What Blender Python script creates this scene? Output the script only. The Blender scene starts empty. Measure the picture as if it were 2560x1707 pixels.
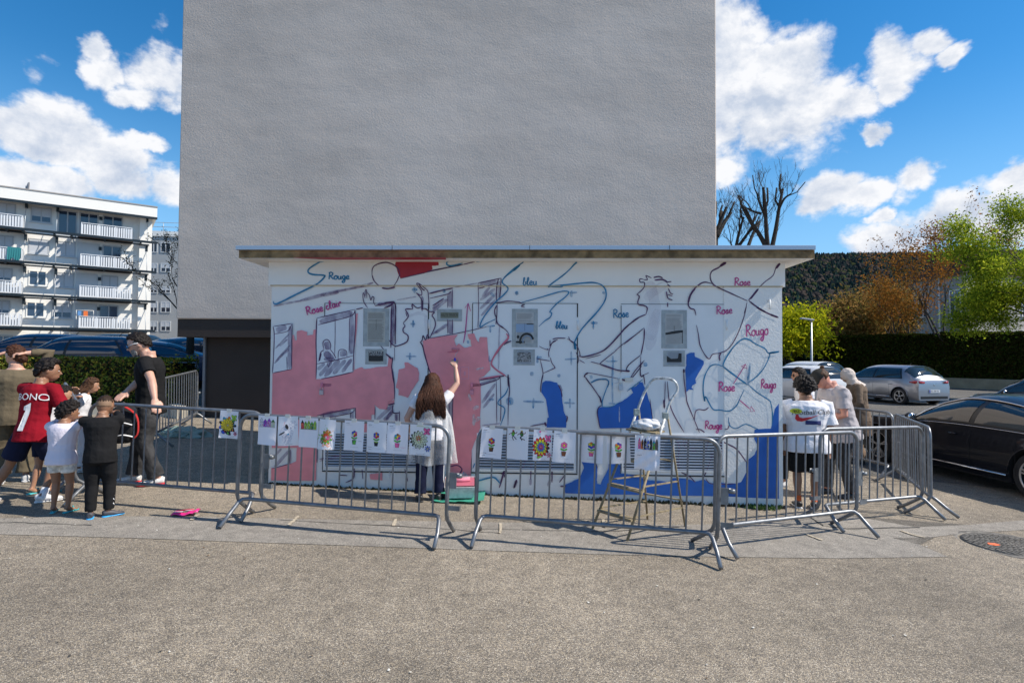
import bpy, bmesh, math, random
import numpy as np
from mathutils import Vector, Matrix, Euler, noise
from mathutils.bvhtree import BVHTree
R = math.radians
random.seed(7)
SC = bpy.context.scene
# ------------------------------------------------------------------ camera
PITCH, ROLL, CAMZ, FPX = R(1.47), 0.0065, 1.8, 1422.2
_r = Vector((1, 0, 0)); _f = Vector((0, math.cos(PITCH), math.sin(PITCH))); _u = Vector((0, -math.sin(PITCH), math.cos(PITCH)))
_r2 = _r * math.cos(ROLL) + _u * math.sin(ROLL); _u2 = _u * math.cos(ROLL) - _r * math.sin(ROLL)
camd = bpy.data.cameras.new('camera'); cam = bpy.data.objects.new('camera', camd)
SC.collection.objects.link(cam); SC.camera = cam
camd.lens = 20.0; camd.sensor_width = 36.0; camd.clip_start = 0.05; camd.clip_end = 6000
M = Matrix((( _r2.x, _u2.x, -_f.x, 0), (_r2.y, _u2.y, -_f.y, 0), (_r2.z, _u2.z, -_f.z, CAMZ), (0, 0, 0, 1)))
cam.matrix_world = M
# ------------------------------------------------------------------ light
SUN = Vector((1.0, -0.125, 1.02)).normalized()       # direction towards the sun
sd = bpy.data.lights.new('sun', 'SUN'); sd.energy = 4.9; sd.angle = R(0.53); sd.color = (1.0, 0.925, 0.82)
sun = bpy.data.objects.new('sun', sd); SC.collection.objects.link(sun)
sun.rotation_euler = (-SUN).to_track_quat('-Z', 'Y').to_euler(); sun.location = (20, -5, 30)
SC.view_settings.view_transform = 'Standard'; SC.view_settings.look = 'None'
SC.view_settings.exposure = 0.38; SC.view_settings.gamma = 1.0; SC.view_settings.use_curve_mapping = False
SC.render.engine = 'CYCLES'
SC.cycles.max_bounces = 8; SC.cycles.transparent_max_bounces = 12
# ------------------------------------------------------------------ sky
def make_world():
    w = bpy.data.worlds.new('World'); SC.world = w; w.use_nodes = True
    nt = w.node_tree; N = nt.nodes; L = nt.links; N.clear()
    out = N.new('ShaderNodeOutputWorld'); bg = N.new('ShaderNodeBackground'); bg.inputs[1].default_value = 0.078
    L.new(bg.outputs[0], out.inputs[0])
    sky = N.new('ShaderNodeTexSky'); sky.sky_type = 'NISHITA'; sky.sun_disc = False
    sky.sun_elevation = math.asin(SUN.z); sky.sun_rotation = math.atan2(SUN.x, SUN.y)
    sky.altitude = 400; sky.air_density = 1.15; sky.dust_density = 0.1; sky.ozone_density = 3.0
    def m(op, a, b=None, c=None, clamp=False):
        n = N.new('ShaderNodeMath'); n.operation = op; n.use_clamp = clamp
        for i, v in enumerate((a, b, c)):
            if v is None: continue
            if isinstance(v, (int, float)): n.inputs[i].default_value = v
            else: L.new(v, n.inputs[i])
        return n.outputs[0]
    def ss(x, lo, hi):
        n = N.new('ShaderNodeMapRange'); n.interpolation_type = 'SMOOTHSTEP'
        n.inputs[1].default_value = lo; n.inputs[2].default_value = hi; L.new(x, n.inputs[0]); return n.outputs[0]
    tc = N.new('ShaderNodeTexCoord'); sp = N.new('ShaderNodeSeparateXYZ'); L.new(tc.outputs['Generated'], sp.inputs[0])
    X, Y, Z = sp.outputs
    az = m('ARCTAN2', X, Y); el = m('ARCSINE', Z)
    # noise in a space stretched like a flat-based cumulus layer
    def fbm(dz, scale, det=9, rough=0.56):
        mp = N.new('ShaderNodeCombineXYZ'); L.new(m('ADD', az, 0.0), mp.inputs[0]); L.new(m('ADD', el, dz), mp.inputs[1]); mp.inputs[2].default_value = 3.7
        sc = N.new('ShaderNodeVectorMath'); sc.operation = 'MULTIPLY'; sc.inputs[1].default_value = (1, 1.25, 1); L.new(mp.outputs[0], sc.inputs[0])
        n = N.new('ShaderNodeTexNoise'); n.inputs['Scale'].default_value = scale; n.inputs['Detail'].default_value = det
        n.inputs['Roughness'].default_value = rough; n.inputs['Distortion'].default_value = 0.15; L.new(sc.outputs[0], n.inputs['Vector']); return n.outputs[0]
    n1 = fbm(0.0, 8.0, 12, 0.62); n2 = fbm(0.03, 8.0, 12, 0.62); big = fbm(0.0, 2.6, 4, 0.5)
    # cumulus seen in the photograph: (azimuth, elevation, half width, half height) in degrees
    blobs = []
    def px(u, v, a, b, wt=1.0):
        d = _r2 * ((u - 1280) / FPX) + _u2 * ((853.5 - v) / FPX) + _f
        d.normalize(); s = 1.0 / FPX * math.sqrt(1.0 / (1 + ((u - 1280) / FPX) ** 2 + ((853.5 - v) / FPX) ** 2))
        blobs.append((math.atan2(d.x, d.y), math.asin(d.z), a * s, b * s * 1.15, wt))
    for t in [(1800, 130, 230, 190), (1790, 300, 200, 190), (1960, 190, 150, 130), (1990, 260, 190, 120), (2120, 250, 110, 70), (1900, 320, 190, 80), (1800, 420, 90, 60),
              (2230, 150, 130, 100), (2330, 95, 90, 50), (2370, 140, 70, 35), (2215, 215, 80, 55), (2160, 330, 60, 28), (2060, 480, 95, 55), (2150, 475, 90, 42), (2260, 440, 80, 55),
              (2230, 525, 45, 22), (2260, 590, 110, 55), (2380, 560, 160, 75), (2520, 545, 150, 85), (2550, 470, 80, 60), (1830, 30, 60, 40),
              (430, 190, 140, 95), (290, 170, 90, 70), (260, 110, 70, 40), (400, 250, 130, 45), (90, 300, 120, 75), (20, 300, 90, 80), (200, 330, 100, 80), (100, 360, 200, 50),
              (280, 400, 150, 60), (60, 440, 180, 60), (370, 362, 75, 28), (300, 450, 160, 55), (430, 470, 90, 70), (430, 60, 60, 50, .62), (80, 165, 60, 50, .55), (140, 140, 70, 35, .55)]:
        px(*t)
    wn1 = fbm(4.0, 5.0, 6, 0.6); wn2 = fbm(9.0, 5.0, 6, 0.6)
    azw = m('ADD', az, m('MULTIPLY', m('SUBTRACT', wn1, 0.5), 0.16)); elw = m('ADD', el, m('MULTIPLY', m('SUBTRACT', wn2, 0.5), 0.12))
    acc = None
    for (a0, e0, ra, rb, wt) in blobs:
        da = m('MULTIPLY', m('SUBTRACT', azw, a0), 1.0 / ra); de = m('MULTIPLY', m('SUBTRACT', elw, e0), 1.0 / rb)
        q = m('ADD', m('MULTIPLY', da, da), m('MULTIPLY', de, de))
        g = m('MULTIPLY', m('EXPONENT', m('MULTIPLY', q, -1.25)), wt)
        acc = g if acc is None else m('MAXIMUM', acc, g)
    # away from the frame the same broken cumulus carries on from plain noise
    away = ss(m('ABSOLUTE', az), 0.78, 1.0); away = m('MAXIMUM', away, ss(el, 0.62, 0.8))
    gen = m('MULTIPLY', ss(big, 0.48, 0.7), 0.8)
    mix = m('ADD', m('MULTIPLY', acc, m('SUBTRACT', 1.0, away)), m('MULTIPLY', gen, away))
    dens = m('ADD', mix, m('MULTIPLY', m('SUBTRACT', n1, 0.5), 1.5))
    dens2 = m('ADD', mix, m('MULTIPLY', m('SUBTRACT', n2, 0.5), 1.15))
    dens = m('MULTIPLY', dens, ss(el, -0.03, 0.02))
    cov = ss(dens, 0.42, 0.78)
    relief = m('ADD', m('MULTIPLY', m('SUBTRACT', n1, n2), 3.2), 0.60)
    core = m('SUBTRACT', relief, m('MULTIPLY', ss(dens, 0.6, 1.3), 0.25), None, True)
    colr = N.new('ShaderNodeValToRGB'); e = colr.color_ramp.elements
    e[0].position = 0.05; e[0].color = (0.52, 0.60, 0.74, 1); e[1].position = 0.75; e[1].color = (0.93, 0.94, 0.97, 1)
    L.new(core, colr.inputs[0])
    cs = N.new('ShaderNodeVectorMath'); cs.operation = 'SCALE'; cs.inputs['Scale'].default_value = 10.2; L.new(colr.outputs[0], cs.inputs[0])
    hs = N.new('ShaderNodeHueSaturation'); hs.inputs['Saturation'].default_value = 1.38; hs.inputs['Value'].default_value = 1.0; L.new(sky.outputs[0], hs.inputs['Color'])
    tint = N.new('ShaderNodeMix'); tint.data_type = 'RGBA'; tint.blend_type = 'MULTIPLY'; tint.inputs[0].default_value = 1.0
    L.new(hs.outputs[0], tint.inputs[6]); tint.inputs[7].default_value = SKYTINT
    mx = N.new('ShaderNodeMix'); mx.data_type = 'RGBA'
    low = N.new('ShaderNodeMix'); low.data_type = 'RGBA'; L.new(m('SUBTRACT', 1.0, ss(el, -0.05, 0.42)), low.inputs[0]); L.new(tint.outputs[2], low.inputs[6]); low.inputs[7].default_value = (3.1, 6.3, 10.4, 1)
    L.new(cov, mx.inputs[0]); L.new(low.outputs[2], mx.inputs[6]); L.new(cs.outputs[0], mx.inputs[7])
    L.new(mx.outputs[2], bg.inputs[0])
SKYTINT = (1.42, 1.50, 1.48, 1)
make_world()
# ------------------------------------------------------------------ point helpers (photo pixels -> real places)
def ray(u, v):
    return (_r2 * ((u - 1280) / FPX) + _u2 * ((853.5 - v) / FPX) + _f)
def sstep(a, b, x):
    t = max(0.0, min(1.0, (x - a) / (b - a))); return t * t * (3 - 2 * t)
def gz(x, y):
    xr = min(x, 8.0)
    right = -0.03 * (xr - 1) * (1 - sstep(10, 18, y)) if x > 1 else -0.03 * (max(x, -16) - 1)
    extra = 0.028 * (min(max(y, 6.6), 25) - 6.6) * max(0.0, min(1.3, (0.3 - x) / 4.5))
    if y < 3 and x < 1: extra += 0
    return right + extra
def at(u, v, Y):
    d = ray(u, v); k = Y / d.y; return Vector((d.x * k, Y, CAMZ + d.z * k))
def ground(u, v, off=0.0):
    d = ray(u, v); y = 6.0
    for _ in range(60):
        x = d.x / d.y * y; z = gz(x, y) + off
        yn = (z - CAMZ) / d.z * d.y if d.z < -1e-5 else 400
        y = 0.5 * y + 0.5 * max(0.5, min(yn, 400))
    return Vector((d.x / d.y * y, y, gz(d.x / d.y * y, y)))
# ------------------------------------------------------------------ materials
MATS = {}
def mat(name, col, rough=0.6, metal=0.0, var=0.0, vscale=8.0, bump=0.0, bscale=60.0, bdist=0.01, coat=0.0, spec=None, coord='Object', det=4, trans=0.0, sss=0.0, var2=None, alpha=None):
    if name in MATS: return MATS[name]
    m = bpy.data.materials.new(name); m.use_nodes = True; nt = m.node_tree; N = nt.nodes; L = nt.links
    b = N['Principled BSDF']; b.inputs['Base Color'].default_value = (*col, 1); b.inputs['Roughness'].default_value = rough
    b.inputs['Metallic'].default_value = metal
    if coat: b.inputs['Coat Weight'].default_value = coat; b.inputs['Coat Roughness'].default_value = 0.04
    if spec is not None: b.inputs['Specular IOR Level'].default_value = spec
    if trans: b.inputs['Transmission Weight'].default_value = trans
    if alpha is not None: b.inputs['Alpha'].default_value = alpha
    if sss: b.inputs['Subsurface Weight'].default_value = sss; b.inputs['Subsurface Radius'].default_value = (0.02, 0.008, 0.004)
    if var or bump:
        tc = N.new('ShaderNodeTexCoord')
        if var:
            n = N.new('ShaderNodeTexNoise'); n.inputs['Scale'].default_value = vscale; n.inputs['Detail'].default_value = 6; L.new(tc.outputs[coord], n.inputs['Vector'])
            r = N.new('ShaderNodeValToRGB'); e = r.color_ramp.elements
            e[0].position = 0.3; e[1].position = 0.7
            e[0].color = (*[max(0, c * (1 - var)) for c in col], 1); e[1].color = (*[min(1, c * (1 + var)) for c in (var2 or col)], 1)
            L.new(n.outputs[0], r.inputs[0]); L.new(r.outputs[0], b.inputs['Base Color'])
        if bump:
            n = N.new('ShaderNodeTexNoise'); n.inputs['Scale'].default_value = bscale; n.inputs['Detail'].default_value = det; L.new(tc.outputs[coord], n.inputs['Vector'])
            bp = N.new('ShaderNodeBump'); bp.inputs['Strength'].default_value = bump; bp.inputs['Distance'].default_value = bdist
            L.new(n.outputs[0], bp.inputs['Height']); L.new(bp.outputs[0], b.inputs['Normal'])
    MATS[name] = m; return m
def smudge(name, col, op=0.5, sc=14):
    if name in MATS: return MATS[name]
    m = mat(name, col, 0.8); nt = m.node_tree; N = nt.nodes; L = nt.links; b = N['Principled BSDF']
    tc = N.new('ShaderNodeTexCoord'); n = N.new('ShaderNodeTexNoise'); n.inputs['Scale'].default_value = sc; n.inputs['Detail'].default_value = 5
    mp = N.new('ShaderNodeMapping'); mp.inputs['Scale'].default_value = (1, 1, 0.5); L.new(tc.outputs['Object'], mp.inputs[0]); L.new(mp.outputs[0], n.inputs['Vector'])
    r = N.new('ShaderNodeMapRange'); r.inputs[1].default_value = 0.35; r.inputs[2].default_value = 0.65; r.inputs[3].default_value = op * 0.45; r.inputs[4].default_value = op
    L.new(n.outputs[0], r.inputs[0]); L.new(r.outputs[0], b.inputs['Alpha']); return m
# ------------------------------------------------------------------ objects
def link(o, parent=None):
    SC.collection.objects.link(o)
    if parent is not None: o.parent = parent
    return o
def tag(o, label=None, cat=None, group=None, kind=None):
    if label: o['label'] = label
    if cat: o['category'] = cat
    if group: o['group'] = group
    if kind: o['kind'] = kind
    return o
def empty(name, loc, rz=0.0, label=None, cat=None, group=None):
    o = bpy.data.objects.new(name, None); o.location = loc; o.rotation_euler = (0, 0, rz); o.empty_display_size = 0.2
    link(o); tag(o, label, cat, group); return o
class MB:
    """collects verts and faces, one mesh object at the end"""
    def __init__(s): s.v = []; s.f = []; s.mi = []; s.sm = []
    def add(s, vs, fs, mi=0, sm=False):
        k = len(s.v); s.v.extend([tuple(p) for p in vs])
        for f in fs: s.f.append([i + k for i in f]); s.mi.append(mi); s.sm.append(sm)
    def box(s, x0, x1, y0, y1, z0, z1, mi=0):
        s.add([(x0, y0, z0), (x1, y0, z0), (x1, y1, z0), (x0, y1, z0), (x0, y0, z1), (x1, y0, z1), (x1, y1, z1), (x0, y1, z1)],
              [(0, 3, 2, 1), (4, 5, 6, 7), (0, 1, 5, 4), (1, 2, 6, 5), (2, 3, 7, 6), (3, 0, 4, 7)], mi)
    def beam(s, a, b, w, h, mi=0, up=(0, 0, 1)):
        a = Vector(a); b = Vector(b); d = (b - a).normalized(); up = Vector(up)
        sx = d.cross(up)
        if sx.length < 1e-4: sx = Vector((1, 0, 0))
        sx.normalize(); uy = sx.cross(d)
        c = [sx * i * w / 2 + uy * j * h / 2 for i, j in ((-1, -1), (1, -1), (1, 1), (-1, 1))]
        s.add([a + q for q in c] + [b + q for q in c], [(3, 2, 1, 0), (4, 5, 6, 7), (0, 1, 5, 4), (1, 2, 6, 5), (2, 3, 7, 6), (3, 0, 4, 7)], mi)
    def tube(s, pts, rad, seg=8, mi=0, cap=True, sm=True, ell=None, hint=None):
        pts = [Vector(p) for p in pts]; n = len(pts)
        rad = [rad] * n if isinstance(rad, (int, float)) else rad
        vs = []; fs = []
        ref = Vector(hint) if hint is not None else None
        for i, p in enumerate(pts):
            t = (pts[min(i + 1, n - 1)] - pts[max(i - 1, 0)])
            t = t.normalized() if t.length > 1e-9 else Vector((0, 0, 1))
            if ref is None: ref = Vector((1, 0, 0)) if abs(t.x) < 0.8 else Vector((0, 1, 0))
            a = ref - t * ref.dot(t)
            if a.length < 1e-5: a = t.orthogonal()
            a.normalize(); b = t.cross(a); ref = a
            r = rad[i]; rx, ry = (r, r) if not isinstance(r, (tuple, list)) else r
            for k in range(seg):
                th = 2 * math.pi * k / seg; vs.append(p + a * (rx * math.cos(th)) + b * (ry * math.sin(th)))
        for i in range(n - 1):
            for k in range(seg):
                fs.append((i * seg + k, i * seg + (k + 1) % seg, (i + 1) * seg + (k + 1) % seg, (i + 1) * seg + k))
        s.add(vs, fs, mi, sm)
        if cap:
            k0 = len(s.v) - n * seg
            s.f.append([k0 + i for i in range(seg)][::-1]); s.mi.append(mi); s.sm.append(False)
            s.f.append([k0 + (n - 1) * seg + i for i in range(seg)]); s.mi.append(mi); s.sm.append(False)
    def ball(s, c, r, mi=0, seg=12, rings=8, rot=None):
        c = Vector(c); r = (r, r, r) if isinstance(r, (int, float)) else r
        vs = []
        for i in range(rings + 1):
            ph = math.pi * i / rings
            for k in range(seg):
                th = 2 * math.pi * k / seg
                p = Vector((r[0] * math.sin(ph) * math.cos(th), r[1] * math.sin(ph) * math.sin(th), r[2] * math.cos(ph)))
                vs.append(c + (rot @ p if rot is not None else p))
        fs = [(i * seg + k, (i + 1) * seg + k, (i + 1) * seg + (k + 1) % seg, i * seg + (k + 1) % seg) for i in range(rings) for k in range(seg)]
        s.add(vs, fs, mi, True)
    def lathe(s, prof, c, axis='z', seg=20, mi=0, sm=True):
        c = Vector(c); vs = []
        for (r, h) in prof:
            for k in range(seg):
                th = 2 * math.pi * k / seg; a, b = r * math.cos(th), r * math.sin(th)
                vs.append(c + (Vector((a, b, h)) if axis == 'z' else Vector((h, a, b)) if axis == 'x' else Vector((a, h, b))))
        fs = [(i * seg + k, i * seg + (k + 1) % seg, (i + 1) * seg + (k + 1) % seg, (i + 1) * seg + k) for i in range(len(prof) - 1) for k in range(seg)]
        s.add(vs, fs, mi, sm)
    def mesh(s, name, mats, weld=False):
        me = bpy.data.meshes.new(name); me.from_pydata([tuple(p) for p in s.v], [], s.f)
        for m in (mats if isinstance(mats, (list, tuple)) else [mats]): me.materials.append(m)
        me.polygons.foreach_set('material_index', s.mi); me.polygons.foreach_set('use_smooth', s.sm)
        me.validate(); me.update()
        if weld:
            bm = bmesh.new(); bm.from_mesh(me); bmesh.ops.remove_doubles(bm, verts=bm.verts, dist=weld); bmesh.ops.recalc_face_normals(bm, faces=bm.faces); bm.to_mesh(me); bm.free()
        return me
    def build(s, name, mats, parent=None, weld=False, **kw):
        o = bpy.data.objects.new(name, s.mesh(name, mats, weld)); link(o, parent); tag(o, **kw) if kw else None; return o
TMP = bpy.data.scenes.new('workbench')
def tmpdg():
    with bpy.context.temp_override(scene=TMP, view_layer=TMP.view_layers[0]):
        dg = bpy.context.evaluated_depsgraph_get(); dg.update(); return dg
def apply_mods(o):
    cols = list(o.users_collection); par = o.parent; o.parent = None
    for c in cols: c.objects.unlink(o)
    TMP.collection.objects.link(o); dep = [md.object for md in o.modifiers if md.type == 'BOOLEAN']
    for q in dep:
        for c in list(q.users_collection): c.objects.unlink(q)
        TMP.collection.objects.link(q)
    dg = tmpdg()
    ev = o.evaluated_get(dg); me = bpy.data.meshes.new_from_object(ev)
    o.modifiers.clear(); old = o.data; o.data = me; bpy.data.meshes.remove(old)
    TMP.collection.objects.unlink(o)
    for c in cols: c.objects.link(o)
    o.parent = par; return o
def bevel(o, w=0.01, seg=2, ang=40):
    md = o.modifiers.new('bevel', 'BEVEL'); md.width = w; md.segments = seg; md.limit_method = 'ANGLE'; md.angle_limit = R(ang); return o
def fuse(o, vox, smooth=2, fac=0.5):
    md = o.modifiers.new('r', 'REMESH'); md.mode = 'VOXEL'; md.voxel_size = vox; md.use_smooth_shade = True
    if smooth: sm = o.modifiers.new('s', 'SMOOTH'); sm.iterations = smooth; sm.factor = fac
    return apply_mods(o)
def spline(pts, n=6, closed=False):
    P = [Vector(p) for p in pts]
    if len(P) < 3: return P
    out = []
    m = len(P)
    for i in range(m if closed else m - 1):
        p0 = P[i - 1] if (i > 0 or closed) else P[0]; p1 = P[i]; p2 = P[(i + 1) % m]; p3 = P[(i + 2) % m] if (i + 2 < m or closed) else P[-1]
        for k in range(n):
            t = k / n; out.append(0.5 * ((2 * p1) + (-p0 + p2) * t + (2 * p0 - 5 * p1 + 4 * p2 - p3) * t * t + (-p0 + 3 * p1 - 3 * p2 + p3) * t ** 3))
    if not closed: out.append(P[-1])
    return out
# ================================================================== GROUND
def gravel_mat(name, sc, cols, fine=1.0, stain=0.25):
    m = mat(name, cols[1], 0.9); nt = m.node_tree; N = nt.nodes; L = nt.links; b = N['Principled BSDF']
    tc = N.new('ShaderNodeTexCoord'); v = N.new('ShaderNodeTexVoronoi'); v.inputs['Scale'].default_value = sc; L.new(tc.outputs['Object'], v.inputs['Vector'])
    sp = N.new('ShaderNodeSeparateColor'); L.new(v.outputs['Color'], sp.inputs[0])
    r = N.new('ShaderNodeValToRGB'); r.color_ramp.interpolation = 'LINEAR'; e = r.color_ramp.elements
    e[0].position = 0.0; e[0].color = (*cols[0], 1); e[1].position = 1.0; e[1].color = (*cols[4], 1)
    for p, c in ((0.3, cols[1]), (0.6, cols[2]), (0.85, cols[3])):
        q = e.new(p); q.color = (*c, 1)
    L.new(sp.outputs[0], r.inputs[0])
    # dark bitumen between the stones
    d = N.new('ShaderNodeMapRange'); d.inputs[1].default_value = 0.35; d.inputs[2].default_value = 0.75; d.inputs[3].default_value = 1.0; d.inputs[4].default_value = 0.45; L.new(v.outputs['Distance'], d.inputs[0])
    mu = N.new('ShaderNodeMix'); mu.data_type = 'RGBA'; mu.blend_type = 'MULTIPLY'; mu.inputs[0].default_value = 1; L.new(r.outputs[0], mu.inputs[6])
    n = N.new('ShaderNodeTexNoise'); n.inputs['Scale'].default_value = 0.35; n.inputs['Detail'].default_value = 7; n.inputs['Roughness'].default_value = 0.65; L.new(tc.outputs['Object'], n.inputs['Vector'])
    st = N.new('ShaderNodeMapRange'); st.inputs[1].default_value = 0.3; st.inputs[2].default_value = 0.7; st.inputs[3].default_value = 1 - stain; st.inputs[4].default_value = 1 + stain * 0.5; L.new(n.outputs[0], st.inputs[0])
    n2 = N.new('ShaderNodeTexNoise'); n2.inputs['Scale'].default_value = 9; n2.inputs['Detail'].default_value = 6; L.new(tc.outputs['Object'], n2.inputs['Vector'])
    st2 = N.new('ShaderNodeMapRange'); st2.inputs[1].default_value = 0.3; st2.inputs[2].default_value = 0.7; st2.inputs[3].default_value = 0.82; st2.inputs[4].default_value = 1.15; L.new(n2.outputs[0], st2.inputs[0])
    pr = N.new('ShaderNodeMath'); pr.operation = 'MULTIPLY'; L.new(st.outputs[0], pr.inputs[0]); L.new(d.outputs[0], pr.inputs[1])
    pr2 = N.new('ShaderNodeMath'); pr2.operation = 'MULTIPLY'; L.new(pr.outputs[0], pr2.inputs[0]); L.new(st2.outputs[0], pr2.inputs[1])
    L.new(pr2.outputs[0], mu.inputs[7]); L.new(mu.outputs[2], b.inputs['Base Color'])
    bp = N.new('ShaderNodeBump'); bp.inputs['Strength'].default_value = 0.75 * fine; bp.inputs['Distance'].default_value = 0.006; bp.invert = True
    L.new(v.outputs['Distance'], bp.inputs['Height']); L.new(bp.outputs[0], b.inputs['Normal'])
    return m
GRAVEL = gravel_mat('aggregate_asphalt', 150, [(0.15, 0.132, 0.110), (0.26, 0.223, 0.178), (0.365, 0.307, 0.235), (0.48, 0.39, 0.27), (0.66, 0.59, 0.48)], 1.0, .36)
SMOOTH = gravel_mat('worn_smooth_asphalt', 170, [(0.22, 0.20, 0.175), (0.285, 0.26, 0.225), (0.34, 0.308, 0.265), (0.39, 0.352, 0.30), (0.50, 0.455, 0.385)], 0.35, 0.2)
def gsheet(name, m, poly=None, off=0.0, step=0.5, kind='structure'):
    pass
def axis(lo, hi, fine_lo, fine_hi, fs, cs):
    v = [lo]
    while v[-1] < hi:
        x = v[-1]; d = 0 if fine_lo <= x <= fine_hi else min(abs(x - fine_lo), abs(x - fine_hi))
        v.append(x + fs + min(cs, d * 0.25))
    return v
gb = MB(); XS = axis(-900, 1200, -18, 18, 0.5, 120); YS = axis(-60, 1600, -4, 26, 0.5, 120)
gb.add([(x, y, gz(x, y)) for y in YS for x in XS], [(j * len(XS) + i, j * len(XS) + i + 1, (j + 1) * len(XS) + i + 1, (j + 1) * len(XS) + i) for j in range(len(YS) - 1) for i in range(len(XS) - 1)], 0, True)
gb.build('ground', GRAVEL, kind='structure', label='beige and grey exposed aggregate asphalt of the square')
def patch(name, pts, m, off, label=None):
    """flat patch following the ground, from photo points on the ground"""
    P = [Vector((p[0], p[1], 0)) for p in pts]
    bm = bmesh.new(); vs = [bm.verts.new(p) for p in P]; f = bm.faces.new(vs)
    bmesh.ops.triangulate(bm, faces=[f])
    for ax, lo, hi in ((0, -18, 20), (1, 0, 20)):
        k = lo
        while k < hi:
            co = Vector((k, 0, 0)) if ax == 0 else Vector((0, k, 0)); no = Vector((1, 0, 0)) if ax == 0 else Vector((0, 1, 0))
            bmesh.ops.bisect_plane(bm, geom=bm.verts[:] + bm.edges[:] + bm.faces[:], plane_co=co, plane_no=no); k += 0.5
    for v in bm.verts: v.co.z = gz(v.co.x, v.co.y) + off
    bmesh.ops.recalc_face_normals(bm, faces=bm.faces)
    for f in bm.faces:
        if f.normal.z < 0: f.normal_flip()
    me = bpy.data.meshes.new(name); bm.to_mesh(me); bm.free(); me.materials.append(m)
    o = bpy.data.objects.new(name, me); link(o); tag(o, label, kind='structure'); return o
def gp(u, v): p = ground(u, v); return (p.x, p.y)
def jag(pts, amp=0.03, n=6):
    out = []
    for i in range(len(pts)):
        a = Vector(pts[i]); b = Vector(pts[(i + 1) % len(pts)])
        for k in range(n):
            p = a.lerp(b, k / n); out.append((p.x + random.uniform(-amp, amp), p.y + random.uniform(-amp, amp)))
    return out
strip = [gp(-260, 1334), gp(0, 1336), gp(330, 1345), gp(700, 1358), gp(1100, 1372), gp(1500, 1386), gp(1780, 1392), gp(2100, 1396), gp(2370, 1392), gp(2300, 1362), gp(2230, 1345),
         gp(2340, 1342), gp(2400, 1334), gp(2560, 1325), gp(2760, 1312), gp(2760, 1290), gp(2560, 1300), gp(2420, 1312), gp(2290, 1318), gp(2200, 1302), gp(2130, 1290), gp(2010, 1278), gp(1950, 1284), gp(1990, 1300), gp(1900, 1308), gp(1700, 1312), gp(1400, 1308), gp(1000, 1302),
         gp(700, 1296), gp(500, 1292), gp(230, 1290), gp(0, 1296), gp(-260, 1296)]
patch('pavement_strip', strip, SMOOTH, 0.004, 'smoother pale grey asphalt strip running across in front of the shed')
GROOVE = mat('dark_joint', (0.04, 0.04, 0.038), 0.95)
CHALK = mat('old_line_paint', (0.42, 0.36, 0.27), 0.9, var=0.3, vscale=30)
def gline(name, px, w, m, off, wob=0.0, label=None):
    P = [Vector((*gp(*p), 0)) for p in px]; out = []
    for i in range(len(P) - 1):
        for k in range(8):
            q = P[i].lerp(P[i + 1], k / 8); out.append(q + Vector((random.uniform(-wob, wob), random.uniform(-wob, wob), 0)))
    out.append(P[-1]); b = MB(); vs = []
    for i, p in enumerate(out):
        t = (out[min(i + 1, len(out) - 1)] - out[max(i - 1, 0)]).normalized(); n = Vector((-t.y, t.x, 0)) * w / 2 * random.uniform(0.6, 1.2)
        for q in (p + n, p - n): vs.append((q.x, q.y, gz(q.x, q.y) + off))
    b.add(vs, [(2 * i, 2 * i + 1, 2 * i + 3, 2 * i + 2) for i in range(len(out) - 1)])
    return b.build(name, m, kind='structure', label=label)
gline('pavement_crack', [(1180, 1282 + 40), (1500, 1330), (1700, 1318)], 0.012, GROOVE, 0.009, 0.01)
gline('pavement_crack', [(2010, 1284), (2060, 1316), (2120, 1322), (2300, 1319)], 0.02, GROOVE, 0.009, 0.012, 'dark crack across the grey asphalt patch on the right')
gline('pavement_crack', [(700, 1300), (1100, 1322), (1250, 1334)], 0.012, GROOVE, 0.009, 0.01)
gline('pavement_crack', [(-60, 1328 - 22), (60, 1308), (230, 1314)], 0.012, GROOVE, 0.009, 0.01)
for pts in ([(745, 1292), (732, 1306), (716, 1318)], [(2252, 1328), (2280, 1338), (2312, 1345)], [(1508, 1300), (1512, 1320)], [(1252, 1310), (1250, 1335)], [(495, 1288), (478, 1302)], [(2018, 1338), (2055, 1352)], [(990, 1300), (984, 1316)]):
    gline('faded_line', pts, 0.035, CHALK, 0.013, 0.004, 'short faded beige paint line on the asphalt')
# low stained kerb of the hedge bed comes with the hedge
# manhole
mc = ground(2512, 1362); MH = empty('manhole_cover', (mc.x, mc.y, mc.z + 0.004), 0.2, 'round iron manhole cover with an orange paint dab set in the asphalt at right', 'manhole cover')
iron = mat('cast_iron', (0.15, 0.138, 0.12), 0.7, 0.3, var=0.4, vscale=20, bump=0.4, bscale=80)
b = MB(); b.lathe([(0.46, -0.01), (0.46, 0.004), (0.39, 0.007), (0.385, -0.004)], (0, 0, 0), seg=40); b.build('rim', iron, MH)
b = MB(); b.lathe([(0.37, -0.004), (0.37, 0.008), (0.0001, 0.008)], (0, 0, 0), seg=40); b.build('lid', iron, MH)
b = MB()
for i in range(-6, 7):
    h = math.sqrt(max(0, 0.34 ** 2 - (i * 0.052) ** 2))
    k = -h
    while k < h - 0.03:
        b.box(i * 0.052 - 0.018, i * 0.052 + 0.018, k, k + 0.04, 0.008, 0.014); k += 0.056
b.build('tread_pattern', iron, MH)
b = MB(); b.add([(0.06 * math.cos(t) * random.uniform(.6, 1.1) - 0.14, 0.05 * math.sin(t) * random.uniform(.6, 1.1), 0.016) for t in [i * 0.6 for i in range(10)]], [list(range(10))]); b.build('paint_dab', mat('orange_paint', (0.85, 0.16, 0.05), 0.6), MH)
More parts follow.
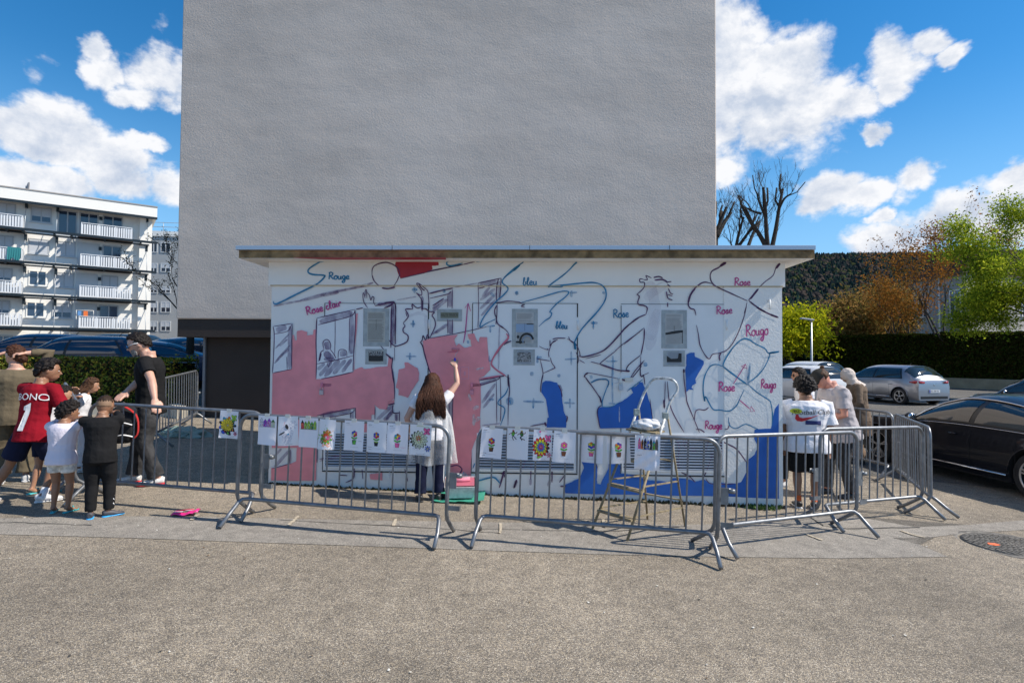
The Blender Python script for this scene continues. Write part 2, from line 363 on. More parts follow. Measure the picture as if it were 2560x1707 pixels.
# loose bits: tiny stones, leaves, blossom flecks
b = MB()
for i in range(260):
    u, v = random.uniform(0, 2560), random.uniform(1200, 1400) if random.random() < 0.75 else random.uniform(1400, 1700)
    p = ground(u, v); s = random.uniform(0.003, 0.012); a = random.uniform(0, 6)
    b.add([(p.x + s * math.cos(a + k) * random.uniform(.6, 1.2), p.y + s * math.sin(a + k) * random.uniform(.6, 1.2), p.z + 0.006 + (0.004 if k == 3 else 0)) for k in (0, 1.6, 3, 4.6)] , [(0, 1, 2, 3)], random.choice([0, 0, 1, 2]))
b.build('ground_debris', [mat('pale_fleck', (0.6, 0.58, 0.52), 0.8), mat('dry_leaf', (0.16, 0.10, 0.05), 0.8), mat('dark_grit', (0.05, 0.045, 0.04), 0.9)], kind='stuff', label='scattered leaf flecks and grit on the asphalt')

CARP = gravel_mat('car_park_asphalt', 90, [(0.05, 0.048, 0.045), (0.10, 0.094, 0.085), (0.15, 0.14, 0.125), (0.20, 0.185, 0.16), (0.30, 0.28, 0.25)], .8, .3)
def carpark():
    b = MB(); XS2 = [3.45 + i * .6 for i in range(30)] + [22 + i * 4 for i in range(16)]; YS2 = [9.2 + i * .5 for i in range(34)] + [27 + i * 3 for i in range(16)]
    def e(x, y): return (x, y + (0.9 * math.sin(x * .35) + (x - 3.4) * -.18 if y < 9.3 else 0), 0)
    P = []
    for y in YS2:
        for x in XS2: q = e(x, y); P.append((q[0], q[1], gz(q[0], q[1]) + .005))
    n = len(XS2); b.add(P, [(j * n + i, j * n + i + 1, (j + 1) * n + i + 1, (j + 1) * n + i) for j in range(len(YS2) - 1) for i in range(n - 1)], 0, True)
    b.build('car_park', CARP, kind='structure', label='darker asphalt of the car park on the right')
    b = MB(); XS3 = [-40 + i * 1.2 for i in range(28)]; YS3 = [14.2 + i * 1.5 for i in range(24)]; n = len(XS3)
    b.add([(x, y, gz(x, y) + .005) for y in YS3 for x in XS3], [(j * n + i, j * n + i + 1, (j + 1) * n + i + 1, (j + 1) * n + i) for j in range(len(YS3) - 1) for i in range(n - 1)], 0, True); b.build('car_park', CARP, kind='structure', label='asphalt of the car park behind the laurel hedge')
carpark()
# ================================================================== TALL BUILDING WITH BLANK GABLE
def stucco(name, col, rough_b=0.6, dirt=0.12, big=0.3, bs=26, ds=(1, 1, 0.35)):
    m = mat(name, col, 0.9); nt = m.node_tree; N = nt.nodes; L = nt.links; b = N['Principled BSDF']
    tc = N.new('ShaderNodeTexCoord')
    n1 = N.new('ShaderNodeTexNoise'); n1.inputs['Scale'].default_value = bs; n1.inputs['Detail'].default_value = 8; n1.inputs['Roughness'].default_value = 0.62; L.new(tc.outputs['Object'], n1.inputs['Vector'])
    n2 = N.new('ShaderNodeTexNoise'); n2.inputs['Scale'].default_value = 1.1; n2.inputs['Detail'].default_value = 5; mpb = N.new('ShaderNodeMapping'); mpb.inputs['Scale'].default_value = (.9, 1, 1.3); L.new(tc.outputs['Object'], mpb.inputs[0]); L.new(mpb.outputs[0], n2.inputs['Vector'])
    ad = N.new('ShaderNodeMath'); ad.operation = 'MULTIPLY_ADD'; ad.inputs[1].default_value = big * 8; L.new(n2.outputs[0], ad.inputs[0]); L.new(n1.outputs[0], ad.inputs[2])
    bp = N.new('ShaderNodeBump'); bp.inputs['Strength'].default_value = rough_b; bp.inputs['Distance'].default_value = 0.012
    L.new(ad.outputs[0], bp.inputs['Height']); L.new(bp.outputs[0], b.inputs['Normal'])
    mp = N.new('ShaderNodeMapping'); mp.inputs['Scale'].default_value = ds; L.new(tc.outputs['Object'], mp.inputs[0])
    n3 = N.new('ShaderNodeTexNoise'); n3.inputs['Scale'].default_value = 0.55; n3.inputs['Detail'].default_value = 8; n3.inputs['Roughness'].default_value = 0.6; L.new(mp.outputs[0], n3.inputs['Vector'])
    r = N.new('ShaderNodeValToRGB'); e = r.color_ramp.elements; e[0].position = 0.32; e[1].position = 0.68
    e[0].color = (*[c * (1 - dirt) for c in col], 1); e[1].color = (*[min(1, c * (1 + dirt)) for c in col], 1); L.new(n3.outputs[0], r.inputs[0]); L.new(r.outputs[0], b.inputs['Base Color'])
    return m
GABLE = stucco('grey_render', (0.57, 0.488, 0.420), 0.5, 0.13, 0.45, 24, (.45, 1, 1.5))
BROWNP = mat('brown_render', (0.040, 0.029, 0.024), 0.85, bump=0.3, bscale=40, var=0.08, vscale=2)
TB = empty('apartment_tower', (-7.1, 12.0, 0.3), R(-0.35), 'tall windowless grey rendered gable end with a dark brown ground floor, behind the mural shed', 'building')
def tower():
    W = 11.40
    b = MB(); b.box(0, W, 0, 9.0, 2.24, 17.2); o = b.build('wall', GABLE, TB); bevel(o, 0.025, 2)
    b = MB(); b.box(0.02, W - 0.02, 0.03, 9.0, 1.86, 2.237); b.build('brown_band', BROWNP, TB)
    b = MB(); b.box(0.46, W - 0.2, 0.36, 8.8, -1.2, 1.857); b.build('base_wall', BROWNP, TB)
    b = MB(); b.box(0.42, 0.47, 0.30, 0.355, -0.2, 1.857); b.build('corner_trim', mat('trim_grey', (0.16, 0.17, 0.19), 0.5), TB)
    b = MB(); b.box(-0.1, W + 0.1, -0.1, 9.1, 17.203, 17.35); b.build('parapet', mat('cap_metal', (0.4, 0.4, 0.42), 0.4, 0.5), TB)
    # small box bay on the far left flank
    b = MB(); b.box(-1.25, -0.003, 7.4, 8.5, 2.8 + 0.0, 4.1); o = b.build('bay', mat('bay_grey', (0.17, 0.17, 0.19), 0.7), TB); bevel(o, .02)
    b = MB(); b.box(-1.36, -0.003, 7.33, 8.57, 4.103, 4.36); b.build('bay_cap', mat('bay_cap', (0.20, 0.20, 0.225), 0.7), TB)
    b = MB(); b.lathe([(0.11, 0), (0.11, -0.3), (0.07, -0.3), (0.07, -0.02), (.001, -.02)], (-0.28, 7.39, 3.75), 'y', 14); b.build('vent_pipe', mat('dark_pipe', (0.03, 0.03, 0.035), 0.5), TB)
    b = MB(); b.box(4.0, 4.35, 0.325, 0.358, 0.2, 0.45); b.build('hatch', mat('old_hatch', (0.10, 0.08, 0.07), 0.9), TB)
tower()
# ================================================================== SHED WITH THE MURAL
PL = Vector((-3.13, 7.38, 0)); PR = Vector((3.395, 7.15, 0)); WA = math.atan2(PR.y - PL.y, PR.x - PL.x); WL = (PR - PL).length
SH = empty('painted_shed', (PL.x, PL.y, 0), WA, 'white flat-roofed shed whose front is half painted with a pink, blue and red mural', 'shed')
wx = Vector((math.cos(WA), math.sin(WA), 0)); wn = Vector((math.sin(WA), -math.cos(WA), 0))   # along wall, outward normal
def wl(u, v, off=0.0):
    """photo pixel -> shed-local point on the plane `off` metres in front of the wall"""
    d = ray(u, v); p0 = Vector((PL.x, PL.y, 0)) + wn * off; c = Vector((0, 0, CAMZ))
    k = (p0 - c).dot(wn) / d.dot(wn); p = c + d * k; q = p - PL
    return Vector((q.dot(wx), -off, p.z))
WHITE = stucco('white_wall_paint', (0.78, 0.77, 0.74), 0.10, 0.05, 0.1, 60)
ROUGHW = stucco('white_rough_render', (0.80, 0.79, 0.76), 0.5, 0.04, 0.06, 42)
DOORW = mat('white_door_paint', (0.76, 0.77, 0.77), 0.45, var=0.04, vscale=3, bump=0.02, bscale=30)
GAP = mat('door_gap_black', (0.012, 0.012, 0.014), 0.9)
CONC = mat('old_concrete_edge', (0.23, 0.15, 0.07), 0.95, var=0.5, vscale=9, bump=0.6, bscale=40)
ZB = 2.69     # lower edge of the projecting beam band
b = MB(); b.box(0, WL, 0.0, 3.0, -0.5, ZB); b.build('wall', WHITE, SH)
xr = wl(1806, 1000).x
b = MB(); b.box(xr + 0.02, WL - 0.002, -0.012, -0.001, -0.5, ZB - 0.003); b.build('rough_pier', ROUGHW, SH)
b = MB(); b.box(-0.03, WL + 0.03, -0.03, 3.03, ZB, 3.0); b.build('beam', WHITE, SH)
b = MB(); b.box(-0.004, WL + 0.004, -0.0335, -0.0305, ZB - 0.0, ZB + 0.012); b.build('tape_line', mat('masking_tape', (0.50, 0.40, 0.24), 0.7), SH)
# roof slab
ov = 0.29
b = MB(); b.box(-0.29, WL + 0.27, -ov, 3.3, 3.005, 3.10); o = b.build('roof_slab', [CONC], SH)
b = MB(); b.box(-0.285, WL + 0.265, -ov + 0.004, 3.29, 3.0015, 3.0045); b.build('soffit', mat('soffit_white', (0.80, 0.78, 0.74), 0.8, var=0.08, vscale=3), SH)
METAL = mat('roof_trim_metal', (0.42, 0.46, 0.52), 0.32, 0.55)
b = MB(); b.box(-0.32, WL + 0.27, -ov - 0.03, 3.35, 3.103, 3.157); o = b.build('roof_trim', METAL, SH); bevel(o, .004)
for k in range(1, 4):
    b = MB(); b.box(k * 1.7 - 0.05, k * 1.7 - 0.044, -ov - 0.032, -ov - 0.028, 3.104, 3.156); b.build('trim_joint', GAP, SH)
# doors: photo corner pixels (left, right, top, bottom of the leaf)
def door(u0, u1, vt, vb, name='door'):
    a = wl(u0, vt); c = wl(u1, vt); lo = wl((u0 + u1) / 2, vb).z; zt = (a.z + c.z) / 2
    b = MB(); b.box(a.x, c.x, -0.005, -0.0005, lo, zt); o = b.build(name, DOORW, SH)
    return o, a.x, c.x, lo, zt
def seam(o, x0, x1, z0, z1, w=0.009):
    b = MB(); b.box(x0, x1, -0.0095, -0.0055, z0, z1); return b.build('seam', GAP, o)
def louvre(o, u0, u1, v0, v1, n, fr=0.018, mull=None):
    a = wl(u0, v0); c = wl(u1, v1); x0, x1, z1, z0 = a.x, c.x, a.z, c.z
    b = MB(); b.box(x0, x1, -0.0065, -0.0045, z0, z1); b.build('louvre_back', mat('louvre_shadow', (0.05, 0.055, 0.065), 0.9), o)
    b = MB()
    for (p, q, r, s) in ((x0 - fr, x0, z0 - fr, z1 + fr), (x1, x1 + fr, z0 - fr, z1 + fr), (x0, x1, z0 - fr, z0), (x0, x1, z1, z1 + fr)): b.box(p, q, -0.022, -0.006, r, s)
    b.build('louvre_frame', DOORW, o)
    if mull:
        mx = wl(mull, v0).x; b = MB(); b.box(mx - 0.013, mx + 0.013, -0.030, -0.007, z0, z1); b.build('louvre_mullion', DOORW, o)
    dz = (z1 - z0) / n; L_ = x1 - x0
    sb = MB(); h = dz * 0.42; sb.add([(0, 0, 0), (L_, 0, 0), (L_, -0.015, -h * 0.2), (0, -0.015, -h * 0.2), (0, 0, h), (L_, 0, h), (L_, -0.015, h * 0.55), (0, -0.015, h * 0.55)], [(0, 3, 2, 1), (4, 5, 6, 7), (3, 7, 6, 2), (0, 4, 7, 3), (1, 2, 6, 5), (0, 1, 5, 4)])
    me = sb.mesh('slat', mat('slat_paint', (0.44, 0.48, 0.54), 0.5, var=.15, vscale=2))
    for i in range(n):
        s = bpy.data.objects.new('slat', me); link(s, o); s.location = (x0, -0.007, z0 + dz * (i + 0.25))
d1, a0, a1, lo, zt = door(812, 1073, 758, 1176)
seam(d1, a0, a0 + 0.008, lo, zt); seam(d1, a0, a1, zt - 0.006, zt); seam(d1, a1 - 0.014, a1, 1.75, zt); seam(d1, a1 - 0.01, a1, lo, 1.75); seam(d1, a0, a1 - 0.05, lo - 0.02, lo - 0.006)
louvre(d1, 815, 1047, 1083, 1168, 12)
d2, a0, a1, lo, zt = door(1181, 1445, 758, 1180)
seam(d2, a0, a0 + 0.008, lo, zt); seam(d2, a0, a1, zt - 0.006, zt); seam(d2, a1 - 0.014, a1, 2.3, zt); seam(d2, a1 - 0.012, a1, lo, 2.05); seam(d2, a0, a1, lo - 0.02, lo - 0.006)
louvre(d2, 1196, 1434, 1085, 1174, 12)
d3, a0, a1, lo, zt = door(1552, 1816, 760, 1186)
seam(d3, a0, a0 + 0.007, 1.6, zt - 0.02); seam(d3, a0, a0 + 0.007, lo, 1.2); seam(d3, a0, a1, zt - 0.005, zt); seam(d3, a1 - 0.013, a1, 2.25, zt); seam(d3, a1 - 0.008, a1, lo, 2.0); seam(d3, a0, a1, lo - 0.02, lo - 0.006)
louvre(d3, 1558, 1805, 1088, 1176, 12, mull=1682)
for dd, (u, v) in ((d2, (1445, 812)), (d3, (1816, 812)), (d1, (1073, 810))):
    q = wl(u, v); b = MB(); b.tube([(q.x, -0.014, q.z - 0.06), (q.x, -0.014, q.z + 0.06)], 0.011, 8); b.build('hinge', DOORW, dd)
# padlocks, hasps, lock boxes
STEELP = mat('painted_steel', (0.5, 0.5, 0.5), 0.4, 0.6)
def hasp(dd, u, v, col, pad):
    q = wl(u, v); hm = mat('hasp_' + col[0], col[1], 0.55)
    b = MB(); b.box(q.x - 0.02, q.x + 0.12, -0.013, -0.0062, q.z - 0.02, q.z + 0.02); b.box(q.x - 0.015, q.x + 0.015, -0.035, -0.0135, q.z - 0.028, q.z + 0.028); o = b.build('hasp', hm, dd)
    if pad:
        pm = mat('padlock_' + col[0], pad, 0.5)
        b = MB(); b.tube(spline([(q.x - 0.016, -0.03, q.z - 0.07), (q.x - 0.016, -0.03, q.z - 0.04), (q.x, -0.03, q.z - 0.022), (q.x + 0.016, -0.03, q.z - 0.04), (q.x + 0.016, -0.03, q.z - 0.07)], 4), 0.004, 6); b.box(q.x - 0.024, q.x + 0.024, -0.042, -0.018, q.z - 0.125, q.z - 0.065); b.build('padlock', pm, dd)
hasp(d1, 806, 962, ('pink', (0.66, 0.20, 0.28)), (0.5, 0.42, 0.42))
hasp(d2, 1180, 962, ('rose', (0.66, 0.22, 0.30)), (0.62, 0.25, 0.32))
hasp(d3, 1551, 950, ('cream', (0.70, 0.70, 0.66)), (0.45, 0.5, 0.56))
q = wl(1162, 932); b = MB()
for (p0, p1, r0, r1) in ((-.055, .055, .07, .078), (-.055, .055, -.078, -.07), (-.055, -.047, -.07, .07), (.047, .055, -.07, .07)): b.box(q.x + p0, q.x + p1, -0.016, -0.0062, q.z + r0, q.z + r1)
b.box(q.x - .012, q.x + .012, -0.02, -0.0062, q.z - .03, q.z + .02); b.build('lock_box', mat('lockbox_pink', (0.70, 0.30, 0.38), 0.5), SH)
q = wl(1572, 948); b = MB(); b.box(q.x - .05, q.x + .05, -0.030, -0.0062, q.z - .022, q.z + .022); b.build('lock_box', mat('lockbox_cream', (0.66, 0.64, 0.58), 0.6), SH)
# handle hook right edge and cable conduit
q = wl(1922, 762); b = MB(); b.tube([(q.x, -0.03, q.z - .06), (q.x, -0.03, q.z + .065)], 0.009, 8); b.tube([(q.x, -0.012, q.z + .06), (q.x, -0.03, q.z + .06)], 0.009, 8); b.build('wall_hook', DOORW, SH)
# framed notices taped under clear plastic
FRAMEP = mat('grey_plastic_sleeve', (0.34, 0.36, 0.36), 0.25, var=0.2, vscale=12, spec=0.6)
def notice(dd, u0, u1, v0, v1, kind):
    a = wl(u0, v0); c = wl(u1, v1); x0, x1, z1, z0 = a.x, c.x, a.z, c.z
    e = 0.016; yo = -0.0055
    b = MB(); b.box(x0 - e, x1 + e, yo - 0.0015, yo, z0 - e, z1 + e); o = b.build('notice', mat('notice_edge_white', (0.74, 0.75, 0.76), 0.6), dd, label='taped %s on the door' % kind[1])
    b = MB(); b.box(x0, x1, yo - 0.0035, yo - 0.0017, z0, z1); b.build('sleeve', FRAMEP, o)
    w = x1 - x0; h = z1 - z0; ix0, ix1, iz0, iz1 = x0 + w * .16, x1 - w * .16, z0 + h * .11, z1 - h * .09
    pg = {'t': (0.42, 0.41, 0.37), 'm': (0.45, 0.45, 0.44), 'b': (0.33, 0.37, 0.42)}[kind[0]]
    b = MB(); b.box(ix0, ix1, yo - 0.0045, yo - 0.0037, iz0, iz1); b.build('page', mat('page_' + kind[0], pg, 0.5, var=.06, vscale=20), o)
    b = MB(); k = iz1 - h * 0.03
    while k > iz0 + 0.01:
        if random.random() < 0.9: b.box(ix0 + w * .03, ix1 - w * random.uniform(.03, .12), yo - 0.0052, yo - 0.0047, k - 0.0035, k)
        k -= 0.0085 if kind[0] == 't' else 0.011
    b.build('text_lines', mat('print_ink', (0.16, 0.16, 0.15), 0.6), o)
    return o, ix0, ix1, iz0, iz1, yo - 0.0056
INK = mat('black_print', (0.012, 0.012, 0.014), 0.5)
o, x0, x1, z0, z1, yy = notice(d1, 909, 973, 771, 866, ('t', 'grey text page'))
b = MB(); b.box((x0 + x1) / 2 - .0015, (x0 + x1) / 2 + .0015, yy - .001, yy, z0 + (z1 - z0) * .4, z0 + (z1 - z0) * .75); b.build('mark', INK, o)
o, x0, x1, z0, z1, yy = notice(d1, 914, 967, 872, 911, ('t', 'small black lettered sign'))
ins = [o]
def word3(txt, parent, x0, x1, z0, z1, y, m, name='lettering'):
    cu = bpy.data.curves.new('t', 'FONT'); cu.body = txt; cu.size = 1; t = bpy.data.objects.new('t', cu); TMP.collection.objects.link(t)
    dg = tmpdg(); me = bpy.data.meshes.new_from_object(t.evaluated_get(dg)); bpy.data.objects.remove(t)
    xs = [v.co.x for v in me.vertices]; ys = [v.co.y for v in me.vertices]; a, b_, c, d = min(xs), max(xs), min(ys), max(ys)
    for v in me.vertices: v.co = Vector((x0 + (v.co.x - a) / (b_ - a) * (x1 - x0), y, z0 + (v.co.y - c) / (d - c) * (z1 - z0)))
    me.materials.clear(); me.materials.append(m); o = bpy.data.objects.new(name, me); link(o, parent); return o
WINK = mat('white_print', (0.72, 0.72, 0.72), 0.5)
b = MB(); b.box(x0, x1, yy - .001, yy, z0 + .02, z1 - .012); b.build('black_panel', INK, o)
word3('POSTE', o, x0 + .01, x1 - .01, z1 - .035, z1 - .015, yy - .002, WINK); word3('TRANSFORMATION', o, x0 + .01, x1 - .01, z1 - .052, z1 - .041, yy - .002, WINK); word3('HAUTE TENSION', o, x0 + .01, x1 - .01, z1 - .068, z1 - .057, yy - .002, WINK)
o, x0, x1, z0, z1, yy = notice(d2, 1280, 1344, 772, 868, ('m', 'page with a looping black and blue picture'))
w = x1 - x0; h = z1 - z0
SKYP = mat('print_blue', (0.26, 0.36, 0.50), 0.5)
b = MB(); b.box(x0, x1, yy - .0006, yy, z0 + h * .35, z0 + h * .62); b.build('picture_sky', SKYP, o)
b = MB()
b.tube(spline([(x0 + w * (.62 + .38 * math.cos(t)), yy - .002, z0 + h * (.05 + .25 * math.sin(t))) for t in [k * math.pi / 8 + .3 for k in range(9)]], 3), (.012), 6); b.ball((x0 + w * .12, yy - .002, z0 + h * .2), (.017, .002, .02)); b.box(x0, x0 + w * .5, yy - .0022, yy - .0008, z0, z0 + h * .06); b.box(x0 + w * .6, x1, yy - .002, yy - .0008, z0 + h * .60, z0 + h * .63)
b.box((x0 + x1) / 2 - .0015, (x0 + x1) / 2 + .0015, yy - .002, yy, z0 + h * .4, z0 + h * .65); b.build('picture_shapes', INK, o)
b = MB(); b.tube(spline([(x0 + w * (.66 + .26 * math.cos(t)), yy - .006, z0 + h * (.05 + .18 * math.sin(t))) for t in [k * math.pi / 8 + .3 for k in range(9)]], 3), .006, 6); b.build('picture_loop', SKYP, o)
o, x0, x1, z0, z1, yy = notice(d2, 1284, 1337, 873, 913, ('b', 'small dark photo page'))
b = MB(); b.box(x0 + .005, x1 - .005, yy - .001, yy, z0 + .02, z1 - .02); b.build('dark_photo', mat('dark_photo', (0.05, 0.055, 0.06), 0.5, var=.9, vscale=50, var2=(.2, .2, .2)), o)
o, x0, x1, z0, z1, yy = notice(d3, 1653, 1717, 775, 871, ('m', 'page with one thick black brush stroke'))
w = x1 - x0; h = z1 - z0
b = MB(); b.add([(x0, yy - .001, z0 + h * .30), (x1, yy - .001, z0 + h * .38), (x1, yy - .001, z0 + h * .46), (x0 + w * .6, yy - .001, z0 + h * .44), (x0, yy - .001, z0 + h * .37)], [(0, 1, 2, 3, 4)]); b.box(x1 - .012, x1 - .004, yy - .002, yy, z0 + .01, z0 + h * .4); b.box((x0 + x1) / 2 - .0015, (x0 + x1) / 2 + .0015, yy - .002, yy, z0 + h * .4, z0 + h * .6); b.build('brush_stroke', INK, o)
o, x0, x1, z0, z1, yy = notice(d3, 1658, 1712, 876, 916, ('b', 'small landscape photo page'))
w = x1 - x0; h = z1 - z0
b = MB(); b.add([(x0 + w * p, yy - .001, z0 + h * q) for p, q in ((.0, .2), (1, .2), (1, .9), (.8, .9), (.75, .5), (.3, .45), (.0, .7))], [(0, 1, 2, 3, 4, 5, 6)]); b.build('landscape_shape', INK, o)
a = wl(1093, 773); c = wl(1155, 803)
b = MB(); b.box(a.x, c.x, -0.0075, -0.0055, c.z, a.z); o = b.build('notice', FRAMEP, SH, label='small horizontal taped sign between the doors')
b = MB(); b.box(a.x + .045, c.x - .045, -0.0085, -0.0077, c.z + .04, a.z - .04); b.build('page', mat('khaki_page', (0.16, 0.17, 0.12), 0.5), o)
word3('HAUTE TENSION', o, a.x + .05, c.x - .05, c.z + .06, a.z - .055, -.009, mat('sign_black', (0.03, 0.03, 0.03), .5))
# wall foot: dark moss and dirt line, small weeds
b = MB()
for i in range(900):
    x = random.uniform(0, WL); g = random.random()
    wp = PL + wx * x; zz = gz(wp.x, wp.y); hgt = random.uniform(.01, .035) * (1.6 if 3.9 < x < 6.6 else 1)
    p = Vector((x, -random.uniform(0.004, 0.07), zz)); s = random.uniform(.01, .025)
    b.add([p + Vector((-s, 0, 0)), p + Vector((s, random.uniform(-.02, .02), 0)), p + Vector((random.uniform(-s, s), random.uniform(-.02, .005), hgt))], [(0, 1, 2)], random.choice([0, 0, 1]))
for i in range(260):
    x = random.gauss(WL - .28, .11); wp = PL + wx * x; p = Vector((x, -random.uniform(0.01, 0.16), gz(wp.x, wp.y))); s = random.uniform(.01, .03); a = random.uniform(0, 6.3); hh = random.uniform(.015, .06)
    b.add([p, p + Vector((s * math.cos(a), s * math.sin(a), hh)), p + Vector((s * 1.6 * math.cos(a + .4), s * 1.6 * math.sin(a + .4), hh * .8)), p + Vector((s * math.cos(a + .8), s * math.sin(a + .8), hh * .4))], [(0, 1, 2, 3)], 2)
b.build('wall_foot_weeds', [mat('moss', (0.035, 0.045, 0.02), .95), mat('dirt', (0.05, 0.04, 0.03), .95), mat('weed_green', (0.07, 0.14, 0.03), .8)], None, kind='stuff', label='moss, dirt and small weeds along the foot of the mural wall').matrix_world = Matrix.Translation(PL) @ Matrix.Rotation(WA, 4, 'Z')
# ================================================================== MURAL (flat paint on the front wall)
CR = {'A': (660, 620, 340 / 1568), 'B': (960, 620, 340 / 1568), 'C': (1260, 620, 340 / 1568), 'D': (1560, 620, 400 / 1568),
      'E': (660, 900, 340 / 1568), 'F': (960, 900, 400 / 1568), 'G': (1260, 900, 380 / 1568), 'H': (1560, 920, 400 / 1568)}
def pp(s):
    out = []; c = 'A'
    for t in s.split():
        if t in CR: c = t; continue
        x, y = t.split(','); o = CR[c]; out.append((o[0] + float(x) * o[2], o[1] + float(y) * o[2]))
    return out
def onwall(u, v, lay):
    p = wl(u, v, 0.0125)
    off = 0.0130 + lay
    q = wl(u, v, off)
    if q.z > ZB: q = wl(u, v, 0.0305 + lay + 0.001)
    return q
def paint_mat(name, col, spec=0.3, var=0.10):
    m = mat(name, col, 0.55, var=var, vscale=5, bump=0.12, bscale=70, bdist=0.003); return m
P_PINK = paint_mat('mural_pink', (0.80, 0.275, 0.30)); P_BLUE = paint_mat('mural_blue', (0.012, 0.115, 0.45)); P_RED = paint_mat('mural_red', (0.36, 0.012, 0.025))
P_WHITE = paint_mat('mural_white', (0.74, 0.76, 0.78), var=0.03)
L_PURP = mat('marker_purple', (0.085, 0.028, 0.095), 0.6, var=.35, vscale=20); L_TEAL = mat('marker_teal', (0.012, 0.19, 0.36), 0.6, var=.25, vscale=10)
L_MAG = mat('marker_magenta', (0.50, 0.06, 0.24), 0.6, var=.2, vscale=20); L_PINK = mat('brush_pink', (0.62, 0.16, 0.22), 0.6)
S_PURP = smudge('smudged_purple', (0.15, 0.07, 0.21), 0.52); S_TEAL = smudge('smudged_teal', (0.02, 0.24, 0.46), 0.6, 20); S_PALE = smudge('pale_lilac_wash', (0.40, 0.32, 0.46), 0.13, 6)
S_WHITE = smudge('thin_white_wash', (0.7, 0.7, 0.72), 0.7, 30)
def area(name, s, m, lay, label=None, rough=0.0, n=3):
    P = pp(s) if isinstance(s, str) else s
    if rough:
        Q = []
        for i in range(len(P)):
            a = P[i]; c = P[(i + 1) % len(P)]; Q.append(a)
            for k in range(1, n): t = k / n; Q.append((a[0] + (c[0] - a[0]) * t + random.uniform(-rough, rough), a[1] + (c[1] - a[1]) * t + random.uniform(-rough, rough)))
        P = Q
    from mathutils.geometry import delaunay_2d_cdt
    cv, ce, cf, _a, _b, _c = delaunay_2d_cdt([Vector(p) for p in P], [], [list(range(len(P)))], 1, 1e-4)
    bm = bmesh.new(); vs = [bm.verts.new((p[0], 0, p[1])) for p in cv]
    for f in cf:
        try: bm.faces.new([vs[i] for i in f])
        except ValueError: pass
    # split at the beam edge so that paint follows the step
    for vv in (714.0, 716.0): bmesh.ops.bisect_plane(bm, geom=bm.verts[:] + bm.edges[:] + bm.faces[:], plane_co=(0, 0, vv), plane_no=(0, 0, 1))
    for v in bm.verts: v.co = onwall(v.co.x, v.co.z, lay)
    bmesh.ops.recalc_face_normals(bm, faces=bm.faces); bm.normal_update()
    for f in bm.faces:
        if f.normal.y > 0: f.normal_flip()
    me = bpy.data.meshes.new(name); bm.to_mesh(me); bm.free(); me.materials.append(m); o = bpy.data.objects.new(name, me); link(o, SH); tag(o, label); return o
class Ink:
    def __init__(s): s.b = MB()
    def st(s, pts, w, lay, smooth=True, taper=True, closed=False):
        P = pp(pts) if isinstance(pts, str) else pts
        P = [Vector((p[0], p[1], 0)) for p in P]
        if smooth and len(P) > 2: P = spline(P, 6, closed)
        elif closed: P = P + [P[0]]
        elif len(P) == 2: P = [P[0].lerp(P[1], k / 8) for k in range(9)]
        vs = []; n = len(P)
        for i, p in enumerate(P):
            t = P[min(i + 1, n - 1)] - P[max(i - 1, 0)]; t = t.normalized() if t.length > 1e-6 else Vector((1, 0, 0)); nn = Vector((-t.y, t.x, 0))
            e = min(i, n - 1 - i) / max(1, n - 1); f = (0.45 + 0.55 * min(1, e * 7)) if taper and not closed else 1.0
            ww = w * 0.5 * f * (0.82 + 0.30 * noise.noise(Vector((p.x * 0.05, p.y * 0.05, w))) + 0.18)
            for q in (p + nn * ww, p - nn * ww): vs.append(onwall(q.x, q.y, lay))
        s.b.add(vs, [(2 * i, 2 * i + 2, 2 * i + 3, 2 * i + 1) for i in range(n - 1)])
    def done(s, name, m, label=None): return s.b.build(name, m, SH, label=label, kind='stuff')
# ---- filled areas
area('painted_area', 'A 98,1446 200,1425 318,1395 327,1180 330,1000 345,1005 355,1065 378,1062 380,957 430,946 495,965 497,1006 565,1000 572,940 605,938 602,1300 598,1510 660,1508 1028,1428 1042,1402 1128,1372 1150,1392 1222,1388 1290,1372 1425,1362 1440,1250 1470,1262 1478,1300 1474,1370 E 1480,110 1500,250 1506,440 1430,505 1420,566 1380,566 1330,560 1270,510 1282,540 1282,628 1240,630 1230,830 1062,832 1058,550 860,590 610,640 612,900 605,1060 600,1385 380,1390 80,1385 84,1240 160,1240 310,1190 370,1165 378,1010 90,1010 88,600', P_PINK, 0.0, 'large light pink painted area on the left of the mural', 0.5)
area('painted_area', 'B 545,1040 700,1015 850,1000 815,1045 808,1060 835,1130 862,1100 930,1150 1010,1132 1000,1060 975,1040 965,990 1040,983 1060,1040 1092,1092 1105,1025 1190,1028 1195,1130 1205,1235 1225,1405 1150,1480 1095,1500 F 930,190 945,240 950,420 940,560 945,660 860,880 850,1100 855,1240 760,1250 745,1180 660,1130 640,1100 680,890 678,285 640,310 560,330 470,150 430,60 B 520,1400 470,1230 445,1070', P_PINK, 0.0, 'pink painted area behind the girl who is painting', 0.6)
area('painted_area', 'F 200,22 235,22 330,80 345,130 340,200 270,300 235,368 140,340 145,285 116,270 135,170 145,90 205,75', P_PINK, 0.0, 'pink patch on the chest of the outlined figure', 0.6)
area('painted_area', 'E 1218,1312 1362,1296 1366,1385 1228,1372', P_PINK, 0.0, None, 0.6)
area('painted_area', 'E 1430,480 1505,455 1500,500 1430,520', P_PINK, 0.0)
area('painted_area', 'A 1062,760 1080,750 1072,900 1055,1100 1040,1395 1030,1420 1036,1100', P_PINK, 0.0, None, .4)
area('painted_area', 'G 397,232 430,212 470,215 545,232 577,292 600,400 615,520 648,600 640,695 440,695 447,598 462,592 432,405 385,330', P_BLUE, 0.0, 'blue painted body of the small outlined figure', 0.7)
